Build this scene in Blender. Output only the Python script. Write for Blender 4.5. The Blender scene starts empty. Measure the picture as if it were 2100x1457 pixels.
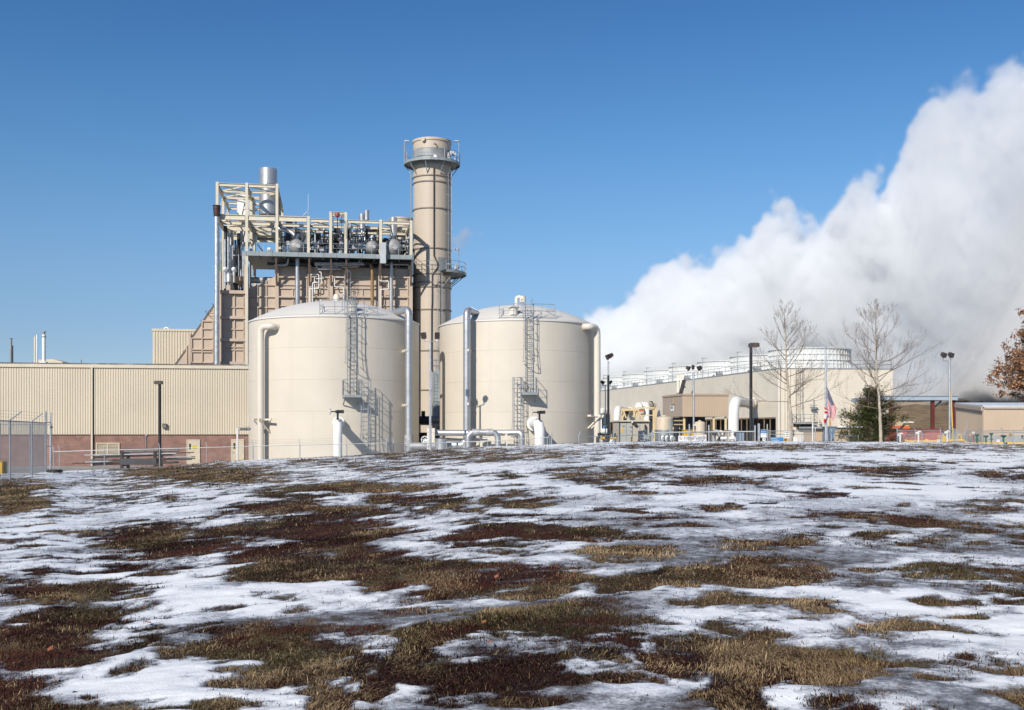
import bpy, math, random
import numpy as np
from mathutils import Vector, Matrix

scene = bpy.context.scene
R_ = math.radians
random.seed(7)
rng = np.random.default_rng(11)

# ------------------------------------------------------------------ camera
F = 2300.0            # focal length in photo pixels (2100 wide)
HY = 885.0            # horizon row in the photo
EYE = 1.65
cam_d = bpy.data.cameras.new("camera")
cam_d.sensor_width = 36.0
cam_d.lens = 36.0 * F / 2100.0
cam_d.shift_y = (HY - 728.5) / 2100.0
cam_d.clip_start = 0.1
cam_d.clip_end = 20000
cam = bpy.data.objects.new("camera", cam_d)
cam.location = (0, 0, EYE)
cam.rotation_euler = (R_(90), 0, 0)
scene.collection.objects.link(cam)
scene.camera = cam

# ------------------------------------------------------------------ light
SUN_EL, SUN_AZ = 32.0, 208.0     # azimuth clockwise from +Y: behind the camera, to its left
world = bpy.data.worlds.new("World")
scene.world = world
world.use_nodes = True
wn = world.node_tree.nodes
wl = world.node_tree.links
wn.clear()
sky = wn.new("ShaderNodeTexSky")
sky.sky_type = 'NISHITA'
sky.sun_disc = False
sky.sun_elevation = R_(SUN_EL)
sky.sun_rotation = R_(SUN_AZ)
sky.altitude = 0
sky.air_density = 0.5
sky.dust_density = 0.0
sky.ozone_density = 6.0
# the clear winter air of that day: the sky's own colour graded by elevation
geo = wn.new("ShaderNodeTexCoord")
sxyz = wn.new("ShaderNodeSeparateXYZ")
wl.new(geo.outputs['Generated'], sxyz.inputs[0])
ramp = wn.new("ShaderNodeValToRGB")
ramp.color_ramp.interpolation = 'B_SPLINE'
_stops = [(0.0, (1.30, 1.0, 0.78)), (0.067, (1.41, 1.12, 0.86)), (0.115, (1.64, 1.42, 1.09)), (0.165, (1.72, 1.64, 1.29)),
          (0.246, (1.40, 1.75, 1.52)), (0.354, (0.95, 1.46, 1.52)), (0.6, (0.8, 1.3, 1.5))]
while len(ramp.color_ramp.elements) < len(_stops):
    ramp.color_ramp.elements.new(0.5)
for el_, (p_, c_) in zip(ramp.color_ramp.elements, _stops):
    el_.position = p_
    el_.color = (c_[0] / 2, c_[1] / 2, c_[2] / 2, 1)
wl.new(sxyz.outputs[2], ramp.inputs[0])
gm = wn.new("ShaderNodeVectorMath")
gm.operation = 'MULTIPLY'
wl.new(sky.outputs[0], gm.inputs[0])
wl.new(ramp.outputs[0], gm.inputs[1])
gs = wn.new("ShaderNodeVectorMath")
gs.operation = 'SCALE'
gs.inputs['Scale'].default_value = 2.0
wl.new(gm.outputs[0], gs.inputs[0])
bg = wn.new("ShaderNodeBackground")
bg.inputs['Strength'].default_value = 0.10
wo = wn.new("ShaderNodeOutputWorld")
wl.new(gs.outputs[0], bg.inputs[0])
wl.new(bg.outputs[0], wo.inputs[0])

sun_d = bpy.data.lights.new("sun", 'SUN')
sun_d.energy = 5.0
sun_d.angle = R_(0.53)
sun_d.color = (1.0, 0.93, 0.83)
sun = bpy.data.objects.new("sun", sun_d)
a_, e_ = R_(SUN_AZ), R_(SUN_EL)
to_sun = Vector((math.sin(a_) * math.cos(e_), math.cos(a_) * math.cos(e_), math.sin(e_)))
sun.rotation_euler = to_sun.to_track_quat('Z', 'Y').to_euler()
sun.location = (-60, -80, 80)
scene.collection.objects.link(sun)

scene.view_settings.view_transform = 'Standard'
scene.view_settings.look = 'None'
scene.view_settings.exposure = 0.0
scene.view_settings.gamma = 1.0
cy = scene.cycles
cy.max_bounces = 24
cy.diffuse_bounces = 3
cy.glossy_bounces = 3
cy.transparent_max_bounces = 24
cy.volume_bounces = 16
cy.volume_step_rate = 1.0
cy.volume_max_steps = 1024
cy.use_denoising = True
cy.caustics_reflective = False
cy.caustics_refractive = False

# ------------------------------------------------------------------ helpers
COL = scene.collection
ORG = {}                 # object name -> world origin of its coordinates


def P(px, py, D):
    """world point seen at photo pixel (px, py) at distance D along the view axis"""
    return Vector(((px - 1050.0) * D / F, D, EYE + (HY - py) * D / F))


def zed(py, D):
    return EYE + (HY - py) * D / F


def exx(px, D):
    return (px - 1050.0) * D / F


def tag(o, label=None, cat=None, group=None, kind=None):
    if label: o["label"] = label
    if cat: o["category"] = cat
    if group: o["group"] = group
    if kind: o["kind"] = kind
    return o


def empty(name, loc, label, cat, group=None):
    o = bpy.data.objects.new(name, None)
    o.empty_display_size = 0.5
    o.location = loc
    COL.objects.link(o)
    ORG[o.name] = Vector(loc)
    return tag(o, label, cat, group)


class MB:
    """collects shapes in world coordinates; build() links them as ONE mesh object"""
    def __init__(self):
        self.v = []
        self.f = []

    def add(self, vs, fs):
        n = len(self.v)
        self.v.extend([tuple(p) for p in vs])
        self.f.extend([tuple(i + n for i in q) for q in fs])
        return self

    def box(self, c, s, rz=0.0):
        cx, cy_, cz = c
        hx, hy, hz = s[0] / 2, s[1] / 2, s[2] / 2
        ca, sa = math.cos(rz), math.sin(rz)
        vs = []
        for dz in (-hz, hz):
            for dx, dy in ((-hx, -hy), (hx, -hy), (hx, hy), (-hx, hy)):
                vs.append((cx + dx * ca - dy * sa, cy_ + dx * sa + dy * ca, cz + dz))
        return self.add(vs, [(3, 2, 1, 0), (4, 5, 6, 7), (0, 1, 5, 4), (1, 2, 6, 5), (2, 3, 7, 6), (3, 0, 4, 7)])

    def bar(self, p0, p1, w, h=None, up=(0, 0, 1)):
        """rectangular bar from p0 to p1, w wide, h tall"""
        h = w if h is None else h
        p0, p1 = Vector(p0), Vector(p1)
        d = (p1 - p0).normalized()
        up = Vector(up)
        if abs(d.dot(up)) > 0.98:
            up = Vector((0, 1, 0))
        s = d.cross(up).normalized()
        u = s.cross(d).normalized()
        vs = []
        for p in (p0, p1):
            for a, b in ((-1, -1), (1, -1), (1, 1), (-1, 1)):
                vs.append(p + s * (a * w / 2) + u * (b * h / 2))
        return self.add(vs, [(3, 2, 1, 0), (4, 5, 6, 7), (0, 1, 5, 4), (1, 2, 6, 5), (2, 3, 7, 6), (3, 0, 4, 7)])

    def ibeam(self, p0, p1, w, h, up=(0, 0, 1), t=None):
        """I section bar"""
        t = t or max(0.03, h * 0.1)
        p0, p1 = Vector(p0), Vector(p1)
        d = (p1 - p0).normalized()
        up = Vector(up)
        if abs(d.dot(up)) > 0.98:
            up = Vector((0, 1, 0))
        s = d.cross(up).normalized()
        u = s.cross(d).normalized()
        self.bar(p0 + u * (h / 2 - t / 2), p1 + u * (h / 2 - t / 2), w, t, u)
        self.bar(p0 - u * (h / 2 - t / 2), p1 - u * (h / 2 - t / 2), w, t, u)
        return self.bar(p0, p1, t, h - 2 * t, u)

    def tube(self, pts, r, n=10, cap=True, closed=False):
        pts = [Vector(p) for p in pts]
        m = len(pts)
        rs = r if isinstance(r, (list, tuple)) else [r] * m
        rings = []
        prev = None
        for i, p in enumerate(pts):
            if closed:
                d = pts[(i + 1) % m] - pts[i - 1]
            elif i == 0:
                d = pts[1] - pts[0]
            elif i == m - 1:
                d = pts[-1] - pts[-2]
            else:
                d = (pts[i + 1] - p).normalized() + (p - pts[i - 1]).normalized()
            if d.length < 1e-9: d = Vector((0, 0, 1))
            d.normalize()
            if prev is None:
                a = Vector((0, 0, 1)) if abs(d.z) < 0.9 else Vector((1, 0, 0))
                s = d.cross(a).normalized()
            else:
                s = prev - d * prev.dot(d)
                s.normalize()
            prev = s
            t = d.cross(s)
            rings.append([p + (s * math.cos(k * 2 * math.pi / n) + t * math.sin(k * 2 * math.pi / n)) * rs[i] for k in range(n)])
        vs = [q for rg in rings for q in rg]
        fs = []
        for i in range(m if closed else m - 1):
            j = (i + 1) % m
            for k in range(n):
                k2 = (k + 1) % n
                fs.append((i * n + k, i * n + k2, j * n + k2, j * n + k))
        if cap and not closed:
            fs.append(tuple(range(n - 1, -1, -1)))
            fs.append(tuple((m - 1) * n + k for k in range(n)))
        return self.add(vs, fs)

    def lathe(self, prof, c, n=48, a0=0.0, a1=2 * math.pi):
        """prof: list of (r, z); full or partial turn about the vertical through c"""
        full = abs(a1 - a0 - 2 * math.pi) < 1e-6
        m = len(prof)
        k_ = n if full else n + 1
        vs, fs = [], []
        for i in range(k_):
            a = a0 + (a1 - a0) * i / n
            for r, z in prof:
                vs.append((c[0] + r * math.cos(a), c[1] + r * math.sin(a), c[2] + z))
        for i in range(n):
            j = (i + 1) % k_
            for q in range(m - 1):
                fs.append((i * m + q, j * m + q, j * m + q + 1, i * m + q + 1))
        return self.add(vs, fs)

    def lathe_dir(self, prof, c, axis, n=24):
        """prof (r, s) revolved about the line through c along axis"""
        c, ax = Vector(c), Vector(axis).normalized()
        a = Vector((0, 0, 1)) if abs(ax.z) < 0.9 else Vector((1, 0, 0))
        s = ax.cross(a).normalized()
        t = ax.cross(s)
        m = len(prof)
        vs, fs = [], []
        for i in range(n):
            q = 2 * math.pi * i / n
            d = s * math.cos(q) + t * math.sin(q)
            for r, z in prof:
                vs.append(c + d * r + ax * z)
        for i in range(n):
            j = (i + 1) % n
            for k in range(m - 1):
                fs.append((i * m + k, i * m + k + 1, j * m + k + 1, j * m + k))
        return self.add(vs, fs)

    def prism(self, poly, d):
        """extrude a planar polygon (list of points) by the vector d"""
        d = Vector(d)
        n = len(poly)
        poly = [Vector(p) for p in poly]
        vs = poly + [p + d for p in poly]
        fs = [tuple(range(n)), tuple(range(2 * n - 1, n - 1, -1))]
        for i in range(n):
            j = (i + 1) % n
            fs.append((i, i + n, j + n, j))
        return self.add(vs, fs)

    def quad(self, a, b, c, d):
        return self.add([a, b, c, d], [(0, 1, 2, 3)])

    def build_each(self, name, mat, parent=None, smooth=False):
        """one object for every connected piece"""
        par = list(range(len(self.v)))

        def find(a):
            while par[a] != a:
                par[a] = par[par[a]]; a = par[a]
            return a
        for q in self.f:
            r0 = find(q[0])
            for i in q[1:]:
                par[find(i)] = r0
        groups = {}
        for q in self.f:
            groups.setdefault(find(q[0]), []).append(q)
        out = []
        for fs in groups.values():
            ids = sorted({i for q in fs for i in q})
            m_ = {i: k for k, i in enumerate(ids)}
            sub = MB()
            sub.v = [self.v[i] for i in ids]
            sub.f = [tuple(m_[i] for i in q) for q in fs]
            out.append(sub.build(name, mat, parent, smooth))
        return out

    def build(self, name, mat, parent=None, smooth=False, org=None):
        me = bpy.data.meshes.new(name)
        o = bpy.data.objects.new(name, me)
        if parent is not None:
            w = ORG[parent.name]
            if parent.type == 'EMPTY' and parent.parent is None:
                o.parent = parent
            else:
                o.parent = parent
        else:
            w = Vector(org) if org is not None else Vector((0, 0, 0))
            o.location = w
        wx, wy, wz = w
        me.from_pydata([(x - wx, y - wy, z - wz) for x, y, z in self.v], [], self.f)
        me.materials.append(mat)
        me.validate(clean_customdata=False)
        import bmesh
        bm = bmesh.new()
        bm.from_mesh(me)
        bmesh.ops.recalc_face_normals(bm, faces=bm.faces)
        bm.to_mesh(me)
        bm.free()
        if smooth:
            me.shade_smooth()
            me.set_sharp_from_angle(angle=R_(38))
        COL.objects.link(o)
        ORG[o.name] = Vector(w)
        return o


def copy_tree(o, parent=None, moved=None):
    c = o.copy()
    COL.objects.link(c)
    if parent is not None:
        c.parent = parent
    ORG[c.name] = ORG[o.name].copy()
    if moved is not None:
        c.location = moved
    for ch in list(o.children):
        copy_tree(ch, c)
    return c


def text(name, body, size, loc, rot, mat, parent=None, align='CENTER', sx=1.0):
    cu = bpy.data.curves.new(name, 'FONT')
    cu.body = body
    cu.size = size
    cu.align_x = align
    cu.align_y = 'CENTER'
    cu.extrude = 0.003
    cu.materials.append(mat)
    tmp = bpy.data.objects.new(name, cu)
    me = bpy.data.meshes.new_from_object(tmp)
    me.name = name
    bpy.data.objects.remove(tmp)
    if not me.materials: me.materials.append(mat)
    o = bpy.data.objects.new(name, me)
    COL.objects.link(o)
    w = ORG[parent.name] if parent else Vector((0, 0, 0))
    o.parent = parent
    o.location = Vector(loc) - w
    o.rotation_euler = rot
    o.scale = (sx, 1, 1)
    return o


def arc(c, r, a0, a1, u, v, n=8):
    """points on an arc in the plane of unit vectors u, v"""
    c, u, v = Vector(c), Vector(u), Vector(v)
    return [c + u * (r * math.cos(a0 + (a1 - a0) * i / n)) + v * (r * math.sin(a0 + (a1 - a0) * i / n)) for i in range(n + 1)]


def bend(pts, r, n=6):
    """polyline with its corners rounded to radius r"""
    pts = [Vector(p) for p in pts]
    out = [pts[0]]
    for i in range(1, len(pts) - 1):
        a, b, c = pts[i - 1], pts[i], pts[i + 1]
        d1, d2 = (a - b), (c - b)
        k = min(r, d1.length * 0.49, d2.length * 0.49)
        p, q = b + d1.normalized() * k, b + d2.normalized() * k
        for j in range(n + 1):
            t = j / n
            out.append(p * (1 - t) ** 2 + b * 2 * t * (1 - t) + q * t * t)
    out.append(pts[-1])
    return out


# ------------------------------------------------------------------ materials
def new_mat(name):
    m = bpy.data.materials.new(name)
    m.use_nodes = True
    return m, m.node_tree.nodes, m.node_tree.links, m.node_tree.nodes["Principled BSDF"]


def mat(name, col, rough=0.6, metal=0.0, var=0.12, scale=1.5, bump=0.0, bscale=20.0, dirt=None, dirt_amt=0.0, dirt_scale=0.6, streak=0.0, spec=0.5):
    """painted / metal / masonry surface: base colour with mottled variation, optional dirt patches and vertical streaks"""
    m, N, L, b = new_mat(name)
    tc = N.new("ShaderNodeTexCoord")
    no = N.new("ShaderNodeTexNoise")
    no.inputs['Scale'].default_value = scale
    no.inputs['Detail'].default_value = 6
    L.new(tc.outputs['Object'], no.inputs['Vector'])
    r = N.new("ShaderNodeMapRange")
    r.inputs[1].default_value = 0.3
    r.inputs[2].default_value = 0.7
    r.inputs[3].default_value = 1 - var
    r.inputs[4].default_value = 1 + var
    L.new(no.outputs[0], r.inputs[0])
    mx = N.new("ShaderNodeMix")
    mx.data_type = 'RGBA'
    mx.blend_type = 'MULTIPLY'
    mx.inputs[0].default_value = 1.0
    mx.inputs[6].default_value = (*col, 1)
    L.new(r.outputs[0], mx.inputs[7])
    last = mx.outputs[2]
    if dirt is not None:
        n2 = N.new("ShaderNodeTexNoise")
        n2.inputs['Scale'].default_value = dirt_scale
        n2.inputs['Detail'].default_value = 8
        n2.inputs['Roughness'].default_value = 0.65
        mp = N.new("ShaderNodeMapping")
        mp.inputs['Scale'].default_value = (1, 1, 1 - streak) if streak < 1 else (3.0, 3.0, 0.15)
        L.new(tc.outputs['Object'], mp.inputs[0])
        L.new(mp.outputs[0], n2.inputs['Vector'])
        r2 = N.new("ShaderNodeMapRange")
        r2.inputs[1].default_value = 0.52
        r2.inputs[2].default_value = 0.75
        r2.inputs[3].default_value = 0
        r2.inputs[4].default_value = dirt_amt
        L.new(n2.outputs[0], r2.inputs[0])
        m2 = N.new("ShaderNodeMix")
        m2.data_type = 'RGBA'
        L.new(r2.outputs[0], m2.inputs[0])
        L.new(last, m2.inputs[6])
        m2.inputs[7].default_value = (*dirt, 1)
        last = m2.outputs[2]
    L.new(last, b.inputs['Base Color'])
    rr = N.new("ShaderNodeMapRange")
    rr.inputs[3].default_value = max(0.02, rough - 0.12)
    rr.inputs[4].default_value = min(1.0, rough + 0.12)
    L.new(no.outputs[0], rr.inputs[0])
    L.new(rr.outputs[0], b.inputs['Roughness'])
    b.inputs['Metallic'].default_value = metal
    b.inputs['Specular IOR Level'].default_value = spec
    if bump > 0:
        n3 = N.new("ShaderNodeTexNoise")
        n3.inputs['Scale'].default_value = bscale
        n3.inputs['Detail'].default_value = 4
        L.new(tc.outputs['Object'], n3.inputs['Vector'])
        bp = N.new("ShaderNodeBump")
        bp.inputs['Strength'].default_value = bump
        bp.inputs['Distance'].default_value = 0.02
        L.new(n3.outputs[0], bp.inputs['Height'])
        L.new(bp.outputs[0], b.inputs['Normal'])
    return m
# ------------------------------------------------------------------ value noise in numpy
def _vn(x, y, seed):
    g = np.random.default_rng(seed).random((256, 256))
    xi = np.floor(x).astype(np.int64)
    yi = np.floor(y).astype(np.int64)
    fx, fy = x - xi, y - yi
    fx = fx * fx * fx * (fx * (fx * 6 - 15) + 10)
    fy = fy * fy * fy * (fy * (fy * 6 - 15) + 10)
    xi &= 255; yi &= 255
    x1 = (xi + 1) & 255; y1 = (yi + 1) & 255
    a = g[xi, yi] * (1 - fx) + g[x1, yi] * fx
    b = g[xi, y1] * (1 - fx) + g[x1, y1] * fx
    return a * (1 - fy) + b * fy


def fbm(x, y, octv=5, seed=1, gain=0.5):
    s, amp, tot = 0.0, 1.0, 0.0
    ca, sa = math.cos(0.6), math.sin(0.6)
    for o in range(octv):
        s = s + amp * _vn(x, y, seed + o)
        tot += amp
        amp *= gain
        x, y = (x * ca - y * sa) * 2.03 + 17.3, (x * sa + y * ca) * 2.03 + 5.1
    return s / tot


def sstep(a, b, x):
    t = np.clip((x - a) / (b - a), 0, 1)
    return t * t * (3 - 2 * t)


# ------------------------------------------------------------------ terrain
YARD = -1.45
_cp = np.array([-900, -300, 0, 100, 240, 330, 514, 700, 870, 1000, 1160, 1300, 1500, 1700, 1850, 2000, 2100, 2500, 3000])
_cv = np.array([1010, 1000, 984, 969, 964, 957.5, 944.5, 936.5, 925, 917, 911, 907, 905.5, 906.5, 907.5, 909.5, 912, 918, 922])


def hill(X, Y):
    """smooth height of the mound at (X, Y), arrays or numbers"""
    X = np.asarray(X, float); Y = np.asarray(Y, float)
    u = np.clip(X / np.maximum(Y, 9.0), -0.9, 0.9) * F + 1050
    pc = np.interp(u, _cp, _cv)
    yc = np.interp(u, [-100, 0, 160, 3000], [45, 47, 58, 58])
    zc = EYE - (pc - HY) / F * yc
    t = np.clip(Y / yc, 0, 1)
    S = np.sin(t * math.pi / 2) ** 1.25
    z = zc * S
    b = np.clip((Y - yc) / 17.0, 0, 1)
    b = b * b * (3 - 2 * b)
    return z * (1 - b) + YARD * b


def gz(x, y):
    return float(max(hill(x, y), YARD))
# ------------------------------------------------------------------ ground: where the grass shows through the snow
# (centre x, centre y, half width, half height, strength, kind)  kind 0 = dark red-brown ground cover, 1 = dry tan / olive grass
_PATCH = []


def _pt(x0, y0, x1, y1, s, k):
    _PATCH.append(((x0 + x1) / 2, (y0 + y1) / 2, abs(x1 - x0) / 2, abs(y1 - y0) / 2, s, k))


for a in [
    (-60, 1183, 275, 1236, 1.0, .25), (10, 1228, 350, 1288, 1.0, .8), (-60, 1278, 385, 1325, .9, .15), (-60, 1345, 175, 1432, .95, .35),
    (378, 1260, 440, 1297, .8, 0), (155, 1083, 450, 1148, .95, .3), (240, 1074, 350, 1090, .7, .3), (475, 1048, 800, 1142, .98, .15),
    (505, 1130, 705, 1202, .9, .3), (690, 1112, 885, 1195, 1.0, .2), (510, 1008, 700, 1056, .85, .2), (570, 990, 860, 1010, .95, 1.0),
    (140, 985, 420, 1004, .5, .9), (230, 955, 590, 992, .85, 1), (-50, 990, 118, 1052, 1.0, 1.0), (415, 1298, 710, 1400, .92, .7),
    (495, 1368, 720, 1475, 1.0, .6), (830, 1143, 1085, 1220, .88, .35), (915, 1070, 1125, 1113, .9, .2), (1090, 1073, 1315, 1106, .9, .4),
    (790, 1016, 975, 1056, .85, .5), (1020, 1005, 1145, 1044, .85, .15), (1222, 1112, 1405, 1148, .85, .8), (1078, 1160, 1405, 1210, .85, .4),
    (785, 1260, 1010, 1328, 1.0, .6), (960, 1258, 1335, 1320, .85, .25), (815, 1310, 980, 1385, .95, .2), (690, 1350, 840, 1470, 1.05, .1),
    (830, 1358, 1205, 1470, .88, .25), (1155, 1318, 1405, 1362, .7, .2), (1212, 1368, 1405, 1424, .95, .3), (1328, 1315, 1405, 1350, .8, .1),
    (1395, 1145, 1800, 1200, .95, .65), (1795, 1155, 1920, 1208, .55, .1), (1950, 1135, 2150, 1176, .7, .9), (1990, 1186, 2150, 1240, .75, .6),
    (1485, 1240, 1760, 1296, .7, .5), (1480, 1296, 1940, 1375, .95, .85), (1395, 1340, 1600, 1402, .95, .0), (1490, 1372, 1865, 1475, 1.05, .3),
    (1398, 922, 1490, 945, .6, .1), (1455, 950, 1680, 965, .8, .1), (1725, 956, 1920, 979, .8, .2), (1395, 973, 1560, 1001, .75, .3),
    (1570, 997, 1680, 1024, .7, .2), (1470, 1030, 1540, 1050, .75, .3), (1745, 1043, 1900, 1070, .7, .6), (1880, 1056, 2045, 1098, .75, .4),
    (1530, 1092, 1675, 1120, .65, .6), (700, 922, 1240, 948, .55, 1), (800, 955, 865, 975, .6, .8), (965, 970, 1030, 987, .6, .9),
    (1095, 958, 1405, 987, .62, .7), (185, 1012, 385, 1037, .45, .4), (1245, 912, 1750, 924, .62, .9), (1740, 914, 2150, 928, .5, .9),
    (2020, 960, 2150, 985, .6, .2), (1990, 1015, 2140, 1050, .5, .8), (2030, 1075, 2150, 1110, .55, .9), (1960, 1370, 2060, 1410, .6, .6),
    (2000, 1420, 2150, 1470, .7, .4), (1700, 1095, 1960, 1120, .35, .6), (1480, 1215, 1700, 1240, .45, .4), (-40, 1093, 60, 1110, .6, .3),
    (620, 1205, 760, 1235, .4, .3), (1010, 1225, 1260, 1258, .45, .3), (1250, 985, 1330, 1022, .6, .3), (1270, 1035, 1330, 1055, .75, .5),
    (570, 940, 760, 960, .5, .9), (120, 1040, 300, 1060, .3, .5), (700, 945, 900, 985, .45, .9),
]:
    _pt(*a)


def veg_mask(X, Y, Z):
    """how much vegetation shows (0..1.2) and which kind, at world points; the patches lie where the photo has them on the slope"""
    Yc = np.maximum(Y, 2.5)
    px = 1050 + X / Yc * F
    py = HY + (EYE - Z) / Yc * F
    # warp in metres so that the outlines are ragged at every distance
    wx = (fbm(X * .55, Y * .55, 5, 31) - .5) * 2.6 + (fbm(X * 2.6, Y * 2.6, 4, 37) - .5) * .7
    wy = (fbm(X * .5 + 40, Y * .35, 5, 41) - .5) * 3.4 + (fbm(X * 2.3, Y * 1.4 + 9, 4, 47) - .5) * 1.1
    qx = px + wx / Yc * F
    dep = np.maximum(py - HY, 8)
    qy = py + wy / Yc * dep * 1.0
    m = np.zeros_like(px)
    kw = np.zeros_like(px)
    ks = np.zeros_like(px) + 1e-6
    for cx, cy_, rx, ry, s, k in _PATCH:
        d = np.sqrt(((qx - cx) / (rx * 1.22)) ** 2 + ((qy - cy_) / (ry * 1.32)) ** 2)
        v = s * sstep(1.45, .35, d)
        m = np.maximum(m, v)
        kw += v * k
        ks += v
    # outside the picture the same kind of patches continue
    out = sstep(0, 250, np.maximum(np.maximum(-px, px - 2100), py - 1457))
    free = sstep(.5, .66, fbm(X * .22, Y * .16, 5, 61))
    m = m * (1 - out) + free * out
    # lone tufts everywhere
    tuf = sstep(.555, .72, fbm(X * 1.2, Y * 2.1, 5, 71)) * .62
    m = np.maximum(m, tuf)
    n = fbm(X * 1.0, Y * 1.5, 5, 81)
    n2 = fbm(X * 3.2, Y * 4.0, 4, 91, .62)
    n3 = fbm(X * 1.6, Y * 2.1, 6, 141, .68)
    a = np.clip(m * 1.7, .10, 1) * (1 - .5 * sstep(.62, .95, m))
    m = m * 1.04 + (n - .5) * .9 * a + (n2 - .5) * 1.15 * a + (n3 - .5) * 1.9 * a
    kind = kw / ks
    kind = np.where(ks < .02, .6, kind)
    kind = np.clip(kind + (fbm(X * .9 + 7, Y * .7, 4, 101) - .5) * 1.7 + (fbm(X * 4.2 + 7, Y * 3.1, 3, 161) - .5) * 1.6 - .06, 0, 1)
    return m, kind


def slush_mask(X, Y):
    """thin wet snow: grey, streaky, more of it near the camera than towards the crest"""
    f = fbm(X * .5 + 3, Y * .66, 6, 151, .64)
    return sstep(.38, .66, f) * (.52 - .20 * sstep(9, 20, Y) - .24 * sstep(16, 42, Y))


def bumps(X, Y):
    """small relief of the snow crust"""
    return (fbm(X * .55, Y * .8, 4, 111) - .5) * .09 + (fbm(X * 1.7, Y * 3.0, 5, 121) - .5) * .055


def ground_z(X, Y):
    z = hill(X, Y)
    near = np.clip((70 - Y) / 20, 0, 1)
    return z + bumps(X, Y) * near


# ---- the mound: one sheet, finer towards the camera
def snowy_hill():
    Yr = [-6.0]
    y = -6.0
    while y < 84:
        y += 0.3 if y < 3 else max(.02, min(.28, y * y * .00045 + .004))
        Yr.append(y)
    Yr = np.array(Yr)
    U = np.concatenate([np.linspace(-5.0, -.63, 70), np.linspace(-.62, .62, 740), np.linspace(.63, 5.0, 70)])
    nu = len(U)
    YY, UU = np.meshgrid(Yr, U, indexing='ij')
    XX = UU * np.maximum(YY + 2.0, 4.0)
    # widen the far end so the sheet covers the sides
    Z0 = hill(XX, YY)
    m, k = veg_mask(XX, YY, Z0)
    near = np.clip((72 - YY) / 20, 0, 1)
    snow = sstep(.9, .05, m)
    ZZ = Z0 + bumps(XX, YY) * near + snow * .014 * near * (.6 + .8 * fbm(XX * 2.2, YY * 2.2, 3, 131))
    ZZ = np.where(YY > 83, YARD - .3, ZZ)
    edge = np.abs(UU) > 4.99
    ZZ = np.where(edge, ZZ - .6, ZZ)
    nr = len(Yr)
    co = np.stack([XX, YY, ZZ], -1).reshape(-1, 3).astype(np.float32)
    i = np.arange(nr - 1)[:, None] * nu + np.arange(nu - 1)[None, :]
    q = np.stack([i, i + 1, i + nu + 1, i + nu], -1).reshape(-1, 4).astype(np.int32)
    me = bpy.data.meshes.new("snowy_slope")
    me.vertices.add(len(co)); me.vertices.foreach_set("co", co.ravel())
    me.loops.add(q.size); me.loops.foreach_set("vertex_index", q.ravel())
    me.polygons.add(len(q))
    me.polygons.foreach_set("loop_start", np.arange(len(q), dtype=np.int32) * 4)
    me.update(calc_edges=True)
    for nm, arr in (("veg", m), ("kind", k), ("slush", slush_mask(XX, YY))):
        at = me.attributes.new(nm, 'FLOAT', 'POINT')
        at.data.foreach_set("value", arr.reshape(-1).astype(np.float32))
    me.shade_smooth()
    mt, N, L, b = new_mat("snow_and_turf")

    def attr(n):
        a = N.new("ShaderNodeAttribute"); a.attribute_name = n
        return a.outputs['Fac']

    def math(op, a, c, clamp=False):
        k_ = N.new("ShaderNodeMath"); k_.operation = op; k_.use_clamp = clamp
        for i_, q_ in enumerate((a, c)):
            if isinstance(q_, (int, float)): k_.inputs[i_].default_value = q_
            else: L.new(q_, k_.inputs[i_])
        return k_.outputs[0]

    def noise(sc, det, rough=.5, stretch=None):
        t = N.new("ShaderNodeTexCoord")
        v = t.outputs['Object']
        if stretch:
            mp = N.new("ShaderNodeMapping"); mp.inputs['Scale'].default_value = stretch
            L.new(v, mp.inputs[0]); v = mp.outputs[0]
        n_ = N.new("ShaderNodeTexNoise")
        n_.inputs['Scale'].default_value = sc; n_.inputs['Detail'].default_value = det; n_.inputs['Roughness'].default_value = rough
        L.new(v, n_.inputs['Vector'])
        return n_.outputs[0]

    def ramp(fac, stops):
        r = N.new("ShaderNodeValToRGB")
        while len(r.color_ramp.elements) < len(stops): r.color_ramp.elements.new(.5)
        for e, (p, c) in zip(r.color_ramp.elements, stops):
            e.position = p; e.color = (*c, 1)
        L.new(fac, r.inputs[0])
        return r.outputs[0]

    def mix(f, a, c):
        x = N.new("ShaderNodeMix"); x.data_type = 'RGBA'
        L.new(f, x.inputs[0]); L.new(a, x.inputs[6]); L.new(c, x.inputs[7])
        return x.outputs[2]

    veg = math('MAXIMUM', attr("veg"), math('ADD', attr("slush"), math('MULTIPLY', attr("veg"), .35)))
    veg = math('ADD', veg, math('MULTIPLY', math('SUBTRACT', noise(9, 8, .72), .5), .9))
    veg = math('ADD', veg, math('MULTIPLY', math('SUBTRACT', noise(45, 4, .6), .5), .42))
    fine = noise(60, 6, .65)
    snow_c = ramp(veg, [(0.0, (.93, .94, .93)), (.17, (.84, .86, .87)), (.33, (.50, .52, .55)), (.50, (.20, .21, .235)), (.70, (.055, .053, .058))])
    dark = ramp(fine, [(.30, (.012, .005, .003)), (.5, (.034, .011, .007)), (.7, (.06, .02, .012))])
    tan = ramp(fine, [(.30, (.04, .025, .012)), (.5, (.13, .085, .04)), (.72, (.30, .205, .11))])
    turf = mix(attr("kind"), dark, tan)
    f = N.new("ShaderNodeMapRange"); f.interpolation_type = 'SMOOTHSTEP'
    f.inputs[1].default_value = .50; f.inputs[2].default_value = .88
    L.new(veg, f.inputs[0])
    L.new(mix(f.outputs[0], snow_c, turf), b.inputs['Base Color'])
    rr = N.new("ShaderNodeMapRange")
    rr.inputs[1].default_value = .2; rr.inputs[2].default_value = .5; rr.inputs[3].default_value = .45; rr.inputs[4].default_value = .9
    L.new(veg, rr.inputs[0]); L.new(rr.outputs[0], b.inputs['Roughness'])
    b.inputs['Specular IOR Level'].default_value = .35
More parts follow.
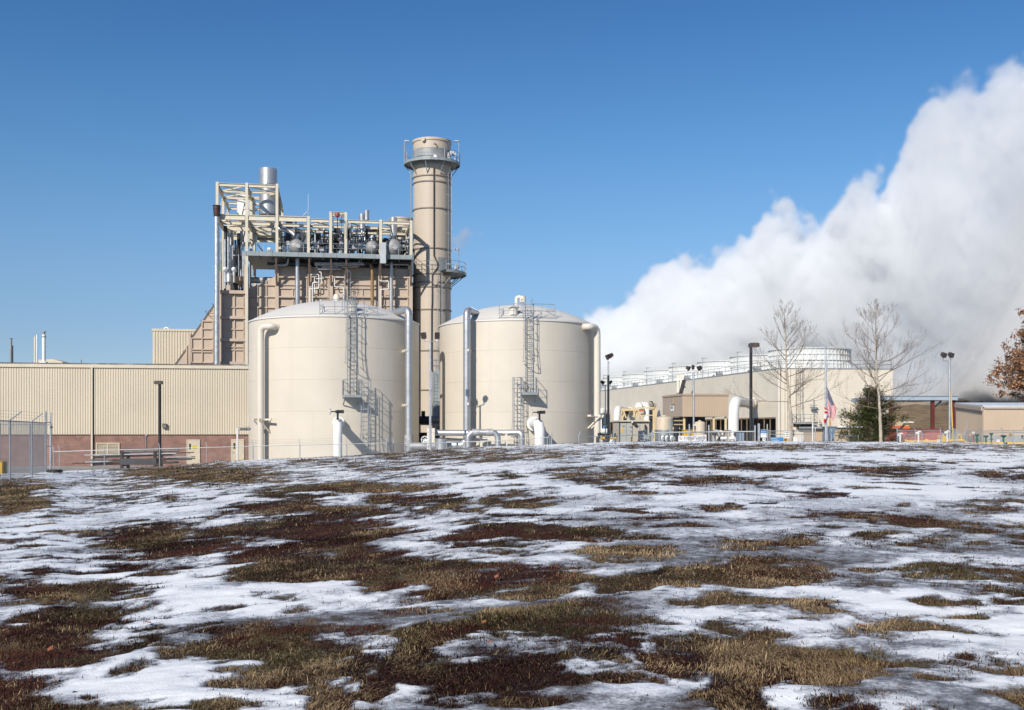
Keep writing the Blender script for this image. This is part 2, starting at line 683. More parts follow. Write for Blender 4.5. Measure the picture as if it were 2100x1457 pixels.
    hgt = math('ADD', math('MULTIPLY', noise(14, 8, .65), .6), math('MULTIPLY', noise(70, 5, .6), .35))
    bp = N.new("ShaderNodeBump"); bp.inputs['Strength'].default_value = .4; bp.inputs['Distance'].default_value = .05
    L.new(hgt, bp.inputs['Height']); L.new(bp.outputs[0], b.inputs['Normal'])
    me.materials.append(mt)
    o = bpy.data.objects.new("snowy_slope", me)
    COL.objects.link(o)
    tag(o, kind="structure")
    return o


slope = snowy_hill()

# ---- yard and everything out to the horizon
mb = MB()
n_ = 40
mb.quad((-6000, -3000, YARD - .02), (6000, -3000, YARD - .02), (6000, 9000, YARD - .02), (-6000, 9000, YARD - .02))
o = mb.build("ground", mat("gravel", (.26, .25, .23), .95, var=.3, scale=.9, bump=.6, bscale=25, dirt=(.6, .6, .62), dirt_amt=.5, dirt_scale=.15))
o.location.z -= 0.0
tag(o, kind="structure")


# ---- blades: dry grass and low dark ground cover, real little leaves standing on the slope
def scatter(name, N0, kind_sel, hmin, hmax, colA, colB, lean, wk, seed, label, flat=0.0, colC=None):
    r = np.random.default_rng(seed)
    px = r.uniform(-700, 2800, N0)
    # spread over distance with more of them near the camera
    t = r.random(N0)
    Y = 5.6 * (60.0 / 5.6) ** (t ** 1.15)
    X = (px - 1050) / F * Y + r.normal(0, .05, N0)
    Z0 = hill(X, Y)
    m, k = veg_mask(X, Y, Z0)
    p = sstep(.30, .78, m) ** 1.3 * (k if kind_sel else 1 - k) ** .8 + (.05 * sstep(.02, .3, m) if kind_sel else .16 * sstep(.02, .3, m) + .05 * sstep(.15, .4, slush_mask(X, Y)))
    keep = r.random(N0) < p
    X, Y, Z0, m, k = X[keep], Y[keep], Z0[keep], m[keep], k[keep]
    Z = Z0 + bumps(X, Y) - .006
    n = len(X)
    h = r.uniform(hmin, hmax, n) * r.choice([.5, .8, 1.0, 1.25], n) * (1 + .012 * Y) * (.7 + .6 * fbm(X * 1.3, Y * 1.3, 3, seed + 5))
    w = (.0006 + .00017 * Y) * wk * r.uniform(.5, 1.6, n)
    az = r.uniform(0, 2 * math.pi, n)
    # a common lie of the flattened grass
    az = np.where(r.random(n) < .5, fbm(X * .6, Y * .6, 2, seed + 9) * 14, az)
    ln = np.clip(r.normal(lean, .45, n), -.2, 1.56)
    dx, dy = np.cos(az), np.sin(az)
    sx, sy = -dy, dx
    k1 = r.uniform(.45, .6, n)
    def pt(f, side, drop):
        up = np.cos(ln * f) * h * f * (1 - flat)
        out = np.sin(ln * f) * h * f
        return np.stack([X + dx * out + sx * side, Y + dy * out + sy * side, Z + up - drop], -1)
    c = np.stack([pt(0 * k1, -w, 0), pt(0 * k1, w, 0), pt(k1, w * .8, 0), pt(k1, -w * .8, 0), pt(k1 * 0 + 1, w * 0, 0)], 1)
    co = c.reshape(-1, 3).astype(np.float32)
    base = np.arange(n, dtype=np.int32)[:, None] * 5
    li = np.concatenate([base + np.array([0, 1, 2, 3]), base + np.array([3, 2, 4])], 1).ravel().astype(np.int32)
    ls = (np.arange(n, dtype=np.int32)[:, None] * 7 + np.array([0, 4])).ravel().astype(np.int32)
    me = bpy.data.meshes.new(name)
    me.vertices.add(len(co)); me.vertices.foreach_set("co", co.ravel())
    me.loops.add(len(li)); me.loops.foreach_set("vertex_index", li)
    me.polygons.add(len(ls)); me.polygons.foreach_set("loop_start", ls)
    me.update(calc_edges=True)
    q = r.random(n)[:, None] * .6 + (fbm(X * .8, Y * .8, 3, seed + 21)[:, None] - .5) * 1.2 + .2
    q = np.clip(q, 0, 1)
    col = np.array(colA) * (1 - q) + np.array(colB) * q
    if colC is not None:
        g = (sstep(.52, .64, fbm(X * .7, Y * .7, 3, seed + 33)) * (r.random(n) < .7))[:, None]
        col = col * (1 - g) + np.array(colC) * g
    col = col * r.uniform(.6, 1.4, n)[:, None]
    ca = np.concatenate([col, np.ones((n, 1))], 1)
    at = me.color_attributes.new("tint", 'FLOAT_COLOR', 'POINT')
    at.data.foreach_set("color", np.repeat(ca, 5, 0).astype(np.float32).ravel())
    mt, Nn, L, b = new_mat(name)
    a = Nn.new("ShaderNodeAttribute"); a.attribute_name = "tint"
    L.new(a.outputs['Color'], b.inputs['Base Color'])
    b.inputs['Roughness'].default_value = .8
    b.inputs['Specular IOR Level'].default_value = .2
    me.materials.append(mt)
    o = bpy.data.objects.new(name, me)
    COL.objects.link(o)
    tag(o, label, "grass" if kind_sel else "ground cover", kind="stuff")
    return n


GQ = 1.0
c1 = scatter("dry_grass", int(1750000 * GQ), 1, .028, .075, (.12, .075, .034), (.44, .32, .18), 1.36, 1.0, 201,
             "dry tan and olive grass showing through the melting snow", flat=.25, colC=(.075, .07, .025))
c2 = scatter("ground_cover", int(1750000 * GQ), 0, .014, .040, (.011, .004, .003), (.066, .020, .011), .8, 1.6, 301,
             "low dark red-brown ground cover showing through the melting snow", colC=(.03, .026, .010))
print("BLADES", c1, c2)
# ------------------------------------------------------------------ shared materials
M_TANK = mat("cream_tank_paint", (.585, .53, .44), .5, var=.035, scale=.35, dirt=(.50, .42, .33), dirt_amt=.22, dirt_scale=.35, streak=2, bump=.05, bscale=1.2)
M_ROOF = mat("tank_roof_paint", (.68, .655, .60), .5, var=.03, scale=.3, dirt=(.5, .48, .44), dirt_amt=.3, dirt_scale=.3)
M_CREAMPIPE = mat("cream_pipe_paint", (.66, .61, .52), .45, var=.04)
M_WHITEPIPE = mat("white_pipe_paint", (.76, .77, .74), .4, var=.04, dirt=(.55, .5, .42), dirt_amt=.3, dirt_scale=.8, streak=2)
M_GALV = mat("galvanised_steel", (.55, .57, .59), .42, metal=.75, var=.16, scale=3)
M_RAIL = mat("galvanised_rail", (.36, .39, .41), .5, metal=.45, var=.15, scale=4)
M_CLAD = mat("aluminium_cladding", (.47, .48, .49), .42, metal=.7, var=.09, scale=1.1, bump=.12, bscale=3)
M_DARK = mat("dark_steel", (.035, .035, .038), .55, var=.3)
M_BLACK = mat("black_paint", (.015, .016, .02), .4, var=.2)
M_BRONZE = mat("bronze_lamp_paint", (.065, .048, .042), .45, var=.15)
M_GLASS = mat("lamp_glass", (.45, .45, .43), .15, var=.05)
M_RUST = mat("rusty_steel", (.042, .018, .014), .8, var=.4, scale=3)
M_TAN = mat("tan_casing_paint", (.51, .41, .32), .55, var=.06, scale=.6, dirt=(.33, .22, .15), dirt_amt=.3, dirt_scale=.5, streak=2)
M_BEAM = mat("cream_beam_paint", (.64, .585, .46), .5, var=.05, scale=.8, dirt=(.42, .31, .2), dirt_amt=.3, dirt_scale=1.2)
M_STACK = mat("stack_paint", (.49, .415, .325), .5, var=.035, scale=.3, dirt=(.44, .33, .23), dirt_amt=.25, dirt_scale=.3, streak=2)
M_BAND = mat("stack_band_steel", (.22, .18, .15), .6, var=.2)
M_PLAT = mat("grey_platform_paint", (.27, .31, .32), .5, var=.12)
M_RED = mat("oxide_red_paint", (.26, .055, .045), .6, var=.18, scale=1.2, dirt=(.3, .14, .12), dirt_amt=.4)
M_YEL = mat("yellow_pipe_paint", (.66, .43, .11), .5, var=.08, dirt=(.4, .28, .12), dirt_amt=.35)
M_GREEN = mat("green_valve_paint", (.02, .13, .085), .45, var=.15)
M_ORANGE = mat("orange_paint", (.62, .14, .035), .5, var=.1)
M_WHITE = mat("white_sign_paint", (.78, .78, .77), .5, var=.03)
M_BLUE = mat("blue_sign_paint", (.03, .17, .46), .45, var=.05)
M_INK = mat("sign_lettering", (.02, .02, .02), .6, var=.0)
M_SKYBL = mat("pale_blue_lettering", (.25, .5, .75), .6, var=.0)
M_SIGNY = mat("yellow_sign_paint", (.62, .44, .02), .5, var=.05)
M_CONC = mat("concrete", (.34, .33, .31), .9, var=.15, bump=.2)
M_WOOD = mat("pale_bark", (.40, .34, .27), .85, var=.3, scale=6, bump=.4, bscale=30)
M_TWIG = mat("twig_bark", (.17, .125, .095), .85, var=.3, scale=5)
M_SNOW = mat("roof_snow", (.82, .83, .86), .6, var=.05)


def tank_paint(name, col, circ, plate, row, z0):
    """painted shell: welded plates in courses, faint vertical seams, run marks below the rim"""
    m, N, L, b = new_mat(name)
    tc = N.new("ShaderNodeTexCoord")
    g = N.new("ShaderNodeTexGradient"); g.gradient_type = 'RADIAL'; L.new(tc.outputs['Object'], g.inputs[0])
    sp = N.new("ShaderNodeSeparateXYZ"); L.new(tc.outputs['Object'], sp.inputs[0])
    mu = N.new("ShaderNodeMath"); mu.operation = 'MULTIPLY'; mu.inputs[1].default_value = circ; L.new(g.outputs[1], mu.inputs[0])
    cb = N.new("ShaderNodeCombineXYZ"); L.new(mu.outputs[0], cb.inputs[0]); L.new(sp.outputs[2], cb.inputs[1])
    br = N.new("ShaderNodeTexBrick")
    br.inputs['Scale'].default_value = 1; br.inputs['Brick Width'].default_value = plate; br.inputs['Row Height'].default_value = row
    br.inputs['Mortar Size'].default_value = .018; br.inputs['Mortar Smooth'].default_value = .6; br.offset = .37
    br.inputs['Color1'].default_value = (*[c * 1.012 for c in col], 1); br.inputs['Color2'].default_value = (*[c * .985 for c in col], 1)
    br.inputs['Mortar'].default_value = (*[c * .91 for c in col], 1)
    L.new(cb.outputs[0], br.inputs['Vector'])
    # dirt runs
    mp = N.new("ShaderNodeMapping"); mp.inputs['Scale'].default_value = (1.6, .09, 1); L.new(cb.outputs[0], mp.inputs[0])
    n = N.new("ShaderNodeTexNoise"); n.inputs['Scale'].default_value = 1; n.inputs['Detail'].default_value = 8; n.inputs['Roughness'].default_value = .65; L.new(mp.outputs[0], n.inputs['Vector'])
    r = N.new("ShaderNodeMapRange"); r.inputs[1].default_value = .54; r.inputs[2].default_value = .78; r.inputs[3].default_value = 0; r.inputs[4].default_value = .30; L.new(n.outputs[0], r.inputs[0])
    x = N.new("ShaderNodeMix"); x.data_type = 'RGBA'; L.new(r.outputs[0], x.inputs[0]); L.new(br.outputs[0], x.inputs[6]); x.inputs[7].default_value = (.47, .39, .30, 1)
    n2 = N.new("ShaderNodeTexNoise"); n2.inputs['Scale'].default_value = .5; n2.inputs['Detail'].default_value = 5; L.new(cb.outputs[0], n2.inputs['Vector'])
    r2 = N.new("ShaderNodeMapRange"); r2.inputs[1].default_value = .3; r2.inputs[2].default_value = .7; r2.inputs[3].default_value = .965; r2.inputs[4].default_value = 1.035; L.new(n2.outputs[0], r2.inputs[0])
    y = N.new("ShaderNodeMix"); y.data_type = 'RGBA'; y.blend_type = 'MULTIPLY'; y.inputs[0].default_value = 1; L.new(x.outputs[2], y.inputs[6]); L.new(r2.outputs[0], y.inputs[7])
    L.new(y.outputs[2], b.inputs['Base Color']); b.inputs['Roughness'].default_value = .5
    bp = N.new("ShaderNodeBump"); bp.inputs['Strength'].default_value = .12; bp.inputs['Distance'].default_value = .05; L.new(n2.outputs[0], bp.inputs['Height']); L.new(bp.outputs[0], b.inputs['Normal'])
    return m


M_SHELL = tank_paint("cream_tank_shell", (.605, .55, .46), 2 * math.pi * 6.2, 4.6, 2.25, 0)
M_STACKS = tank_paint("tan_stack_shell", (.50, .425, .335), 2 * math.pi * 2.2, 4.4, 3.1, 0)


# ------------------------------------------------------------------ ladders
def ladder_mb(mb, base, nrm, z0, z1, w=.46, off=.22, r=.03, rung=.3):
    """a ladder standing off a wall at base (x, y), nrm = outward unit vector"""
    n = Vector((nrm[0], nrm[1], 0)).normalized()
    s = Vector((-n.y, n.x, 0))
    p = Vector((base[0], base[1], 0)) + n * off
    for k in (-1, 1):
        q = p + s * (k * w / 2)
        mb.tube([q + Vector((0, 0, z0)), q + Vector((0, 0, z1))], r, 6)
        zz = z0 + .4
        while zz < z1:
            mb.bar(q + Vector((0, 0, zz)), q - n * off + Vector((0, 0, zz)), .05, .03)
            zz += 2.2
    zz = z0 + .2
    while zz < z1:
        mb.tube([p - s * (w / 2) + Vector((0, 0, zz)), p + s * (w / 2) + Vector((0, 0, zz))], r * .72, 5)
        zz += rung
    return p, n, s


def cage_mb(mb, p, n, s, z0, z1, hw=.37, dep=.72, r=.026, step=1.15, flare=True):
    """safety hoops with vertical straps round a ladder"""
    def hoop(z, k=1.0):
        pts = []
        for i in range(13):
            a = math.pi * i / 12
            pts.append(p + s * (math.cos(a) * hw * k) + n * (math.sin(a) * dep * k) + Vector((0, 0, z)))
        return pts
    zs = []
    z = z0
    while z < z1 - .2:
        zs.append(z); z += step
    zs.append(z1)
    hs = [hoop(q, 1.18 if (i == 0 and flare) else 1.0) for i, q in enumerate(zs)]
    for h in hs:
        mb.tube(h, r, 5)
    for i in (1, 3, 6, 9, 11):
        mb.tube([h[i] for h in hs], r * .7, 4)


# ------------------------------------------------------------------ the two storage tanks
def storage_tank(cx, cyy, R, zr, za, a_mid, label, lad_px, shift):
    """cx, cyy centre; zr rim height, za apex of the roof; lad_px photo column of the upper ladder; shift +1/-1 side of the lower ladder"""
    t = empty("storage_tank", (cx, cyy, YARD), label, "storage tank", "cream storage tanks")
    c0 = (cx, cyy, 0)
    mb = MB()
    prof = [(R, YARD)]
    for k in range(1, 6):          # plate courses with a fine weld line
        z = YARD + (zr - YARD) * k / 5
        if k < 5: prof += [(R, z - .02), (R - .012, z - .012), (R - .012, z + .012), (R, z + .02)]
        else: prof += [(R, z)]
    mb.lathe(prof, c0, 128)
    mb.build("shell", M_SHELL, t, True)
    # umbrella roof: use a shallow arc, not a hemisphere
    mb2 = MB()
    H = za - zr
    RS = (R * R + H * H) / (2 * H)
    pr = [(R + .06, zr - .1), (R + .06, zr + .0)]
    for i in range(0, 21):
        rr = R * (1 - i / 20) + .001
        pr.append((rr, zr + .005 + math.sqrt(RS * RS - rr * rr) - (RS - H)))
    mb2.lathe(pr, c0, 128)
    mb2.build("roof", M_ROOF, t, True)

    def roofz(x, y):
        rr = min(R, math.hypot(x - cx, y - cyy))
        return zr + math.sqrt(RS * RS - rr * rr) - (RS - H)

    def surf(px, off=0.0):
        """point of the front of the shell seen at photo column px"""
        k = (px - 1050) / F
        A, B, C = 1 + k * k, -2 * (k * cx + cyy), cx * cx + cyy * cyy - (R + off) ** 2
        disc = max(0.0, B * B - 4 * A * C)
        Y = (-B - math.sqrt(disc)) / (2 * A)
        return Vector((k * Y, Y, 0))

    def nrm(p):
        return Vector((p.x - cx, p.y - cyy, 0)).normalized()

    # upper ladder with cage
    p = surf(lad_px)
    n = nrm(p)
    zpl = zed(PLAT_Y, p.y)
    lad = MB()
    q, n, s = ladder_mb(lad, (p.x, p.y), n, zpl, zr + 1.05)
    lo = lad.build("upper_ladder", M_RAIL, t)
    cg = MB()
    cage_mb(cg, q, n, s, zpl + 2.25, zr + 1.0)
    cg.build("cage", M_RAIL, lo)
    # small platform
    pl = MB()
    pc = Vector((p.x, p.y, zpl)) + n * .55
    ang = math.atan2(n.y, n.x) + math.pi / 2
    pl.box((pc.x, pc.y, zpl - .09), (1.15, 1.05, .18), ang)
    for k in (-1, 1):
        b0 = pc + s * (k * .5) + n * .3 - Vector((0, 0, .18))
        pl.bar(b0, b0 - n * .8 - Vector((0, 0, .5)), .07)
    po = pl.build("platform", M_PLAT, t)
    rl = MB()
    e = [pc + s * a + n * b_ for a, b_ in ((-.55, -.5), (-.55, .5), (.55, .5), (.55, -.5))]
    for h in (.55, 1.07):
        rl.tube([v + Vector((0, 0, h)) for v in e], .024, 6)
    for v in e + [pc + n * .5]:
        rl.tube([v, v + Vector((0, 0, 1.07))], .024, 6)
    rl.build("platform_railing", M_RAIL, po)
    # lower ladder beside the platform
    p2 = surf(lad_px + shift)
    n2 = nrm(p2)
    l2 = MB()
    q2, n2, s2 = ladder_mb(l2, (p2.x, p2.y), n2, YARD + .3, zpl + 1.1, off=.45)
    lo2 = l2.build("lower_ladder", M_RAIL, t)
    cg = MB()
    cage_mb(cg, q2, n2, s2, zpl - 3.3 if shift > 0 else zpl - 3.2, zpl + 1.05)
    cg.build("cage", M_RAIL, lo2)
    # railing on the roof edge over the ladder
    rr = MB()
    aL = math.atan2(n.y, n.x)
    span = 2.15 / R
    base = []
    for i in range(9):
        a = aL - span + 2 * span * i / 8
        base.append(Vector((cx + (R - .15) * math.cos(a), cyy + (R - .15) * math.sin(a), 0)))
    for h in (.08, .55, 1.05):
        rr.tube([Vector((b.x, b.y, roofz(b.x, b.y) + h)) for b in base], .024, 6)
    for i in (0, 2, 4, 6, 8):
        b = base[i]
        rr.tube([(b.x, b.y, roofz(b.x, b.y)), (b.x, b.y, roofz(b.x, b.y) + 1.05)], .024, 6)
    for k in (0, 8):
        b = base[k]
        inn = Vector((cx - b.x, cyy - b.y, 0)).normalized() * 1.3
        for h in (.3, .62):
            rr.tube([Vector((b.x, b.y, roofz(b.x, b.y) + h)), Vector((b.x + inn.x, b.y + inn.y, roofz(b.x + inn.x, b.y + inn.y) + h * .3))], .022, 5)
        e2 = b + inn
        rr.tube([(e2.x, e2.y, roofz(e2.x, e2.y)), (e2.x, e2.y, roofz(e2.x, e2.y) + .3)], .022, 5)
    # walk-through hoop at the ladder head
    hp = p - n * .1
    for k in (-1, 1):
        a = hp + s * (k * .38)
        rr.tube(bend([Vector((a.x, a.y, zr)), Vector((a.x, a.y, zr + 1.5)), Vector((a.x, a.y, zr + 1.5)) - n * .9, Vector((a.x, a.y, roofz(a.x - n.x * .9, a.y - n.y * .9))) - n * .9], .2), .024, 6)
    rr.build("roof_railing", M_RAIL, t)
    # roof manway
    mw = MB()
    w = p - n * .95 - s * (.35 if shift > 0 else .95) * (-1 if shift > 0 else 1)
    zz = roofz(w.x, w.y)
    mw.lathe([(.33, zz - .1), (.33, zz + .45), (.42, zz + .45), (.42, zz + .53), (.02, zz + .6)], (w.x, w.y, 0), 20)
    mw.build("manway", M_CREAMPIPE, t, True)
    return t, surf, nrm, roofz


PLAT_Y = 811.0
T1 = storage_tank(exx(686.5, 85.0), 85.0, 6.36, 9.79, 11.45, 0, "cream storage tank on the left, its lower caged ladder right of the small platform", 718, 26)
PLAT_Y = 806.0
T2 = storage_tank(exx(1061, 87.3), 87.3, 6.05, 9.78, 11.42, 0, "cream storage tank on the right, its lower caged ladder left of the small platform", 1083, -22)

# vents at the top of the roofs
def roof_vent(px, D, y0, y1, tank, elbow):
    c = P(px, 885, D)
    z0, z1 = zed(y0, D), zed(y1, D)
    mb = MB()
    if elbow:
        mb.tube(bend([(c.x, c.y, z0 - .5), (c.x, c.y, z1 + .05), (c.x + .45, c.y - .1, z1 + .05), (c.x + .45, c.y - .1, z1 - .35)], .2), .14, 14)
        mb.lathe([(.02, z1 + .12), (.24, z1 + .1), (.24, z1 - .38), (.02, z1 - .38)], (c.x + .5, c.y - .1, 0), 20)
    else:
        mb.lathe([(.16, z0 - .5), (.16, z1 - .7), (.25, z1 - .7), (.25, z1 - .2), (.18, z1 - .05), (.02, z1)], (c.x, c.y, 0), 20)
    return mb.build("roof_vent", M_CREAMPIPE, tank, True)


roof_vent(690, 86.5, 622, 603, T1[0], False)
roof_vent(1059, 88.5, 627, 611, T2[0], True)


def shell_pipe(T, px, r, y_top, side, name, br_y):
    """cream overflow pipe: out of the shell near the rim, elbow, straight down"""
    tank, surf, nrm, rz = T
    p = surf(px)
    n = nrm(p)
    s = Vector((-n.y, n.x, 0))
    D = p.y
    zt = zed(y_top, D)
    off = .62
    q = p + n * off
    inlet = p + s * side
    # the pipe leaves the shell a little to the side and swings out
    ni = nrm(inlet)
    inl = Vector((T[0].location.x, T[0].location.y, 0)) + ni * (T1R if tank is T1[0] else T2R)
    mb = MB()
    mb.tube(bend([Vector((inl.x, inl.y, zt)) - ni * .1, Vector((inl.x, inl.y, zt)) + ni * .5, Vector((q.x, q.y, zt)), Vector((q.x, q.y, YARD))], .55, 8), r, 20)
    o = mb.build(name, M_CREAMPIPE, tank, True)
    fl = MB()
    fl.lathe_dir([(r, 0), (r * 1.18, 0), (r * 1.18, .08), (r, .08)], Vector((inl.x, inl.y, zt)) + ni * .02, ni, 20)
    fl.build("flange", M_CREAMPIPE, o, True)
    zb = zed(br_y, D)
    bk = MB()
    for k in (-1, 1):
        a = Vector((q.x, q.y, zb)) + s * (k * (r + .07))
        bk.bar(a - n * (off + .05), a + n * .42, .09, .14)
        bk.bar(a + n * .35 - Vector((0, 0, .05)), a - n * off - Vector((0, 0, .95)), .08, .1)
    bk.bar(Vector((q.x, q.y, zb)) - s * (r + .8) - n * off * .2, Vector((q.x, q.y, zb)) + s * (r + .8) - n * off * .2, .1, .13)
    bk.build("bracket", M_CREAMPIPE, o)


T1R, T2R = 6.36, 6.05
shell_pipe(T1, 549, .235, 672, -.9 * -1, "overflow_pipe", 861)
shell_pipe(T2, 1209, .25, 673, -1.0, "overflow_pipe", 853)


# ---- white buried-line risers at the foot of the tanks
def white_riser(px, D, y_top, r, px_wall, y_wall, T, label, sidelook):
    c = P(px, 885, D)
    zt = zed(y_top, D) - r
    p = T[1](px_wall)
    n = T[2](p)
    t = empty("white_riser_pipe", (c.x, c.y, gz(c.x, c.y)), label, "pipe", "white riser pipes beside the tanks")
    mb = MB()
    zi = zt
    mb.tube(bend([(c.x, c.y, YARD - .2), (c.x, c.y, zt), Vector((p.x, p.y, zi)) + n * .02], 1.1, 10), r, 24)
    mb.build("elbow", M_WHITEPIPE, t, True)
    fl = MB()
    d = (Vector((p.x, p.y, zi)) - Vector((c.x, c.y, zt))).normalized()
    fl.lathe_dir([(r, 0), (r * 1.4, 0), (r * 1.4, .14), (r, .14)], Vector((p.x, p.y, zi)) - d * .5, d, 24)
    fl.lathe_dir([(r, 0), (r * 1.4, 0), (r * 1.4, .12), (r, .12)], Vector((p.x, p.y, zi)) - d * .3, d, 24)
    fl.build("flange", M_WHITEPIPE, t, True)
    v = MB()
    h = Vector((c.x, c.y, zt + r + .05)) + d * .15
    v.lathe([(.07, -.2), (.07, .25), (.16, .25), (.16, .45), (.02, .47)], (h.x, h.y, h.z), 12)
    v.bar(h + Vector((-.45, 0, .36)), h + Vector((.35, 0, .36)), .08, .08)
    v.box((h.x + .2, h.y, h.z + .36), (.42, .25, .22))
    vo = v.build("valve", M_BLACK, t)
    w = MB()
    w.lathe_dir([(.17, 0), (.21, 0), (.21, .04), (.17, .04), (.17, 0)], h + Vector((-.48, 0, .36)), (-1, 0, 0), 18)
    w.bar(h + Vector((-.5, -.19, .36)), h + Vector((-.5, .19, .36)), .03)
    w.bar(h + Vector((-.5, 0, .17)), h + Vector((-.5, 0, .55)), .03)
    w.build("handwheel", M_GALV, vo)
    return t


white_riser(692.5, 75.6, 857, .30, 694, 862, T1, "stout white riser pipe in front of the left tank", 0)
white_riser(1107, 78.0, 858, .37, 1093, 862, T2, "stout white bent riser pipe in front of the right tank", 0)


# ---- aluminium clad pipes rising over the rims
def clad_tube(mb, pts, r, n=18, band=.55):
    mb.tube(pts, r, n)
    # overlapping jackets: small raised bands
    acc = 0.0
    for a, b in zip(pts[:-1], pts[1:]):
        a, b = Vector(a), Vector(b)
        d = b - a
        L_ = d.length
        if L_ < 1e-6: continue
        k = band - acc
        while k < L_:
            q = a + d * (k / L_)
            mb.lathe_dir([(r, -.012), (r + .012, -.008), (r + .012, .008), (r, .012)], q, d, n)
            k += band
        acc = (acc + L_) % band


def clad_riser(px, D, roof_px, roof_y, roof_D, top_y, label, r, low):
    c = P(px, 885, D)
    zt = zed(top_y, D)
    e = P(roof_px, roof_y, roof_D)
    t = empty("insulated_riser", (c.x, c.y, YARD), label, "insulated pipe", "aluminium clad pipes over the tank rims")
    mb = MB()
    clad_tube(mb, bend([(c.x, c.y, low), (c.x, c.y, zt), (e.x, e.y, zt - .05), (e.x, e.y, e.z - .3)], .62, 8), r, 20, .42)
    mb.build("jacket", M_CLAD, t, True)
    return t, c


ra, c1_ = clad_riser(838.5, 80.8, 806, 644, 83.0, 634, "aluminium clad pipe climbing the right side of the left tank", .265, -.9)
rb, c2_ = clad_riser(957.5, 81.4, 976, 636, 83.6, 635, "aluminium clad pipe climbing the left side of the right tank", .265, -.75)
for T, t, px, ys, c, sgn in ((T1, ra, 826, (719, 831), c1_, -1), (T2, rb, 966, (719, 829), c2_, 1)):
    for yb in ys:
        z = zed(yb, c.y)
        p = T[1](px)
        mb = MB()
        mb.bar(Vector((p.x, p.y, z)), Vector((c.x, c.y, z)) + Vector((sgn * .1, -.3, 0)), .12, .18)
        mb.build("bracket", M_CREAMPIPE, t)


# ---- pipe run on the ground between and before the tanks
def ground_pipe(name, pts, r, label, rb_=.5, group="insulated pipes along the ground before the tanks", m=None, band=.6):
    pts = [Vector(p) for p in pts]
    t = empty(name, (pts[0].x, pts[0].y, gz(pts[0].x, pts[0].y)), label, "insulated pipe", group)
    mb = MB()
    clad_tube(mb, bend(pts, rb_, 8), r, 18, band)
    mb.build("jacket", m or M_CLAD, t, True)
    return t


g = ground_pipe("insulated_pipe", [(c1_.x, c1_.y, -.85), (c1_.x, c1_.y, zed(915, 80.8)), P(862, 915.5, 80.4), P(905, 915, 79.6)], .275,
                "aluminium clad pipe elbow running along the ground from the left riser")
mb = MB(); mb.lathe([(.33, -.45), (.33, .35)], (c1_.x, c1_.y, zed(902, 80.8)), 18); mb.build("wrap", mat("dull_wrap", (.42, .43, .44), .6, metal=.5, var=.25, scale=5, bump=.4, bscale=10), g, True)
M_WRAP = bpy.data.materials["dull_wrap"]
ground_pipe("insulated_pipe", [P(905, 930, 78.6), P(905, 905, 78.6), P(905, 900, 78.6)], .42, "wide upright aluminium clad stub behind the twin flood lamp pole", .3)
ground_pipe("insulated_pipe", [P(893, 888, 80.5), P(960, 888.5, 80.2), P(1056, 887.5, 79.5), P(1070, 888, 79.3), P(1070, 935, 79.3)], .22,
            "long aluminium clad pipe running level across the foot of the right tank", .45)
g = ground_pipe("insulated_pipe", [P(960, 935, 78.4), P(960, 887, 78.4), P(1021, 887, 78.4), P(1021, 935, 78.4)], .21,
                "inverted U of aluminium clad pipe before the right tank", .5)
wr = MB()
for a, b in ((968, 984), (997, 1012)):
    wr.tube([P(a, 887, 78.4), P((a + b) / 2, 887.5, 78.4), P(b, 887, 78.4)], [.25, .265, .25], 14)
wr.build_each("wrap", M_WRAP, g, True)
ground_pipe("insulated_pipe", [P(868, 906, 81.2), P(900, 901, 81.2), P(950, 903.5, 81.2), P(1000, 900, 81.2)], .13, "thin aluminium clad pipe low behind the inverted U", .4)
ground_pipe("insulated_pipe", [P(918, 914, 79.4), P(950, 913, 79.2), P(953, 905, 79.2), P(953, 935, 79.2)], .24, "short aluminium clad pipe lying at the foot of the inverted U", .3)
for px in (984.5, 1036, 884):
    pass


def pipe_support(px, D, y0, y1, w, label):
    c = P(px, 885, D)
    t = empty("pipe_support", (c.x, c.y, gz(c.x, c.y)), label, "pipe support", "cream pipe supports before the right tank")
    mb = MB()
    mb.box((c.x, c.y, (zed(y0, D) + gz(c.x, c.y)) / 2), (w, .25, zed(y0, D) - gz(c.x, c.y) + .2))
    mb.build("post", M_CREAMPIPE, t)
    mb = MB()
    mb.box((c.x, c.y, zed(y0, D) + .13), (w + .3, .34, .05))
    mb.build("saddle", M_CREAMPIPE, t)


pipe_support(987, 78.9, 896, 925, .17, "slim cream pipe support under the inverted U of clad pipe")
pipe_support(1038, 79.2, 893, 925, .17, "slim cream pipe support right of the inverted U of clad pipe")
# valve box with wheel left of the stub
c = P(884, 885, 80.0)
t = empty("valve_cabinet", (c.x, c.y, gz(c.x, c.y)), "cream valve cabinet with a white handwheel between the two tanks", "valve cabinet")
mb = MB(); mb.box((c.x, c.y, zed(900, 80)), (.55, .4, 1.5)); mb.box((c.x, c.y, zed(886, 80)), (.6, .45, .05)); mb.build("case", M_CREAMPIPE, t)
mb = MB()
h = P(871, 902, 79.8)
mb.tube([h + Vector((math.cos(a) * .24, 0, math.sin(a) * .24)) for a in [2 * math.pi * i / 18 for i in range(18)]], .03, 6, closed=True)
for k in range(3):
    a = math.pi * k / 3
    mb.bar(h + Vector((math.cos(a) * .24, 0, math.sin(a) * .24)), h - Vector((math.cos(a) * .24, 0, math.sin(a) * .24)), .03)
mb.tube([h, Vector((c.x, c.y - .2, h.z))], .04, 6)
mb.build("handwheel", M_WHITEPIPE, t)

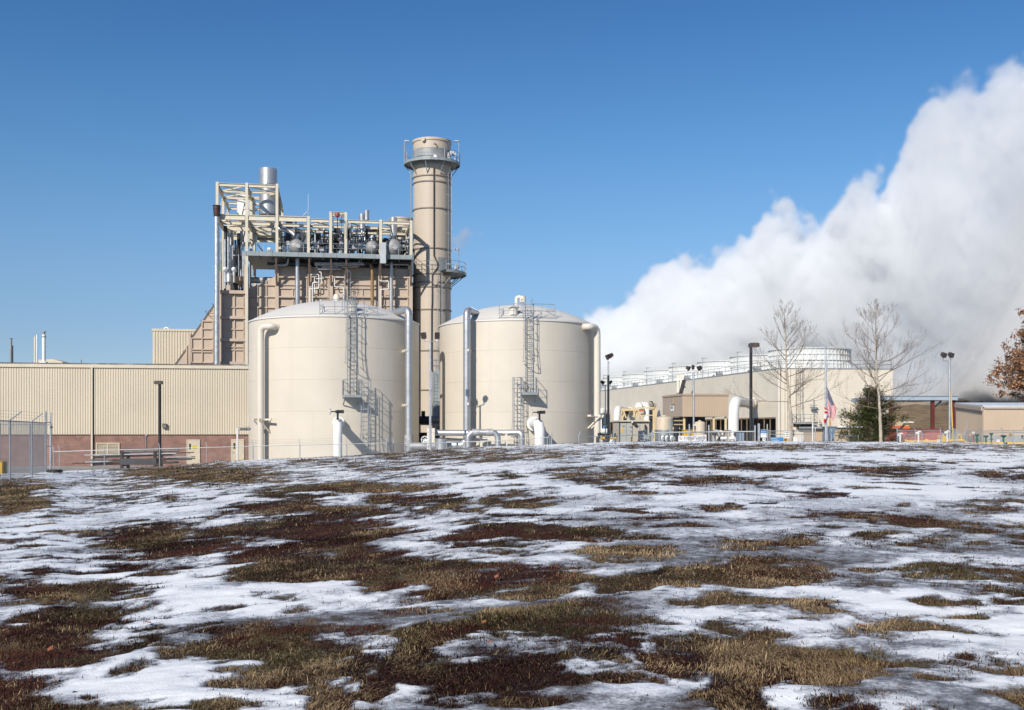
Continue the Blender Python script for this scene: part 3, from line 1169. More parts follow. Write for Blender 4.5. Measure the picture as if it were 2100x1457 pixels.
# dark pump skid in the gap between the tanks
c = P(882, 885, 93)
t = empty("pump_skid", (c.x, c.y, YARD), "dark pump skid with thick black pipes in the gap between the tanks", "pump skid")
mb = MB(); mb.box((c.x, c.y + 1.5, YARD + 1.5), (2.6, 2.4, 3.0)); mb.build("enclosure", mat("dark_blue_paint", (.018, .022, .035), .35, var=.4, scale=2), t)
mb = MB(); mb.tube([P(856, 862, 91), P(880, 862, 91)], .33, 14); mb.lathe([(.02, 0), (.16, 0), (.16, .5), (.02, .5)], P(868, 856, 91), 12); mb.build("black_pipe", M_BLACK, t, True)
mb = MB(); mb.tube([P(884, 861, 91), P(912, 861, 91)], .31, 14); mb.build("grey_pipe", M_WRAP, t, True)
mb = MB(); mb.tube([P(889, 868, 91.4), P(889, 925, 91.4)], .12, 10); mb.bar(P(860, 871, 91), P(905, 871, 91), .12); mb.tube(bend([P(897, 872, 90.8), P(893, 880, 90.8), P(897, 890, 90.8)], .2), .1, 8); mb.build("standpipe", M_CREAMPIPE, t, True)
# grey corrugated silo half hidden by the right tank
c = P(908, 885, 100)
t = empty("grey_silo", (c.x, c.y, YARD), "slim grey steel silo half hidden behind the right tank", "silo")
mb = MB()
mb.lathe([(.9, YARD), (.9, zed(852, 100)), (.92, zed(851, 100)), (.9, zed(850, 100)), (.9, zed(825, 100)), (.92, zed(824, 100)), (.9, zed(823, 100)), (.9, zed(765, 100)), (.02, zed(752, 100))], (c.x, c.y, 0), 24)
mb.build("shell", M_PLAT, t, True)
mb = MB()
for h in (.5, 1.0):
    mb.tube([(c.x + .85 * math.cos(a), c.y + .85 * math.sin(a), zed(762, 100) + h) for a in [2 * math.pi * i / 16 for i in range(16)]], .025, 5, closed=True)
for i in range(6):
    a = 2 * math.pi * i / 6 + .3
    mb.tube([(c.x + .85 * math.cos(a), c.y + .85 * math.sin(a), zed(766, 100)), (c.x + .85 * math.cos(a), c.y + .85 * math.sin(a), zed(762, 100) + 1)], .025, 5)
mb.build("railing", M_RAIL, t)
mb = MB(); ladder_mb(mb, (c.x - .55, c.y - .75), (-.6, -.8), YARD, zed(765, 100)); mb.build("ladder", M_RAIL, t)
# ------------------------------------------------------------------ faces: upright planes of the buildings
class Face:
    def __init__(self, O, ang):
        self.O = Vector((O[0], O[1]))
        self.U = Vector((math.cos(ang), math.sin(ang)))
        self.N = Vector((self.U.y, -self.U.x))      # towards the camera
        self.ang = ang

    def pt(self, px, py, off=0.0):
        k = (px - 1050) / F
        ox, oy = self.O.x + self.N.x * off, self.O.y + self.N.y * off
        t = (k * oy - ox) / (self.U.x - k * self.U.y)
        Y = oy + self.U.y * t
        return Vector((k * Y, Y, EYE + (HY - py) * Y / F))

    def tt(self, px, off=0.0):
        p = self.pt(px, 885, off)
        return (p.x - self.O.x) * self.U.x + (p.y - self.O.y) * self.U.y

    def at(self, t, z, off=0.0):
        return Vector((self.O.x + self.U.x * t + self.N.x * off, self.O.y + self.U.y * t + self.N.y * off, z))

    def slab(self, mb, t0, t1, z0, z1, o0, o1):
        """box between t0..t1, z0..z1 and offsets o0..o1 (towards the camera)"""
        a = self.at((t0 + t1) / 2, (z0 + z1) / 2, (o0 + o1) / 2)
        return mb.box(a, (abs(t1 - t0), abs(o1 - o0), abs(z1 - z0)), self.ang)

    def pbox(self, mb, x0, x1, y0, y1, o0, o1):
        """box given by photo columns and rows measured on the plane at o1"""
        a, b = self.pt(x0, y0, o1), self.pt(x1, y1, o1)
        m = self.pt((x0 + x1) / 2, 885, o1).y
        return self.slab(mb, self.tt(x0, o1), self.tt(x1, o1), zed(y1, m), zed(y0, m), o0, o1)

    def corrug(self, mb, t0, t1, z0, z1, pitch, dep, off=0.0, frac=(.0, .42, .5, .92)):
        n = max(1, int(round((t1 - t0) / pitch)))
        pitch = (t1 - t0) / n
        prof = []
        for i in range(n):
            b = t0 + i * pitch
            prof += [(b + frac[0] * pitch, off), (b + frac[1] * pitch, off), (b + frac[2] * pitch, off + dep), (b + frac[3] * pitch, off + dep)]
        prof.append((t1, off))
        vs, fs = [], []
        for t, o in prof:
            vs.append(self.at(t, z0, o)); vs.append(self.at(t, z1, o))
        for i in range(len(prof) - 1):
            fs.append((2 * i, 2 * i + 2, 2 * i + 3, 2 * i + 1))
        return mb.add(vs, fs)


GRID = R_(9.2)


def swizzle_mat(name, ang, build):
    """material whose vector runs (along the wall, up the wall)"""
    m, N, L, b = new_mat(name)
    tc = N.new("ShaderNodeTexCoord")
    mp = N.new("ShaderNodeMapping")
    mp.inputs['Rotation'].default_value = (0, 0, -ang)
    L.new(tc.outputs['Object'], mp.inputs[0])
    sp = N.new("ShaderNodeSeparateXYZ"); L.new(mp.outputs[0], sp.inputs[0])
    cb = N.new("ShaderNodeCombineXYZ"); L.new(sp.outputs[0], cb.inputs[0]); L.new(sp.outputs[2], cb.inputs[1])
    build(N, L, b, cb.outputs[0], sp)
    return m


def _block(N, L, b, vec, sp):
    br = N.new("ShaderNodeTexBrick")
    br.inputs['Color1'].default_value = (.27, .15, .118, 1)
    br.inputs['Color2'].default_value = (.225, .122, .095, 1)
    br.inputs['Mortar'].default_value = (.21, .145, .12, 1)
    br.inputs['Scale'].default_value = 1.0
    br.inputs['Mortar Size'].default_value = .012
    br.inputs['Brick Width'].default_value = .4
    br.inputs['Row Height'].default_value = .2
    br.inputs['Bias'].default_value = 0
    L.new(vec, br.inputs['Vector'])
    n = N.new("ShaderNodeTexNoise"); n.inputs['Scale'].default_value = .9; n.inputs['Detail'].default_value = 8; n.inputs['Roughness'].default_value = .7
    L.new(vec, n.inputs['Vector'])
    r = N.new("ShaderNodeMapRange"); r.inputs[1].default_value = .3; r.inputs[2].default_value = .75; r.inputs[3].default_value = .75; r.inputs[4].default_value = 1.45
    L.new(n.outputs[0], r.inputs[0])
    x = N.new("ShaderNodeMix"); x.data_type = 'RGBA'; x.blend_type = 'MULTIPLY'; x.inputs[0].default_value = 1
    L.new(br.outputs[0], x.inputs[6]); L.new(r.outputs[0], x.inputs[7])
    # pale efflorescence, mostly near the foot
    n2 = N.new("ShaderNodeTexNoise"); n2.inputs['Scale'].default_value = 1.6; n2.inputs['Detail'].default_value = 9
    L.new(vec, n2.inputs['Vector'])
    r2 = N.new("ShaderNodeMapRange"); r2.inputs[1].default_value = .56; r2.inputs[2].default_value = .72; r2.inputs[3].default_value = 0; r2.inputs[4].default_value = .35
    L.new(n2.outputs[0], r2.inputs[0])
    y = N.new("ShaderNodeMix"); y.data_type = 'RGBA'; L.new(r2.outputs[0], y.inputs[0]); L.new(x.outputs[2], y.inputs[6]); y.inputs[7].default_value = (.36, .25, .2, 1)
    L.new(y.outputs[2], b.inputs['Base Color'])
    b.inputs['Roughness'].default_value = .9
    bp = N.new("ShaderNodeBump"); bp.inputs['Strength'].default_value = .6; bp.inputs['Distance'].default_value = .02
    n3 = N.new("ShaderNodeTexNoise"); n3.inputs['Scale'].default_value = 18; L.new(vec, n3.inputs['Vector'])
    L.new(n3.outputs[0], bp.inputs['Height']); L.new(bp.outputs[0], b.inputs['Normal'])


M_BLOCK = swizzle_mat("red_block_wall", GRID, _block)
M_CORR = mat("cream_metal_wall", (.60, .53, .41), .5, var=.05, scale=.25, dirt=(.5, .42, .3), dirt_amt=.3, dirt_scale=.25, streak=2)
M_TRIM = mat("cream_metal_trim", (.62, .55, .42), .5, var=.05)
M_DOOR = mat("cream_door_paint", (.60, .52, .38), .45, var=.04)

WF = Face((exx(0, 99.5), 99.5), GRID)
ZT = zed(745, 99.5)
Z1 = 1.30
b_ = empty("metal_building", (WF.at(12, 0).x, WF.at(12, 0).y, YARD), "long low cream corrugated metal building on a red block base", "building")
TA, TB = -6.0, 27.0
tds = WF.tt(189)
mb = MB()
WF.slab(mb, TA, TB, YARD - .3, Z1, -.35, 0)
WF.slab(mb, TA, TB, YARD - .3, ZT - .3, -24, -.36)
mb.build("block_wall", M_BLOCK, b_)
mb = MB()
WF.corrug(mb, TA, TB, Z1 + .06, ZT - .34, .217, .042, .012)
mb.build("corrugated_wall", M_CORR, b_)
mb = MB()
WF.slab(mb, TA, TB, Z1, Z1 + .07, -.1, .045)
mb.build("sill_flashing", M_RUST, b_)
mb = MB()
WF.slab(mb, TA, TB, ZT - .34, ZT - .06, -.1, .16)
mb.build("gutter", M_TRIM, b_)
mb = MB()
WF.slab(mb, TA, TB, ZT - .06, ZT + .03, -24, .1)
for i in range(150):
    t = TA + (TB - TA) * i / 150
    WF.slab(mb, t, t + .08, ZT + .03, ZT + .075, -6, .06)
mb.build("roof", mat("grey_roof_metal", (.13, .125, .125), .5, metal=.2, var=.3, scale=.8, dirt=(.75, .76, .8), dirt_amt=.9, dirt_scale=.5), b_)
mb = MB()
WF.slab(mb, tds - .07, tds + .07, YARD, ZT - .3, .06, .2)
mb.build("downpipe", M_TRIM, b_)
mb = MB()
WF.slab(mb, tds + .075, tds + .14, YARD, ZT - .36, .05, .1)
mb.build("wall_joint", M_DARK, b_)


def steel_door(x0, x1, y0, sign):
    t0, t1 = WF.tt(x0), WF.tt(x1)
    D = WF.pt((x0 + x1) / 2, 885).y
    zt = zed(y0, D)
    mb = MB()
    WF.slab(mb, t0 + .03, t1 - .03, YARD + .02, zt - .03, .0, .06)
    d = mb.build("door", M_DOOR, b_)
    mb = MB()
    for a, c_ in ((t0 - .05, t0 + .025), (t1 - .025, t1 + .05)):
        WF.slab(mb, a, c_, YARD + .01, zt + .05, -.02, .09)
    WF.slab(mb, t0 + .026, t1 - .026, zt - .025, zt + .05, -.02, .09)
    mb.build("door_frame", M_TRIM, d)
    mb = MB()
    WF.slab(mb, t0 + .17, t0 + .34, zt - .85, zt - .32, .05, .066)
    mb.build("window", M_BLACK, d)
    mb = MB()
    h = WF.at(t0 + .12, zt - 1.17, .06)
    mb.tube([h, h + Vector((0, -.08, 0)), h + Vector((.12, -.08, -.02))], .018, 6)
    mb.build("handle", M_DARK, d)
    mb = MB()
    for k in (.28, 1.05, 1.85):
        WF.slab(mb, t1 - .045, t1 - .02, zt - k - .06, zt - k + .06, .06, .1)
    mb.build_each("hinge", M_GALV, d)
    if sign:
        mb = MB()
        WF.slab(mb, t0 + .46, t0 + .82, zt - .8, zt - .52, .061, .07)
        mb.build("warning_sign", M_SIGNY, d)


steel_door(384, 409, 903, True)
steel_door(475, 499.5, 902, False)
# louvre pair
t0, t1 = WF.tt(197), WF.tt(245.5)
D = WF.pt(220, 885).y
zt, zb = zed(908.5, D), zed(937, D)
mb = MB()
for a, c_ in ((t0, t0 + .1), ((t0 + t1) / 2 - .05, (t0 + t1) / 2 + .05), (t1 - .1, t1)):
    WF.slab(mb, a, c_, zb, zt, -.02, .1)
for z in (zt - .09, zb):
    WF.slab(mb, t0 + .1, (t0 + t1) / 2 - .05, z, z + .09, -.02, .1)
    WF.slab(mb, (t0 + t1) / 2 + .05, t1 - .1, z, z + .09, -.02, .1)
lv = mb.build("wall_louvre", M_DOOR, b_)
mb = MB()
for a, c_ in ((t0 + .1, (t0 + t1) / 2 - .05), ((t0 + t1) / 2 + .05, t1 - .1)):
    for k in range(11):
        z = zb + .1 + (zt - zb - .2) * k / 11
        mb.bar(WF.at(a, z + .05, .04), WF.at(c_, z + .05, .04), .09, .02, (0, -.6, .8))
mb.build("blades", M_DOOR, lv)
mb = MB()
WF.slab(mb, t0 + .1, t1 - .1, zb + .09, zt - .09, .002, .006)
mb.build("backing", M_DARK, lv)
# wall lamp and conduit
mb = MB()
p = WF.pt(337, 874, .2)
mb.box((p.x, p.y, p.z), (.36, .3, .32), GRID); mb.box((p.x, p.y - .02, p.z + .19), (.4, .34, .05), GRID)
mb.build("wall_lamp", mat("grey_lamp_paint", (.16, .16, .14), .5), b_)
mb = MB()
mb.tube([WF.pt(299.5, 892, .05), WF.pt(299.5, 921, .05)], .03, 6); mb.box(WF.pt(299.5, 893, .06), (.12, .1, .18), GRID)
mb.build("conduit", M_GALV, b_)
mb = MB()
for px in (443, 447.5):
    WF.pbox(mb, px - 1, px + 1, 944, 958, .02, .14)
mb.build("outlet_pipes", M_GALV, b_)

# roof pipes
def flue(px, y0, y1, r, D, label, m, cap=0, group="flue pipes on the metal building roof"):
    c = P(px, 885, D)
    t = empty("flue_pipe", (c.x, c.y, zed(y1, D)), label, "flue pipe", group)
    zt = zed(y0, D)
    mb = MB()
    mb.lathe([(r, ZT - .1), (r, zt - (.35 if cap else 0)), (r * .3, zt - (.35 if cap else 0))], (c.x, c.y, 0), 20)
    mb.build("pipe", m, t, True)
    if cap == 1:
        mb = MB()
        mb.lathe([(r * .8, zt - .5), (r * .8, zt - .1), (r * 1.55, zt - .1), (r * 1.5, zt - .06), (.02, zt)], (c.x, c.y, 0), 20)
        mb.lathe([(r, zt - .6), (r * 1.35, zt - .55), (r * 1.35, zt - .5), (r, zt - .48)], (c.x, c.y, 0), 20)
        mb.build("rain_cap", M_WRAP, t, True)
        mb = MB(); mb.box((c.x, c.y - .1, ZT + .08), (.6, .5, .36)); mb.build("curb", M_WHITEPIPE, t)
    elif cap == 2:
        mb = MB(); mb.lathe([(r * 1.5, zt - .36), (r * 1.5, zt - .33), (.02, zt - .3)], (c.x, c.y, 0), 16); mb.build("rain_cap", M_WRAP, t, True)


flue(90, 679, 745, .155, 102, "thick white flue pipe with a flat rain cap on the roof", M_WHITEPIPE, 1)
flue(71.5, 691, 745, .075, 103, "thin cream flue pipe, shorter of the close pair on the roof", M_CREAMPIPE, 0)
flue(76, 687, 745, .075, 103, "thin white flue pipe, taller of the close pair on the roof", M_WHITEPIPE, 0)
flue(22.2, 687, 745, .12, 104, "dull grey flue pipe with a thin disc cap near the roof's left end", M_PLAT, 2)
flue(25.8, 709, 745, .06, 104.4, "short dark pipe touching the dull grey flue on the roof", M_DARK, 0)
flue(166.5, 731, 748, .05, 104, "very short grey pipe stub alone on the roof", M_PLAT, 2)
c = P(96, 885, 106)
t = empty("roof_unit", (c.x, c.y, ZT), "low cream roof unit with a sloping side behind the white flue", "roof unit")
mb = MB(); mb.prism([P(62, 750, 106), P(67, 742, 106), P(76, 738, 106), P(109, 737, 106), P(128, 742.5, 106), P(128, 750, 106)], (0, 2, 0)); mb.build("casing", M_TRIM, t)

# ---- higher cream building behind
BF2 = Face((exx(313, 150), 150), GRID)
c = BF2.at(4, 0)
b2 = empty("corrugated_building", (c.x, c.y, YARD), "tall cream corrugated building behind the low roof, left of the boiler", "building")
z2 = zed(676, 150)
mb = MB(); BF2.slab(mb, 0, 14, YARD, z2 - .2, -18, -.05); mb.build("core", M_CORR, b2)
mb = MB(); BF2.corrug(mb, 0, 14, YARD, z2 - .15, .36, .07, 0); mb.build("corrugated_wall", M_CORR, b2)
mb = MB(); BF2.slab(mb, -.1, 14, z2 - .2, z2 + .1, -18, .12); mb.build("parapet", M_TRIM, b2)
mb = MB()
p = BF2.pt(341, 672, -2)
mb.tube(arc((p.x, p.y, z2 + .1), .35, 0, math.pi, (1, 0, 0), (0, 0, 1), 10), .09, 8)
mb.build("goose_neck_vent", M_WHITEPIPE, b2)
# ------------------------------------------------------------------ the heat recovery boiler with its steel frame
BF = Face((exx(443, 124.0), 124.0), GRID)
q0 = BF.at(12, 0, -5)
bo = empty("boiler", (q0.x, q0.y, YARD), "tan panelled power plant boiler carrying an open cream steel frame behind the left tank", "boiler")


def bp_(px, py, v):
    return BF.pt(px, py, -v)


def tv(px, v=0.0):
    return BF.tt(px, -v)


def zb_(px, py, v=0.0):
    return BF.pt(px, py, -v).z


# casing -----------------------------------------------------------
mb = MB()
t565, t850 = tv(567), tv(846)
ztop = zb_(700, 549)
BF.slab(mb, t565, t850, YARD, ztop, -12, 0)
mb.prism([BF.at(tv(509), YARD, 0), BF.at(tv(509), zb_(509, 593), 0), BF.at(t565, zb_(565, 566), 0), BF.at(t565, YARD, 0)], BF.at(0, 0, -10) - BF.at(0, 0, 0))
BF.slab(mb, tv(449, -1.2), tv(507, -1.2), YARD, zb_(480, 601, -1.2), -10, 1.2)
mb.build("casing", M_TAN, bo)
mb = MB()
# sloping inlet duct on the left
mb.prism([BF.at(tv(391), YARD, -.5), BF.at(tv(391), zb_(391, 692), -.5), BF.at(tv(437), zb_(437, 625), -.5), BF.at(tv(446), zb_(437, 613), -.5), BF.at(tv(446), YARD, -.5)], BF.at(0, 0, -9) - BF.at(0, 0, 0))
mb.prism([BF.at(tv(352), YARD, -1.2), BF.at(tv(352), zb_(352, 752), -1.2), BF.at(tv(385), zb_(385, 705), -1.2), BF.at(tv(385), YARD, -1.2)], BF.at(0, 0, -9) - BF.at(0, 0, 0))
BF.slab(mb, tv(385.5), tv(390.5), YARD, zb_(388, 684), -9, -.3)
idt = mb.build("inlet_duct", M_TAN, bo)

# stiffeners -------------------------------------------------------
mb = MB()


def hbar(x0, x1, y, w=.14, d=.16, o=0.0):
    z = zb_((x0 + x1) / 2, y, -o)
    BF.slab(mb, tv(x0, -o), tv(x1, -o), z - w / 2, z + w / 2, o - .02, o + d)


def vbar(x, y0, y1, w=.13, d=.13, o=0.0):
    t = tv(x, -o)
    BF.slab(mb, t - w / 2, t + w / 2, zb_(x, y1, -o), zb_(x, y0, -o), o - .02, o + d)


cols = [568, 635, 679, 710, 779, 842]
for a, c_ in zip(cols[:-1], cols[1:]):
    hbar(a + 3.5, c_ - 3.5, 569.5, .16, .3)
    hbar(a + 3.5, c_ - 3.5, 585, .1, .14)
    hbar(a + 3.5, c_ - 3.5, 592.5, .1, .14)
    hbar(a + 3.5, c_ - 3.5, 610, .16, .3)
    hbar(a + 3.5, c_ - 3.5, 628, .1, .14)
    hbar(a + 3.5, c_ - 3.5, 648, .16, .3)
    m_ = (a + c_) / 2
    if c_ - a > 35:
        vbar(m_, 549, 569, .1, .12); vbar(m_ - 1, 592.5, 609, .1, .12); vbar(m_, 611, 660, .1, .12)
        vbar(c_ - 6, 570, 660, .14, .2)
# bay 2
for y in (585, 609, 631, 656, 682):
    xa = 510 if y > 592 else 510 + (593 - y) * 2.0
    hbar(xa, 564, y, .13, .18)
for x, y0 in ((528, 584), (546, 576)):
    vbar(x, y0, 760, .12, .14)
# bay 1
for y in (652, 698):
    hbar(452, 505, y, .3, .34, 1.2)
hbar(452, 507, 600, .36, .4, 1.2)
hbar(452, 505, 745, .3, .34, 1.2)
for y in (631, 676, 712, 718):
    hbar(454, 502, y, .12, .14, 1.2)
vbar(481, 602, 745, .12, .14, 1.2); vbar(500.5, 602, 745, .12, .2, 1.2); vbar(453, 602, 745, .16, .2, 1.2)
# inlet duct
for x0, x1, y in ((415, 438, 659), (391, 438, 694), (391, 438, 717), (415, 438, 675), (391, 438, 722), (391, 438, 744)):
    hbar(x0, x1, y, .13, .16, -.5)
vbar(414.5, 660, 745, .13, .16, -.5); vbar(393, 694, 745, .13, .16, -.5); vbar(437, 660, 745, .13, .16, -.5); vbar(383, 711, 748, .14, .2, -1.2)
mb.build("stiffeners", M_TAN, bo)
mb = MB()
pp = [BF.at(tv(352), zb_(352, 752), -1.1), BF.at(tv(385), zb_(385, 705), -1.1)]
mb.tube(pp, .04, 6)
mb.tube([BF.at(tv(391), zb_(391, 692), -.4), BF.at(tv(440), zb_(437, 621), -.4)], .04, 6)
for x, y in ((414, 661), (437, 626)):
    p = BF.at(tv(x), zb_(x, y), -.4)
    mb.tube([p, p + Vector((-.2, 0, .25))], .03, 5)
p = BF.at(tv(420), zb_(420, 638), -.2)
mb.tube(bend([p + Vector((0, 0, 0)), BF.at(tv(429), zb_(429, 649), -.2), BF.at(tv(438), zb_(438, 649), -.2)], .1), .025, 5)
mb.tube([p, BF.at(tv(438), zb_(438, 637.5), -.2)], .02, 5)
mb.build("edge_pipe", M_DARK, bo)

# pilaster columns and the slanting brackets under the platform ----
mb = MB()
for x in cols:
    t = tv(x)
    BF.slab(mb, t - .2, t + .2, YARD, zb_(x, 545), .0, .34)
BF.slab(mb, tv(505) - .17, tv(512) - .1, YARD, zb_(507, 548), -.3, 1.4)
BF.slab(mb, tv(453, -1.2) - .12, tv(453, -1.2) + .12, YARD, zb_(453, 560), 1.0, 1.42)
mb.build_each("casing_column", M_TAN, bo)
mb = MB()
zpt, zpb = zb_(700, 520, -2.4), zb_(700, 529, -2.4)
for x in cols:
    t = tv(x)
    mb.bar(BF.at(t - .02, zpb, 2.2), BF.at(t, zb_(x, 586), .36), .2, .16)
mb.build_each("bracket", mat("brown_steel", (.19, .135, .10), .6, var=.2), bo)

# platform ----------------------------------------------------------
mb = MB()
tp0, tp1 = tv(504, -2.4), tv(845, -2.4)
BF.slab(mb, tp0, tp1, zpb, zpt, 2.25, 2.4)
BF.slab(mb, tp0, tp1, zpb + .12, zpt - .05, -9.0, 2.24)
for i in range(14):
    t = tp0 + (tp1 - tp0) * i / 13
    BF.slab(mb, t - .05, t + .05, zpb - .12, zpb + .11, -.2, 2.1)
    BF.slab(mb, t - .03, t + .03, zpb, zpt, 2.41, 2.44)
pf = mb.build("platform", M_PLAT, bo)


def rail_line(mb, pts, h=1.07, mid=.55, step=1.5, r=.024, toe=True):
    for a, b in zip(pts[:-1], pts[1:]):
        a, b = Vector(a), Vector(b)
        L_ = (b - a).length
        for hh in (h, mid):
            mb.tube([a + Vector((0, 0, hh)), b + Vector((0, 0, hh))], r, 5)
        n = max(1, round(L_ / step))
        for i in range(n + 1):
            q = a.lerp(b, i / n)
            mb.tube([q, q + Vector((0, 0, h))], r, 5)


mb = MB()
rail_line(mb, [BF.at(tp0 + 3.2, zpt, 2.3), BF.at(tp1, zpt, 2.3), BF.at(tp1, zpt, -6)])
mb.build("platform_railing", M_RAIL, pf)

# steel frame --------------------------------------------------------
VF, VM, VB = -2.2, 4.6, 11.0
zT = zb_(507, 378, VF); zL = zb_(567, 443, VF); zL2 = zb_(700, 450.5, VF)
mb = MB()
up3 = [445.5, 506, 568]
T_up = [BF.tt(x, -VF) for x in up3]
for t in T_up:
    for v in (VF, VM, VB):
        z0 = zpt if (v == VF and t > T_up[1] + 1) else YARD
        mb.ibeam(BF.at(t, z0, -v), BF.at(t, zT + .12, -v), .29, .29, BF.N.to_3d())
for v in (VF, VM, VB):
    for a, c_ in zip(T_up[:-1], T_up[1:]):
        mb.ibeam(BF.at(a + .2, zT - .15, -v), BF.at(c_ - .2, zT - .15, -v), .26, .34)
        mb.ibeam(BF.at(a + .2, zL - .3, -v), BF.at(c_ - .2, zL - .3, -v), .3, .58)
for t in T_up:
    for a, c_ in ((VF, VM), (VM, VB)):
        mb.ibeam(BF.at(t, zT - .15, -a - .2), BF.at(t, zT - .15, -c_ + .2), .26, .32)
        mb.ibeam(BF.at(t, zL - .3, -a - .2), BF.at(t, zL - .3, -c_ + .2), .26, .46)
for v in (1.2, 7.8):
    mb.ibeam(BF.at(T_up[0] + .2, zT - .15, -v), BF.at(T_up[2] - .2, zT - .15, -v), .2, .26)
    mb.ibeam(BF.at(T_up[0] + .2, zL - .3, -v), BF.at(T_up[2] - .2, zL - .3, -v), .2, .38)
for (ta, va), (tb, vb) in (((T_up[0], VF), (T_up[1], 1.2)), ((T_up[0], 1.2), (T_up[1], VF)), ((T_up[0], 1.2), (T_up[1], VM)), ((T_up[0], VM), (T_up[1], 1.2)),
                           ((T_up[1], VF), (T_up[2], 1.2)), ((T_up[1], VM), (T_up[2], 1.2)), ((T_up[0], VM), (T_up[1], 7.8)), ((T_up[1], 7.8), (T_up[2], VM))):
    mb.bar(BF.at(ta, zT - .2, -va), BF.at(tb, zT - .2, -vb), .12, .12)
    mb.bar(BF.at(ta, zL - .2, -va), BF.at(tb, zL - .2, -vb), .13, .13)
mb.bar(BF.at(T_up[0], zL, -VF), BF.at(T_up[0], zT - .3, -VM), .12, .12)
mb.bar(BF.at(T_up[0], zL, -VM), BF.at(T_up[0], zT - .3, -VB), .12, .12)
mb.bar(BF.at(T_up[0], zpt - 3, -VM), BF.at(T_up[1], zL - 2, -VB), .14, .14)
mb.bar(BF.at(T_up[1], zpt, -VB), BF.at(T_up[0], zL - 1, -VB), .14, .14)
mb.bar(BF.at(T_up[1] + .3, zL - 1, -VB), BF.at(T_up[2] - .3, zpt - .5, -VB), .14, .14)
# right hand bays
xs = [568, 632.5, 678, 709, 780.5, 843]
TR = [BF.tt(x, -VF) for x in xs]
tops = [zL, zL + .05, zb_(678, 435, VF), zb_(709, 436, VF), zL2 + .1, zL2 + .1]
for i, (t, zt_) in enumerate(zip(TR, tops)):
    if i:
        mb.ibeam(BF.at(t, zpt, -VF), BF.at(t, zt_, -VF), .29, .29, BF.N.to_3d())
    for v in (VM, VB):
        if i in (1, 4, 5):
            mb.ibeam(BF.at(t, zpt - 4, -v), BF.at(t, min(zt_, zL2), -v), .29, .29, BF.N.to_3d())
mb.ibeam(BF.at(TR[0] + .2, zL - .3, -VF), BF.at(TR[1] - .2, zL - .3, -VF), .3, .58)
for v in (VF, 1.2, VM, VB):
    segs = list(zip(TR[:-1], TR[1:]))
    for i, (a, c_) in enumerate(segs):
        if v == VF and i == 0: continue
        mb.ibeam(BF.at(a + .19, zL2 - .2, -v), BF.at(c_ - .19, zL2 - .2, -v), .24, .33)
for t in (TR[1], TR[4], TR[5], TR[2], TR[3]):
    for a, c_ in ((VF, VM), (VM, VB)):
        mb.ibeam(BF.at(t, zL2 - .2, -a - .2), BF.at(t, zL2 - .2, -c_ + .2), .24, .34)
for (ta, va), (tb, vb) in (((TR[1], VF), (TR[2], 1.2)), ((TR[1], 1.2), (TR[2], VF)), ((TR[1], 1.2), (TR[2], VM)), ((TR[1], VM), (TR[2], 1.2)), ((TR[3], VF), (TR[4], VM)), ((TR[4], VF), (TR[5], VM)), ((TR[4], VM), (TR[5], VF))):
    mb.bar(BF.at(ta, zL2 - .15, -va), BF.at(tb, zL2 - .15, -vb), .12, .12)
# hoist tower
for v in (VF, VF + 1.6):
    mb.ibeam(BF.at(TR[2], tops[2] - .1, -v), BF.at(TR[3], tops[2] - .1, -v), .2, .2)
    if v > VF:
        for t in (TR[2], TR[3]): mb.ibeam(BF.at(t, zL2, -v), BF.at(t, tops[2], -v), .22, .22)
mb.bar(BF.at(TR[2], tops[2] - .15, -VF), BF.at(TR[3], tops[2] - .15, -VF - 1.6), .1)
mb.bar(BF.at(TR[3], tops[2] - .15, -VF), BF.at(TR[2], tops[2] - .15, -VF - 1.6), .1)
for t in (TR[2], TR[3]):
    mb.ibeam(BF.at(t, tops[2] - .1, -VF - .15), BF.at(t, tops[2] - .1, -VF - 1.5), .18, .2)
# mid level beams seen through the frame (dark side)
for v in (VM + .6, VB - .4):
    for z in (zb_(600, 487, v), zb_(600, 497, v)):
        mb.bar(BF.at(T_up[1], z, -v), BF.at(TR[5], z, -v), .18, .2)
mb.build("steel_frame", M_BEAM, bo)

mb = MB()
h = BF.at((TR[2] + TR[3]) / 2 - .1, zL2 + .35, 3.0)
mb.lathe_dir([(.02, -.3), (.24, -.22), (.3, 0), (.24, .22), (.02, .3)], h, (0, 0, 1), 14)
hs = mb.build("hoist", mat("hoist_red", (.30, .06, .045), .5), bo, True)
mb = MB()
for dx, l_ in ((-.45, 2.3), (0, 2.8), (.45, 2.0)):
    mb.tube([h + Vector((dx, .1, -.1)), h + Vector((dx * 1.1, .1, -l_))], .05 if dx == 0 else .03, 6)
mb.build("chain", M_DARK, hs)

# drums with rounded heads --------------------------------------------
M_DRUM = mat("drum_jacket", (.30, .30, .295), .6, metal=.3, var=.14, scale=2)


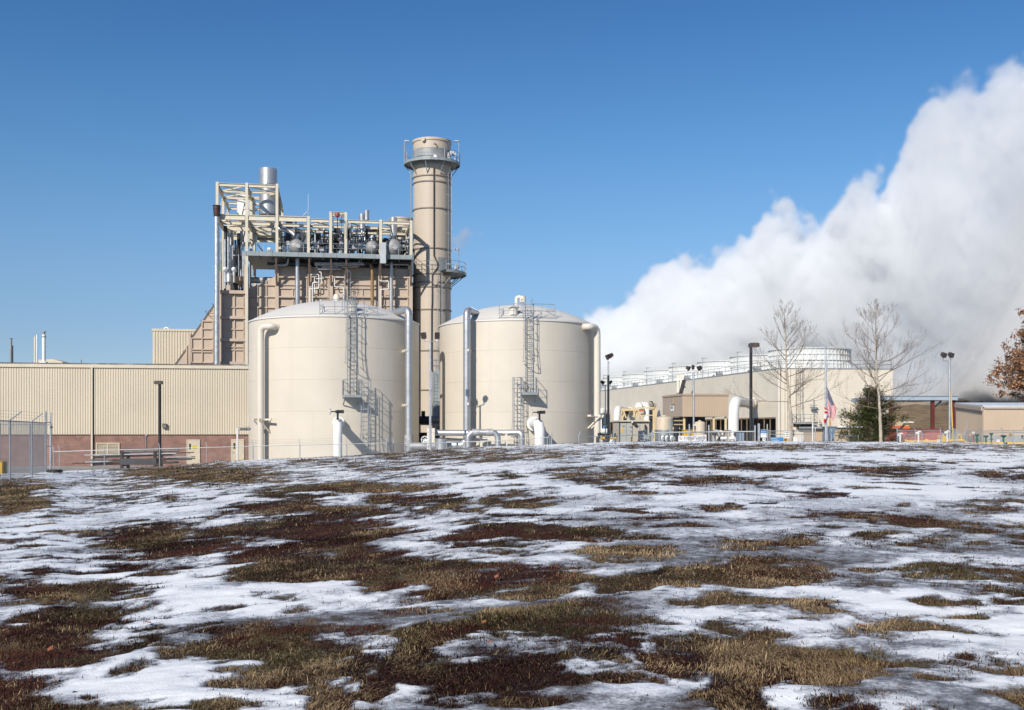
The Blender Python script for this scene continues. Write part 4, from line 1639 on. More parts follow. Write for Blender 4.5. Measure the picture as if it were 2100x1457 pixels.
def drum(px, py, r, v0, label):
    c = bp_(px, py, v0)
    ax = -BF.N.to_3d()
    mb = MB()
    prof = [(.001, -.72 * r)] + [(r * math.sin(a), -.72 * r * math.cos(a)) for a in [math.pi / 2 * i / 8 for i in range(1, 9)]] + [(r, 8.0), (.001, 8.6)]
    mb.lathe_dir(prof, c, ax, 32)
    d = mb.build("steam_drum", M_DRUM, bo, True)
    mb = MB()
    mb.lathe_dir([(.001, -.72 * r - .1), (r * .3, -.72 * r - .09), (r * .34, -.72 * r + .03), (r * .34, -.6 * r)], c + Vector((.18, 0, -.05)), ax, 18)
    mb.build("manhole", M_WRAP, d, True)
    mb = MB()
    for dz in (1, ):
        p = c + ax * .8 + Vector((0, 0, r * .9))
        mb.tube([p, p + Vector((0, 0, .6))], .14, 10); mb.lathe([(.3, .5), (.3, .62), (.02, .62)], (p.x, p.y, p.z), 12)
        for k in (1.6, 2.6):
            p = c + ax * k + Vector((.1, 0, r * .9))
            mb.tube([p, p + Vector((0, 0, .9))], .09, 8); mb.lathe([(.22, .7), (.22, .95), (.02, .95)], (p.x, p.y, p.z), 10)
    mb.build("nozzles", M_GALV, d, True)


drum(608.5, 506, .82, -.6, "")
drum(763, 507, .72, -.4, "")
drum(806, 508.5, 1.0, -.6, "")
# black saddle covers over the middle drum
mb = MB()
for px in (759, 768):
    c = bp_(px, 502, -.3)
    mb.lathe_dir([(.5, -.15), (.5, .15), (.3, .15), (.3, -.15), (.5, -.15)], c, -BF.N.to_3d(), 18)
mb.build_each("drum_saddle", M_BLACK, bo)

# silencers -----------------------------------------------------------
def silencer(px, half, y_top, y_bot, v, m, label, collar=None, tail=None, grp="silencers above the boiler", dome=False):
    c = bp_(px, 885, v)
    D = c.y
    r = half / F * D
    z1, z0 = zed(y_top, D) - half * .1 * D / F, zed(y_bot, D)
    t = empty("silencer", (c.x, c.y, z0), label, "silencer", grp)
    mb = MB()
    if dome:
        prof = [(.02, z0 - r * .35), (r * .6, z0 - r * .28), (r, z0), (r, z1 - r * .3), (r * .75, z1 - r * .1), (r * .3, z1), (.02, z1)]
    else:
        prof = [(r * .2, z0 - r * .5), (r * .5, z0 - r * .25), (r, z0), (r, z1), (r * .93, z1), (r * .93, z1 - .8), (.02, z1 - .8)]
    mb.lathe(prof, (c.x, c.y, 0), 32)
    b = mb.build("shell", m, t, True)
    if collar is not None:
        mb = MB()
        for y in collar:
            z = zed(y, D)
            mb.lathe([(r, z - .03), (r + .03, z - .02), (r + .03, z + .02), (r, z + .03)], (c.x, c.y, 0), 32)
            mb.box((c.x, c.y - r - .06, z), (.24, .1, .24))
        mb.build("band", m, t)
    if tail is not None:
        mb = MB()
        mb.tube(bend([(c.x, c.y, z0 - .1)] + [bp_(*q) for q in tail], .5, 6), r * .26, 10)
        mb.build("inlet_pipe", M_CLAD, t, True)


silencer(550, 18.2, 345.5, 441, 3.2, M_CLAD, "tallest aluminium silencer standing up through the cream frame", [380, 438], [(548, 462, 2), (575, 470, 1), (598, 476, 1), (607, 486, .6), (607, 494, .6)])
silencer(505, 18.5, 398, 500, 8.0, M_WHITEPIPE, "white domed vessel hanging inside the left end of the frame", [412, 431], None, dome=True)
silencer(471, 8, 470, 503, 7.0, M_CLAD, "small aluminium vessel low at the frame's left end", None, [(471, 520, 7), (462, 528, 6), (462, 545, 6)])
silencer(742.5, 6.2, 439, 470, .5, M_CLAD, "small aluminium silencer in front of the slimmer twin", [454], [(742, 478, .4), (748, 485, .4), (748, 500, .2)])
silencer(752, 5.2, 431.5, 452, 6.5, M_CLAD, "slim aluminium silencer just behind and taller than its twin", None, [(752, 470, 6.5), (752, 485, 6.5)])
silencer(807, 7.6, 446, 484, .5, M_CLAD, "aluminium silencer above the rightmost drum", [458], [(807, 492, .4), (808, 500, .3)])
silencer(718.5, 2.4, 457, 482, 1.0, M_CLAD, "tiny slim silencer, left of two side by side under the top beams", None, [(718, 494, 1), (712, 508, 1), (711, 518, 1)])
silencer(731.5, 2.4, 466, 483, 1.0, M_CLAD, "tiny slim silencer, right of two side by side under the top beams", None, [(731, 490, 1), (722, 503, 1), (716, 518, 1)])

# pipes and clutter on and under the platform ----------------------------
def pipes(name, lst, m):
    for pts, r in lst:
        mb = MB()
        mb.tube(bend([bp_(*q) for q in pts], r * 3, 4), r, 10)
        mb.build(name, m, bo, True)


pipes("downcomer_pipe", [([(610, 531, -1), (610, 640, -1)], .26), ([(802.5, 536, -1), (802.5, 645, -1)], .2)], M_CLAD)
pipes("brown_pipe", [([(760, 543, -.9), (763.5, 556, -.9), (763.5, 630, -.9)], .19)], mat("copper_brown_pipe", (.30, .19, .085), .5, metal=.3, var=.2))
pipes("drain_pipe", [([(634, 563.5, -.7), (654, 563.5, -.7), (654, 592.5, -.7), (635, 592.5, -.7), (635, 640, -.7)], .06), ([(654, 558.5, -.8), (659, 558.5, -.8), (659, 580, -.8)], .06),
                      ([(641, 640, -.8), (641, 580, -.8), (652, 580, -.8)], .06), ([(705, 569, -.7), (686, 569, -.7), (686, 589, -.7), (704.5, 589, -.7), (704.5, 640, -.7)], .06),
                      ([(779, 541, -.8), (779, 577, -.8), (797, 577, -.8), (797, 594, -.8), (780, 594, -.8), (780, 650, -.8)], .06), ([(658, 640, -.7), (658, 614, -.7)], .07),
                      ([(645, 562, -.7), (645, 600, -.7)], .05), ([(648, 572, -.7), (663, 572, -.7)], .05), ([(700, 548, -1), (737, 547, -1), (737, 535, -1)], .1)], M_WHITEPIPE)
pipes("header_pipe", [([(645, 541.5, -1.2), (745, 541.5, -1.2)], .2), ([(650, 545, -.9), (650, 552, -.9), (700, 552, -.9)], .13), ([(660, 547, -.7), (696, 547, -.7)], .3),
                       ([(562, 544, -1), (590, 544, -1), (591, 530, -1)], .13), ([(790, 543, -.8), (838, 543, -.8)], .1), ([(515, 575, .5), (560, 575, .5)], .35)], M_WRAP)
rr = random.Random(5)
lst = []
for i in range(60):
    px = rr.uniform(575, 842)
    v = rr.uniform(.3, 7.5)
    y1 = rr.uniform(470, 508)
    y0 = 520
    if rr.random() < .55:
        lst.append(([(px, y0, v), (px, y1, v)], rr.uniform(.03, .13)))
    else:
        w_ = rr.uniform(8, 40)
        lst.append(([(px, y0, v), (px, y1, v), (min(842, px + w_), y1, v), (min(842, px + w_), rr.choice((y0, y1 - 6, y1)), v)], rr.uniform(.03, .1)))
for i in range(22):
    px = rr.uniform(450, 503)
    v = rr.uniform(2, 9)
    lst.append(([(px, 592, v), (px, rr.uniform(470, 560), v)], rr.uniform(.03, .13)))
for i in range(14):
    px = rr.uniform(452, 500)
    v = rr.uniform(2, 9)
    y = rr.uniform(520, 585)
    lst.append(([(px, y, v), (px + rr.uniform(-20, 20), y - rr.uniform(-14, 14), v)], rr.uniform(.04, .1)))
pipes("small_pipe", lst, M_GALV)
mb = MB()
for i in range(70):
    px = rr.uniform(578, 840); v = rr.uniform(.4, 7)
    p = bp_(px, rr.uniform(492, 517), v)
    s_ = rr.uniform(.18, .55)
    if rr.random() < .5: mb.box(p, (s_, s_, s_ * rr.uniform(.8, 2.2)), GRID)
    else: mb.lathe_dir([(.01, -s_ / 2), (s_ * .5, -s_ * .45), (s_ * .5, s_ * .45), (.01, s_ / 2)], p, (rr.uniform(-1, 1), rr.uniform(-1, 1), rr.choice((0, 1))), 10)
mb.build_each("valve", M_WRAP, bo)
mb = MB()
for i in range(46):
    px = rr.uniform(575, 842); v = rr.uniform(-.6, 6)
    p = bp_(px, rr.uniform(534, 546), v)
    s_ = rr.uniform(.2, .6)
    mb.box(p, (s_ * rr.uniform(1, 3), s_, s_), GRID)
for i in range(34):
    px = rr.uniform(572, 840); v = rr.uniform(2.5, 7.8)
    p = bp_(px, rr.uniform(474, 514), v)
    s_ = rr.uniform(.3, .8)
    mb.box(p, (s_ * rr.uniform(.6, 1.4), s_, s_ * rr.uniform(.8, 2.4)), GRID)
mb.build_each("dark_cabinet", M_DARK, bo)
lst = []
for i in range(46):
    px = rr.uniform(574, 820); v = rr.uniform(1.0, 9.0); w_ = rr.uniform(12, 60)
    y = rr.uniform(472, 516)
    lst.append(([(px, y, v), (min(844, px + w_), y, v), (min(844, px + w_), min(519, y + rr.uniform(4, 30)), v)], rr.uniform(.05, .16)))
for i in range(22):
    px = rr.uniform(574, 842); v = rr.uniform(1.0, 9.0)
    lst.append(([(px, 520, v), (px, rr.uniform(455, 490), v)], rr.uniform(.05, .16)))
for i in range(16):
    px = rr.uniform(452, 500); v = rr.uniform(3, 10)
    lst.append(([(px, 596, v), (px, rr.uniform(460, 570), v)], rr.uniform(.06, .2)))
for i in range(14):
    px = rr.uniform(515, 820); v = rr.uniform(.3, 2.2)
    lst.append(([(px, rr.uniform(533, 547), v - 2.2), (min(840, px + rr.uniform(20, 90)), rr.uniform(533, 547), v - 2.2)], rr.uniform(.06, .18)))
pipes("dark_pipe", lst, M_DARK)
mb = MB()
for x0, x1, y0, y1, v in ((617, 633, 477, 520, 7.5), (648, 652, 481, 520, 7.6), (652.5, 657, 481, 520, 7.7), (659, 664, 483, 520, 7.7), (586, 600, 455, 495, 6), (690, 694, 482, 518, 7.7)):
    BF.pbox(mb, x0, x1, y0, y1, -v - .4, -v)
mb.build_each("blue_grey_panel", mat("blue_grey_sheet", (.10, .13, .24), .5, var=.25), bo)
mb = MB()
for px, py in ((583.5, 510), (553, 513)):
    mb.lathe_dir([(.01, -.05), (.3, 0), (.3, .8), (.01, .8)], bp_(px, py, -1.2), -BF.N.to_3d(), 18)
for px, py in ((462, 553), (480, 553)):
    mb.lathe_dir([(.01, -.05), (.28, 0), (.28, .8), (.01, .8)], bp_(px, py, .4), -BF.N.to_3d(), 18)
    mb.tube([bp_(px, 556, .6), bp_(px, 580, .6)], .2, 12)
mb.lathe([(.36, -.4), (.36, .4), (.2, .62), (.02, .64)], bp_(470, 572, .5), 16)
mb.build_each("relief_valve", M_CLAD, bo, True)
mb = MB()
BF.pbox(mb, 464, 478, 585, 598, -2.5, -.3)
BF.pbox(mb, 482, 502, 567, 576, -8, -1.0)
mb.build_each("penthouse_box", M_TAN, bo)
mb = MB()
BF.pbox(mb, 779.5, 791.5, 498.5, 540, 2.46, 3.1)
cb = mb.build("grey_cabinet", mat("cabinet_grey", (.50, .53, .55), .45, metal=.2, var=.08), bo)
# extra platforms and stair bits between the frame bays
mb = MB()
for x0, x1, y, v in ((598, 631, 486, 6), (575, 600, 470, 6.5), (600, 622, 493, 5)):
    a = bp_(x0, y, v); c_ = bp_(x1, y, v)
    rail_line(mb, [a, c_], step=.9)
    mb.bar(a, c_, .8, .08)
rail_line(mb, [bp_(575, 519, 6.5), bp_(700, 519, 6.5), bp_(845, 519, 6.5)], step=1.4)
rail_line(mb, [bp_(523, 519, -1.8), bp_(540, 519, -1.9)], step=.8)
mb.build("walkway_railings", M_RAIL, bo)
# ladder with cage down the front
mb = MB()
pl_ = BF.at(BF.tt(713, .4), 0, .4)
q, n, s = ladder_mb(mb, (pl_.x, pl_.y), (BF.N.x, BF.N.y), zb_(713, 640), zb_(713, 540), w=.55, off=.35)
lo = mb.build("ladder", M_RAIL, bo)
mb = MB(); cage_mb(mb, q, n, s, zb_(713, 624), zb_(713, 548), hw=.42, step=1.2); mb.build("cage", M_RAIL, lo)
mb = MB(); mb.tube([bp_(632, 440, 0), bp_(632, 398, 0)], .018, 5); mb.tube([bp_(622, 443, 0), bp_(632, 432, 0)], .05, 5); mb.build("antenna", M_GALV, bo)

# tall vent pipe with the brown cap at the left end --------------------------
c = bp_(444.5, 885, -2.75)
D = c.y
vp = empty("vent_pipe", (c.x, c.y, YARD), "tall galvanised vent pipe with a brown open cap at the boiler's left end", "vent pipe")
mb = MB()
clad_tube(mb, [Vector((c.x, c.y, YARD)), Vector((c.x, c.y, zed(560, D))), Vector((c.x, c.y, zed(445, D)))], .28, 20, 1.5)
mb.build("pipe", M_GALV, vp, True)
mb = MB()
z0, z1 = zed(447, D), zed(422, D)
mb.lathe([(.24, z0), (.34, z0 + .25), (.38, z0 + .9), (.41, z0 + .92), (.41, z0 + 1.0), (.38, z0 + 1.02), (.38, z1 - .08), (.45, z1 - .06), (.45, z1), (.36, z1), (.3, z0 + .3), (.02, z0 + .28)], (c.x, c.y, 0), 28)
mb.build("cap", mat("brown_cap_paint", (.055, .028, .024), .55, var=.25), vp, True)

# ------------------------------------------------------------------ exhaust stacks
def stack_body(px, D, half, y_top, name, label):
    c = P(px, 885, D)
    r = half / F * D
    t = empty(name, (c.x, c.y, YARD), label, "chimney stack", "tan exhaust stacks")
    zt = zed(y_top, D - r) - .05
    mb = MB()
    mb.lathe([(r, YARD), (r, zt - .3), (r + .09, zt - .28), (r + .09, zt), (r - .12, zt), (r - .12, zt - 4), (.05, zt - 4)], (c.x, c.y, 0), 72)
    mb.build("shell", M_STACKS, t, True)
    return t, c, r, zt


S1, sc, sr, szt = stack_body(886, 130.5, 38.6, 280, "exhaust_stack", "tallest tan chimney stack, ringed by two grey platforms")
SD = 130.5 - sr
Zs = lambda y: zed(y, SD)
mb = MB()
for y in (359, 371, 426, 508.5, 561, 578, 588, 634.5, 719, 800):
    z = Zs(y)
    mb.lathe([(sr, z - .07), (sr + .1, z - .06), (sr + .1, z + .06), (sr, z + .07)], (sc.x, sc.y, 0), 72)
mb.build_each("stiffener_ring", M_BAND, S1, True)
mb = MB()
mb.lathe([(sr + .002, Zs(336)), (sr + .04, Zs(336)), (sr + .04, Zs(303)), (sr + .002, Zs(303))], (sc.x, sc.y, 0), 72)
mb.lathe([(sr + .002, Zs(556)), (sr + .05, Zs(556)), (sr + .05, Zs(527)), (sr + .002, Zs(527))], (sc.x, sc.y, 0), 30, R_(-68), R_(40))
mb.build_each("grey_sheathing", mat("weathered_zinc", (.30, .315, .315), .6, metal=.25, var=.22, scale=1.2, dirt=(.2, .2, .19), dirt_amt=.5, dirt_scale=1.0, streak=2), S1, True)


def ring_platform(z, r0, r1, a0, a1, n, wedge):
    mb = MB()
    mb.lathe([(r0, z), (r1, z), (r1, z - .28), (r1 - .12, z - .28), (r1 - .12, z - .1), (r0, z - .1), (r0, z)], (sc.x, sc.y, 0), n, a0, a1)
    m_ = 9 if a1 - a0 > 5 else 4
    for i in range(m_):
        a = a0 + (a1 - a0) * (i + .5) / m_
        d = Vector((math.cos(a), math.sin(a), 0))
        b = Vector((sc.x, sc.y, 0))
        mb.bar(b + d * (r1 - .1) + Vector((0, 0, z - .2)), b + d * sr + Vector((0, 0, z - 1.6)), .09)
    o = mb.build("platform", M_PLAT, S1)
    mb = MB()
    k = n
    for h in (.55, 1.07):
        pts = [(sc.x + (r1 - .05) * math.cos(a0 + (a1 - a0) * i / k), sc.y + (r1 - .05) * math.sin(a0 + (a1 - a0) * i / k), z + h) for i in range(k + 1)]
        mb.tube(pts, .026, 5)
    st = max(1, n // (12 if a1 - a0 > 5 else 5))
    for i in range(0, k + 1, st):
        a = a0 + (a1 - a0) * i / k
        mb.tube([(sc.x + (r1 - .05) * math.cos(a), sc.y + (r1 - .05) * math.sin(a), z), (sc.x + (r1 - .05) * math.cos(a), sc.y + (r1 - .05) * math.sin(a), z + 1.07)], .03, 5)
    mb.build("platform_railing", M_RAIL, o)
    return o


zp1 = zed(336, 130.5)
ring_platform(zp1, sr + .03, 3.28, 0, 2 * math.pi, 24, False)
zp2 = zed(561, 130.5)
ring_platform(zp2, sr + .03, 4.0, R_(-62), R_(62), 16, True)
mb = MB()
for h in (.5, 1.07):
    mb.tube([(sc.x + (sr + .5) * math.cos(a), sc.y + (sr + .5) * math.sin(a), zp2 + h) for a in [R_(-200 + i * 9) for i in range(15)]], .03, 5)
for i in range(0, 15, 3):
    a = R_(-200 + i * 9)
    mb.tube([(sc.x + (sr + .5) * math.cos(a), sc.y + (sr + .5) * math.sin(a), zp2), (sc.x + (sr + .5) * math.cos(a), sc.y + (sr + .5) * math.sin(a), zp2 + 1.07)], .03, 5)
mb.build("walkway_rail", M_RAIL, S1)


def stack_lamp(ang, r, z, hgt, inward):
    b = Vector((sc.x + r * math.cos(ang), sc.y + r * math.sin(ang), z))
    mb = MB()
    mb.tube([b, b + Vector((0, 0, hgt))], .045, 6)
    e = b + Vector((inward, 0, hgt - .12))
    mb.bar(b + Vector((0, 0, hgt - .08)), e, .1, .05)
    mb.box(e + Vector((inward * .2, 0, 0)), (.5, .3, .12))
    mb.build("platform_lamp", M_WRAP, S1)


stack_lamp(R_(190), 3.2, zp1 - .2, 2.8, .25)
stack_lamp(R_(-10), 3.2, zp1 - .2, 2.8, -.25)
stack_lamp(R_(0), 3.1, zp2, 2.9, -.25)
# ladders
for a, y0, y1 in ((-32, 562, 350), (-64, 760, 556), (186, 560, 345)):
    d = Vector((math.cos(R_(a)), math.sin(R_(a)), 0))
    mb = MB()
    b = Vector((sc.x, sc.y, 0)) + d * sr
    q, n, s = ladder_mb(mb, (b.x, b.y), d, Zs(y0), Zs(y1), w=.5, off=.3, r=.035)
    if a == -32:
        mb.tube([q + n * .3 + Vector((0, 0, Zs(y0))), q + n * .3 + Vector((0, 0, Zs(y1)))], .03, 5)
    mb.build("ladder", M_RAIL, S1)
mb = MB()


def onst(px, y, off=.07):
    A = math.asin(max(-1, min(1, (exx(px, SD) - sc.x) / sr)))
    return Vector((sc.x + (sr + off) * math.sin(A), sc.y - (sr + off) * math.cos(A), Zs(y)))


mb.tube([onst(890, 345), onst(890, 525), onst(897, 540), onst(897, 549), onst(886.5, 564), onst(886.5, 620), onst(885.5, 640), onst(885.5, 758), onst(890, 768)], .085, 8)
mb.build("conduit", M_DARK, S1, True)
mb = MB()
for px, y in ((869.5, 286), (892, 581)):
    p = onst(px, y, -.1)
    mb.lathe_dir([(.24, 0), (.24, .42), (.01, .42)], p, (p.x - sc.x, p.y - sc.y, 0), 16)
p = onst(895, 298, .1)
mb.bar(p, p + Vector((-.3, -.5, .1)), .12)
mb.build_each("sampling_port", M_STACK, S1, True)
mb = MB(); p = onst(891, 323, .3); mb.box(p, (.3, .3, .42)); p = onst(893.5, 325, .3); mb.box(p, (.22, .2, .5)); mb.build_each("instrument_box", M_WHITE, S1)
mb = MB()
rrs = random.Random(3)
for i in range(9):
    a = R_(rrs.uniform(-55, 0)); p = Vector((sc.x + 2.7 * math.cos(a), sc.y + 2.7 * math.sin(a), zp1 + rrs.uniform(.2, 1.0)))
    mb.box(p, (rrs.uniform(.1, .3), .2, rrs.uniform(.2, .5)))
    a = R_(rrs.uniform(-50, 10)); p = Vector((sc.x + 2.9 * math.cos(a), sc.y + 2.9 * math.sin(a), zp2 + rrs.uniform(.2, .9)))
    mb.box(p, (rrs.uniform(.2, .5), .2, rrs.uniform(.1, .3)))
mb.build_each("instrument", M_WRAP, S1)
# duct joining boiler and stack
mb = MB()
BF.pbox(mb, 852, 876, 577, 960, -7, -2.6)
db = mb.build("outlet_duct", M_TAN, S1)
mb = MB()
for i in range(20):
    y = 590 + i * 17.3
    BF.pbox(mb, 852, 876, y - .9, y + .9, -2.61, -2.4)
BF.pbox(mb, 851.5, 854, 577, 960, -2.8, -2.3)
mb.build("ribs", M_BAND, db)

S2, s2c, s2r, _z = stack_body(822.5, 172.0, 24, 444, "exhaust_stack", "second tan chimney stack, only its top showing behind the boiler frame")
mb = MB()
d = Vector((-.75, -.66, 0))
mb.lathe_dir([(.2, 0), (.2, .4), (.01, .4)], Vector((s2c.x, s2c.y, _z - 1)) + d * s2r, d, 12)
mb.build("sampling_port", M_STACK, S2)
# ------------------------------------------------------------------ cooling tower
def _siding(N, L, b, vec, sp):
    w = N.new("ShaderNodeTexWave")
    w.wave_type = 'BANDS'; w.bands_direction = 'Y'; w.wave_profile = 'SAW'
    w.inputs['Scale'].default_value = 2 * math.pi / 20 / .30
    L.new(vec, w.inputs['Vector'])
    n = N.new("ShaderNodeTexNoise"); n.inputs['Scale'].default_value = .35; n.inputs['Detail'].default_value = 8
    L.new(vec, n.inputs['Vector'])
    base = N.new("ShaderNodeMix"); base.data_type = 'RGBA'
    r0 = N.new("ShaderNodeMapRange"); r0.inputs[1].default_value = .35; r0.inputs[2].default_value = .7
    L.new(n.outputs[0], r0.inputs[0]); L.new(r0.outputs[0], base.inputs[0])
    base.inputs[6].default_value = (.72, .665, .565, 1); base.inputs[7].default_value = (.67, .61, .51, 1)
    # joint line at each course
    j = N.new("ShaderNodeMapRange"); j.inputs[1].default_value = .0; j.inputs[2].default_value = .16; j.inputs[3].default_value = .68; j.inputs[4].default_value = 1.0
    L.new(w.outputs[1], j.inputs[0])
    x = N.new("ShaderNodeMix"); x.data_type = 'RGBA'; x.blend_type = 'MULTIPLY'; x.inputs[0].default_value = 1
    L.new(base.outputs[2], x.inputs[6]); L.new(j.outputs[0], x.inputs[7])
    # rust washing down from above the openings: stretched noise, strongest low on the wall
    mp = N.new("ShaderNodeMapping"); mp.inputs['Scale'].default_value = (.45, .10, 1); L.new(vec, mp.inputs[0])
    n2 = N.new("ShaderNodeTexNoise"); n2.inputs['Scale'].default_value = 1.0; n2.inputs['Detail'].default_value = 7; n2.inputs['Roughness'].default_value = .6
    L.new(mp.outputs[0], n2.inputs['Vector'])
    r = N.new("ShaderNodeMapRange"); r.inputs[1].default_value = .52; r.inputs[2].default_value = .78
    L.new(n2.outputs[0], r.inputs[0])
    zr = N.new("ShaderNodeMapRange"); zr.inputs[1].default_value = 7.5; zr.inputs[2].default_value = 3.0; zr.inputs[3].default_value = 0.0; zr.inputs[4].default_value = .8
    L.new(sp.outputs[2], zr.inputs[0])
    k = N.new("ShaderNodeMath"); k.operation = 'MULTIPLY'; L.new(r.outputs[0], k.inputs[0]); L.new(zr.outputs[0], k.inputs[1])
    y = N.new("ShaderNodeMix"); y.data_type = 'RGBA'; L.new(k.outputs[0], y.inputs[0]); L.new(x.outputs[2], y.inputs[6]); y.inputs[7].default_value = (.50, .29, .15, 1)
    L.new(y.outputs[2], b.inputs['Base Color'])
    b.inputs['Roughness'].default_value = .6
    bp = N.new("ShaderNodeBump"); bp.inputs['Strength'].default_value = .4; bp.inputs['Distance'].default_value = .03
    L.new(w.outputs[1], bp.inputs['Height']); L.new(bp.outputs[0], b.inputs['Normal'])


C0 = Vector((exx(1597, 150), 150))
AL = math.atan2(.98, -.2)                       # long wall runs away from the corner
AR = R_(6.0)
Vd = Vector((math.cos(AL), math.sin(AL)))
Rd = Vector((math.cos(AR), math.sin(AR)))
LEN, WID = 116.0, 15.9
ZD = zed(757, 150)                              # deck
ZO = zed(856, 151)                              # head of the air inlet
M_SIDE_L = swizzle_mat("tower_siding", AL, lambda N, L, b, v, sp: _siding(N, L, b, v, sp))
M_SIDE_R = swizzle_mat("tower_siding_end", AR, lambda N, L, b, v, sp: _siding(N, L, b, v, sp))
ct = empty("cooling_tower", (C0.x, C0.y, YARD), "long cream cooling tower with a row of white fan stacks along its deck", "cooling tower")


def cpt(a, b, z):
    """a metres along the long wall, b metres along the end wall"""
    q = C0 + Vd * a + Rd * b
    return Vector((q.x, q.y, z))


def cbox(mb, a0, a1, b0, b1, z0, z1):
    q = [cpt(a0, b0, z0), cpt(a0, b1, z0), cpt(a1, b1, z0), cpt(a1, b0, z0)]
    return mb.prism(q, (0, 0, z1 - z0))


mb = MB()
cbox(mb, .9, LEN, 0, .25, ZO, ZD)
cbox(mb, .25, .9, 0, .25, YARD, ZD)
cbox(mb, LEN, LEN + .3, 0, WID, YARD, ZD)
cbox(mb, .3, LEN, WID - .25, WID, YARD, ZD)
mb.build("long_wall", M_SIDE_L, ct)
mb = MB()
cbox(mb, 0, .25, 0, WID, YARD, ZD)
mb.build("end_wall", M_SIDE_R, ct)
mb = MB()
cbox(mb, -.05, LEN + .3, -.05, WID + .05, ZD + .004, ZD + .16)
mb.build("deck", M_PLAT, ct)
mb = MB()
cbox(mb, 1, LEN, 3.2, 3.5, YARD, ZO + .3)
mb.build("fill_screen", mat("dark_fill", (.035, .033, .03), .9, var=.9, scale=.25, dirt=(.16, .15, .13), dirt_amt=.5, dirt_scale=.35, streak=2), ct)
mb = MB()
for i in range(59):
    a = 1.0 + i * 1.96
    mb.bar(cpt(a, .12, YARD), cpt(a, .12, ZO), .13, .13)
    if i % 4 == 0:
        mb.bar(cpt(a, .3, ZO), cpt(a + 1.9, 1.0, YARD), .14, .1)
mb.bar(cpt(.9, .1, YARD + 1.3), cpt(LEN, .1, YARD + 1.3), .1, .12)
mb.bar(cpt(.9, .1, ZO - .1), cpt(LEN, .1, ZO - .1), .14, .16)
mb.build("inlet_columns", mat("weathered_timber", (.22, .16, .11), .8, var=.3), ct)
# corner trim, risers, wall joints
mb = MB()
mb.bar(cpt(-.04, -.04, YARD), cpt(-.04, -.04, ZD), .34, .34)
for b in (.75, 1.1, 1.5):
    mb.tube([cpt(-.1, b, YARD), cpt(-.1, b, ZD)], .06, 6)
mb.tube([cpt(8.0, -.12, YARD), cpt(8.0, -.12, ZD)], .06, 6)
mb.build("corner_trim", M_CREAMPIPE, ct)
# railings round the deck
mb = MB()
rail_line(mb, [cpt(LEN, .1, ZD + .16), cpt(.1, .1, ZD + .16), cpt(.1, WID - .1, ZD + .16), cpt(LEN, WID - .1, ZD + .16)], step=2.3, r=.035)
mb.build("deck_railing", M_RAIL, ct)

# fan stacks
M_FAN = mat("white_fibreglass", (.66, .675, .665), .5, var=.05, dirt=(.6, .62, .6), dirt_amt=.3, dirt_scale=.5)
FR = 5.75


def fan_stack(a):
    c = cpt(a, WID / 2 + .1, ZD + .16)
    prof = [(FR * 1.0, 0), (FR * .985, .7), (FR * .965, 1.6), (FR * .96, 2.3), (FR * .975, 2.95), (FR * .94, 2.95), (FR * .92, 1.6), (FR * .94, .1)]
    mb = MB(); mb.lathe(prof, c, 72)
    o = mb.build("fan_stack", M_FAN, ct, True)
    mb = MB()
    for i in range(60):                        # moulded ribs of the segments
        q = 2 * math.pi * i / 60
        d = Vector((math.cos(q), math.sin(q), 0))
        pts = [c + d * (r + .02) + Vector((0, 0, z)) for r, z in prof[:5]]
        for p0, p1 in zip(pts[:-1], pts[1:]):
            mb.bar(p0, p1, .13, .16, d)
    for r, z in ((FR * .972, 1.25), (FR * .96, 2.1), (FR * .978, 2.9)):
        mb.lathe([(r, z - .05), (r + .13, z - .06), (r + .13, z + .06), (r, z + .05)], c, 72)
    mb.build("ribs", M_FAN, o)
    mb = MB()
    m_ = cpt(a + 1.0, .85, ZD + .55)
    mb.lathe_dir([(.01, -.55), (.34, -.5), (.34, .5), (.01, .55)], m_, (Rd.x, Rd.y, 0), 14)
    mb.box((m_.x, m_.y, m_.z - .3), (.9, .7, .2), AR)
    mb.build("fan_motor", M_WRAP, o, True)
    mb = MB()
    l0 = cpt(a + 6.6, .3, ZD + .16)
    mb.tube([l0, l0 + Vector((0, 0, 3.1))], .05, 6)
    mb.box(l0 + Vector((.25, 0, 3.12)), (.75, .35, .14))
    mb.build("deck_lamp", M_WRAP, o)


for i in range(8):
    fan_stack(8.0 + 14.0 * i)
# end wall: ladder, platform over a dark hatch, conduit
mb = MB()
EN = Vector((Rd.y, -Rd.x, 0))
lb = cpt(0, 2.55, 0)
q, n, s = ladder_mb(mb, (lb.x, lb.y), EN, zed(880, 149.5), ZD + 1.1, w=.55, off=.3, r=.035)
lo = mb.build("ladder", M_CREAMPIPE, ct)
mb = MB(); cage_mb(mb, q, n, s, zed(850, 149.5), ZD + 1.1, hw=.45, dep=.8, r=.03, step=1.6); mb.build("cage", M_CREAMPIPE, lo)
mb = MB()
zc = zed(866.5, 149)
pa, pb2 = cpt(-.05, 1.9, zc), cpt(-.05, 4.9, zc)
mb.prism([pa, pb2, pb2 + EN * 1.4, pa + EN * 1.4], (0, 0, -.22))
ep = mb.build("end_platform", M_RAIL, ct)
mb = MB(); rail_line(mb, [pa, pa + EN * 1.35, pb2 + EN * 1.35, pb2], step=1.1, r=.035)
for k in (1.4, 4.7):
    mb.tube([cpt(-.3, k, zc), cpt(-.3, k, zc + 3.2)], .04, 5)
mb.box(cpt(-.6, 4.5, zc + 2.3), (.9, .4, .14)); mb.box(cpt(-.6, 4.5, zc + 1.9), (.75, .35, .14))
mb.build("end_platform_railing", M_RAIL, ep)
mb = MB()
lad2 = cpt(0, 4.5, 0) + EN * 1.5
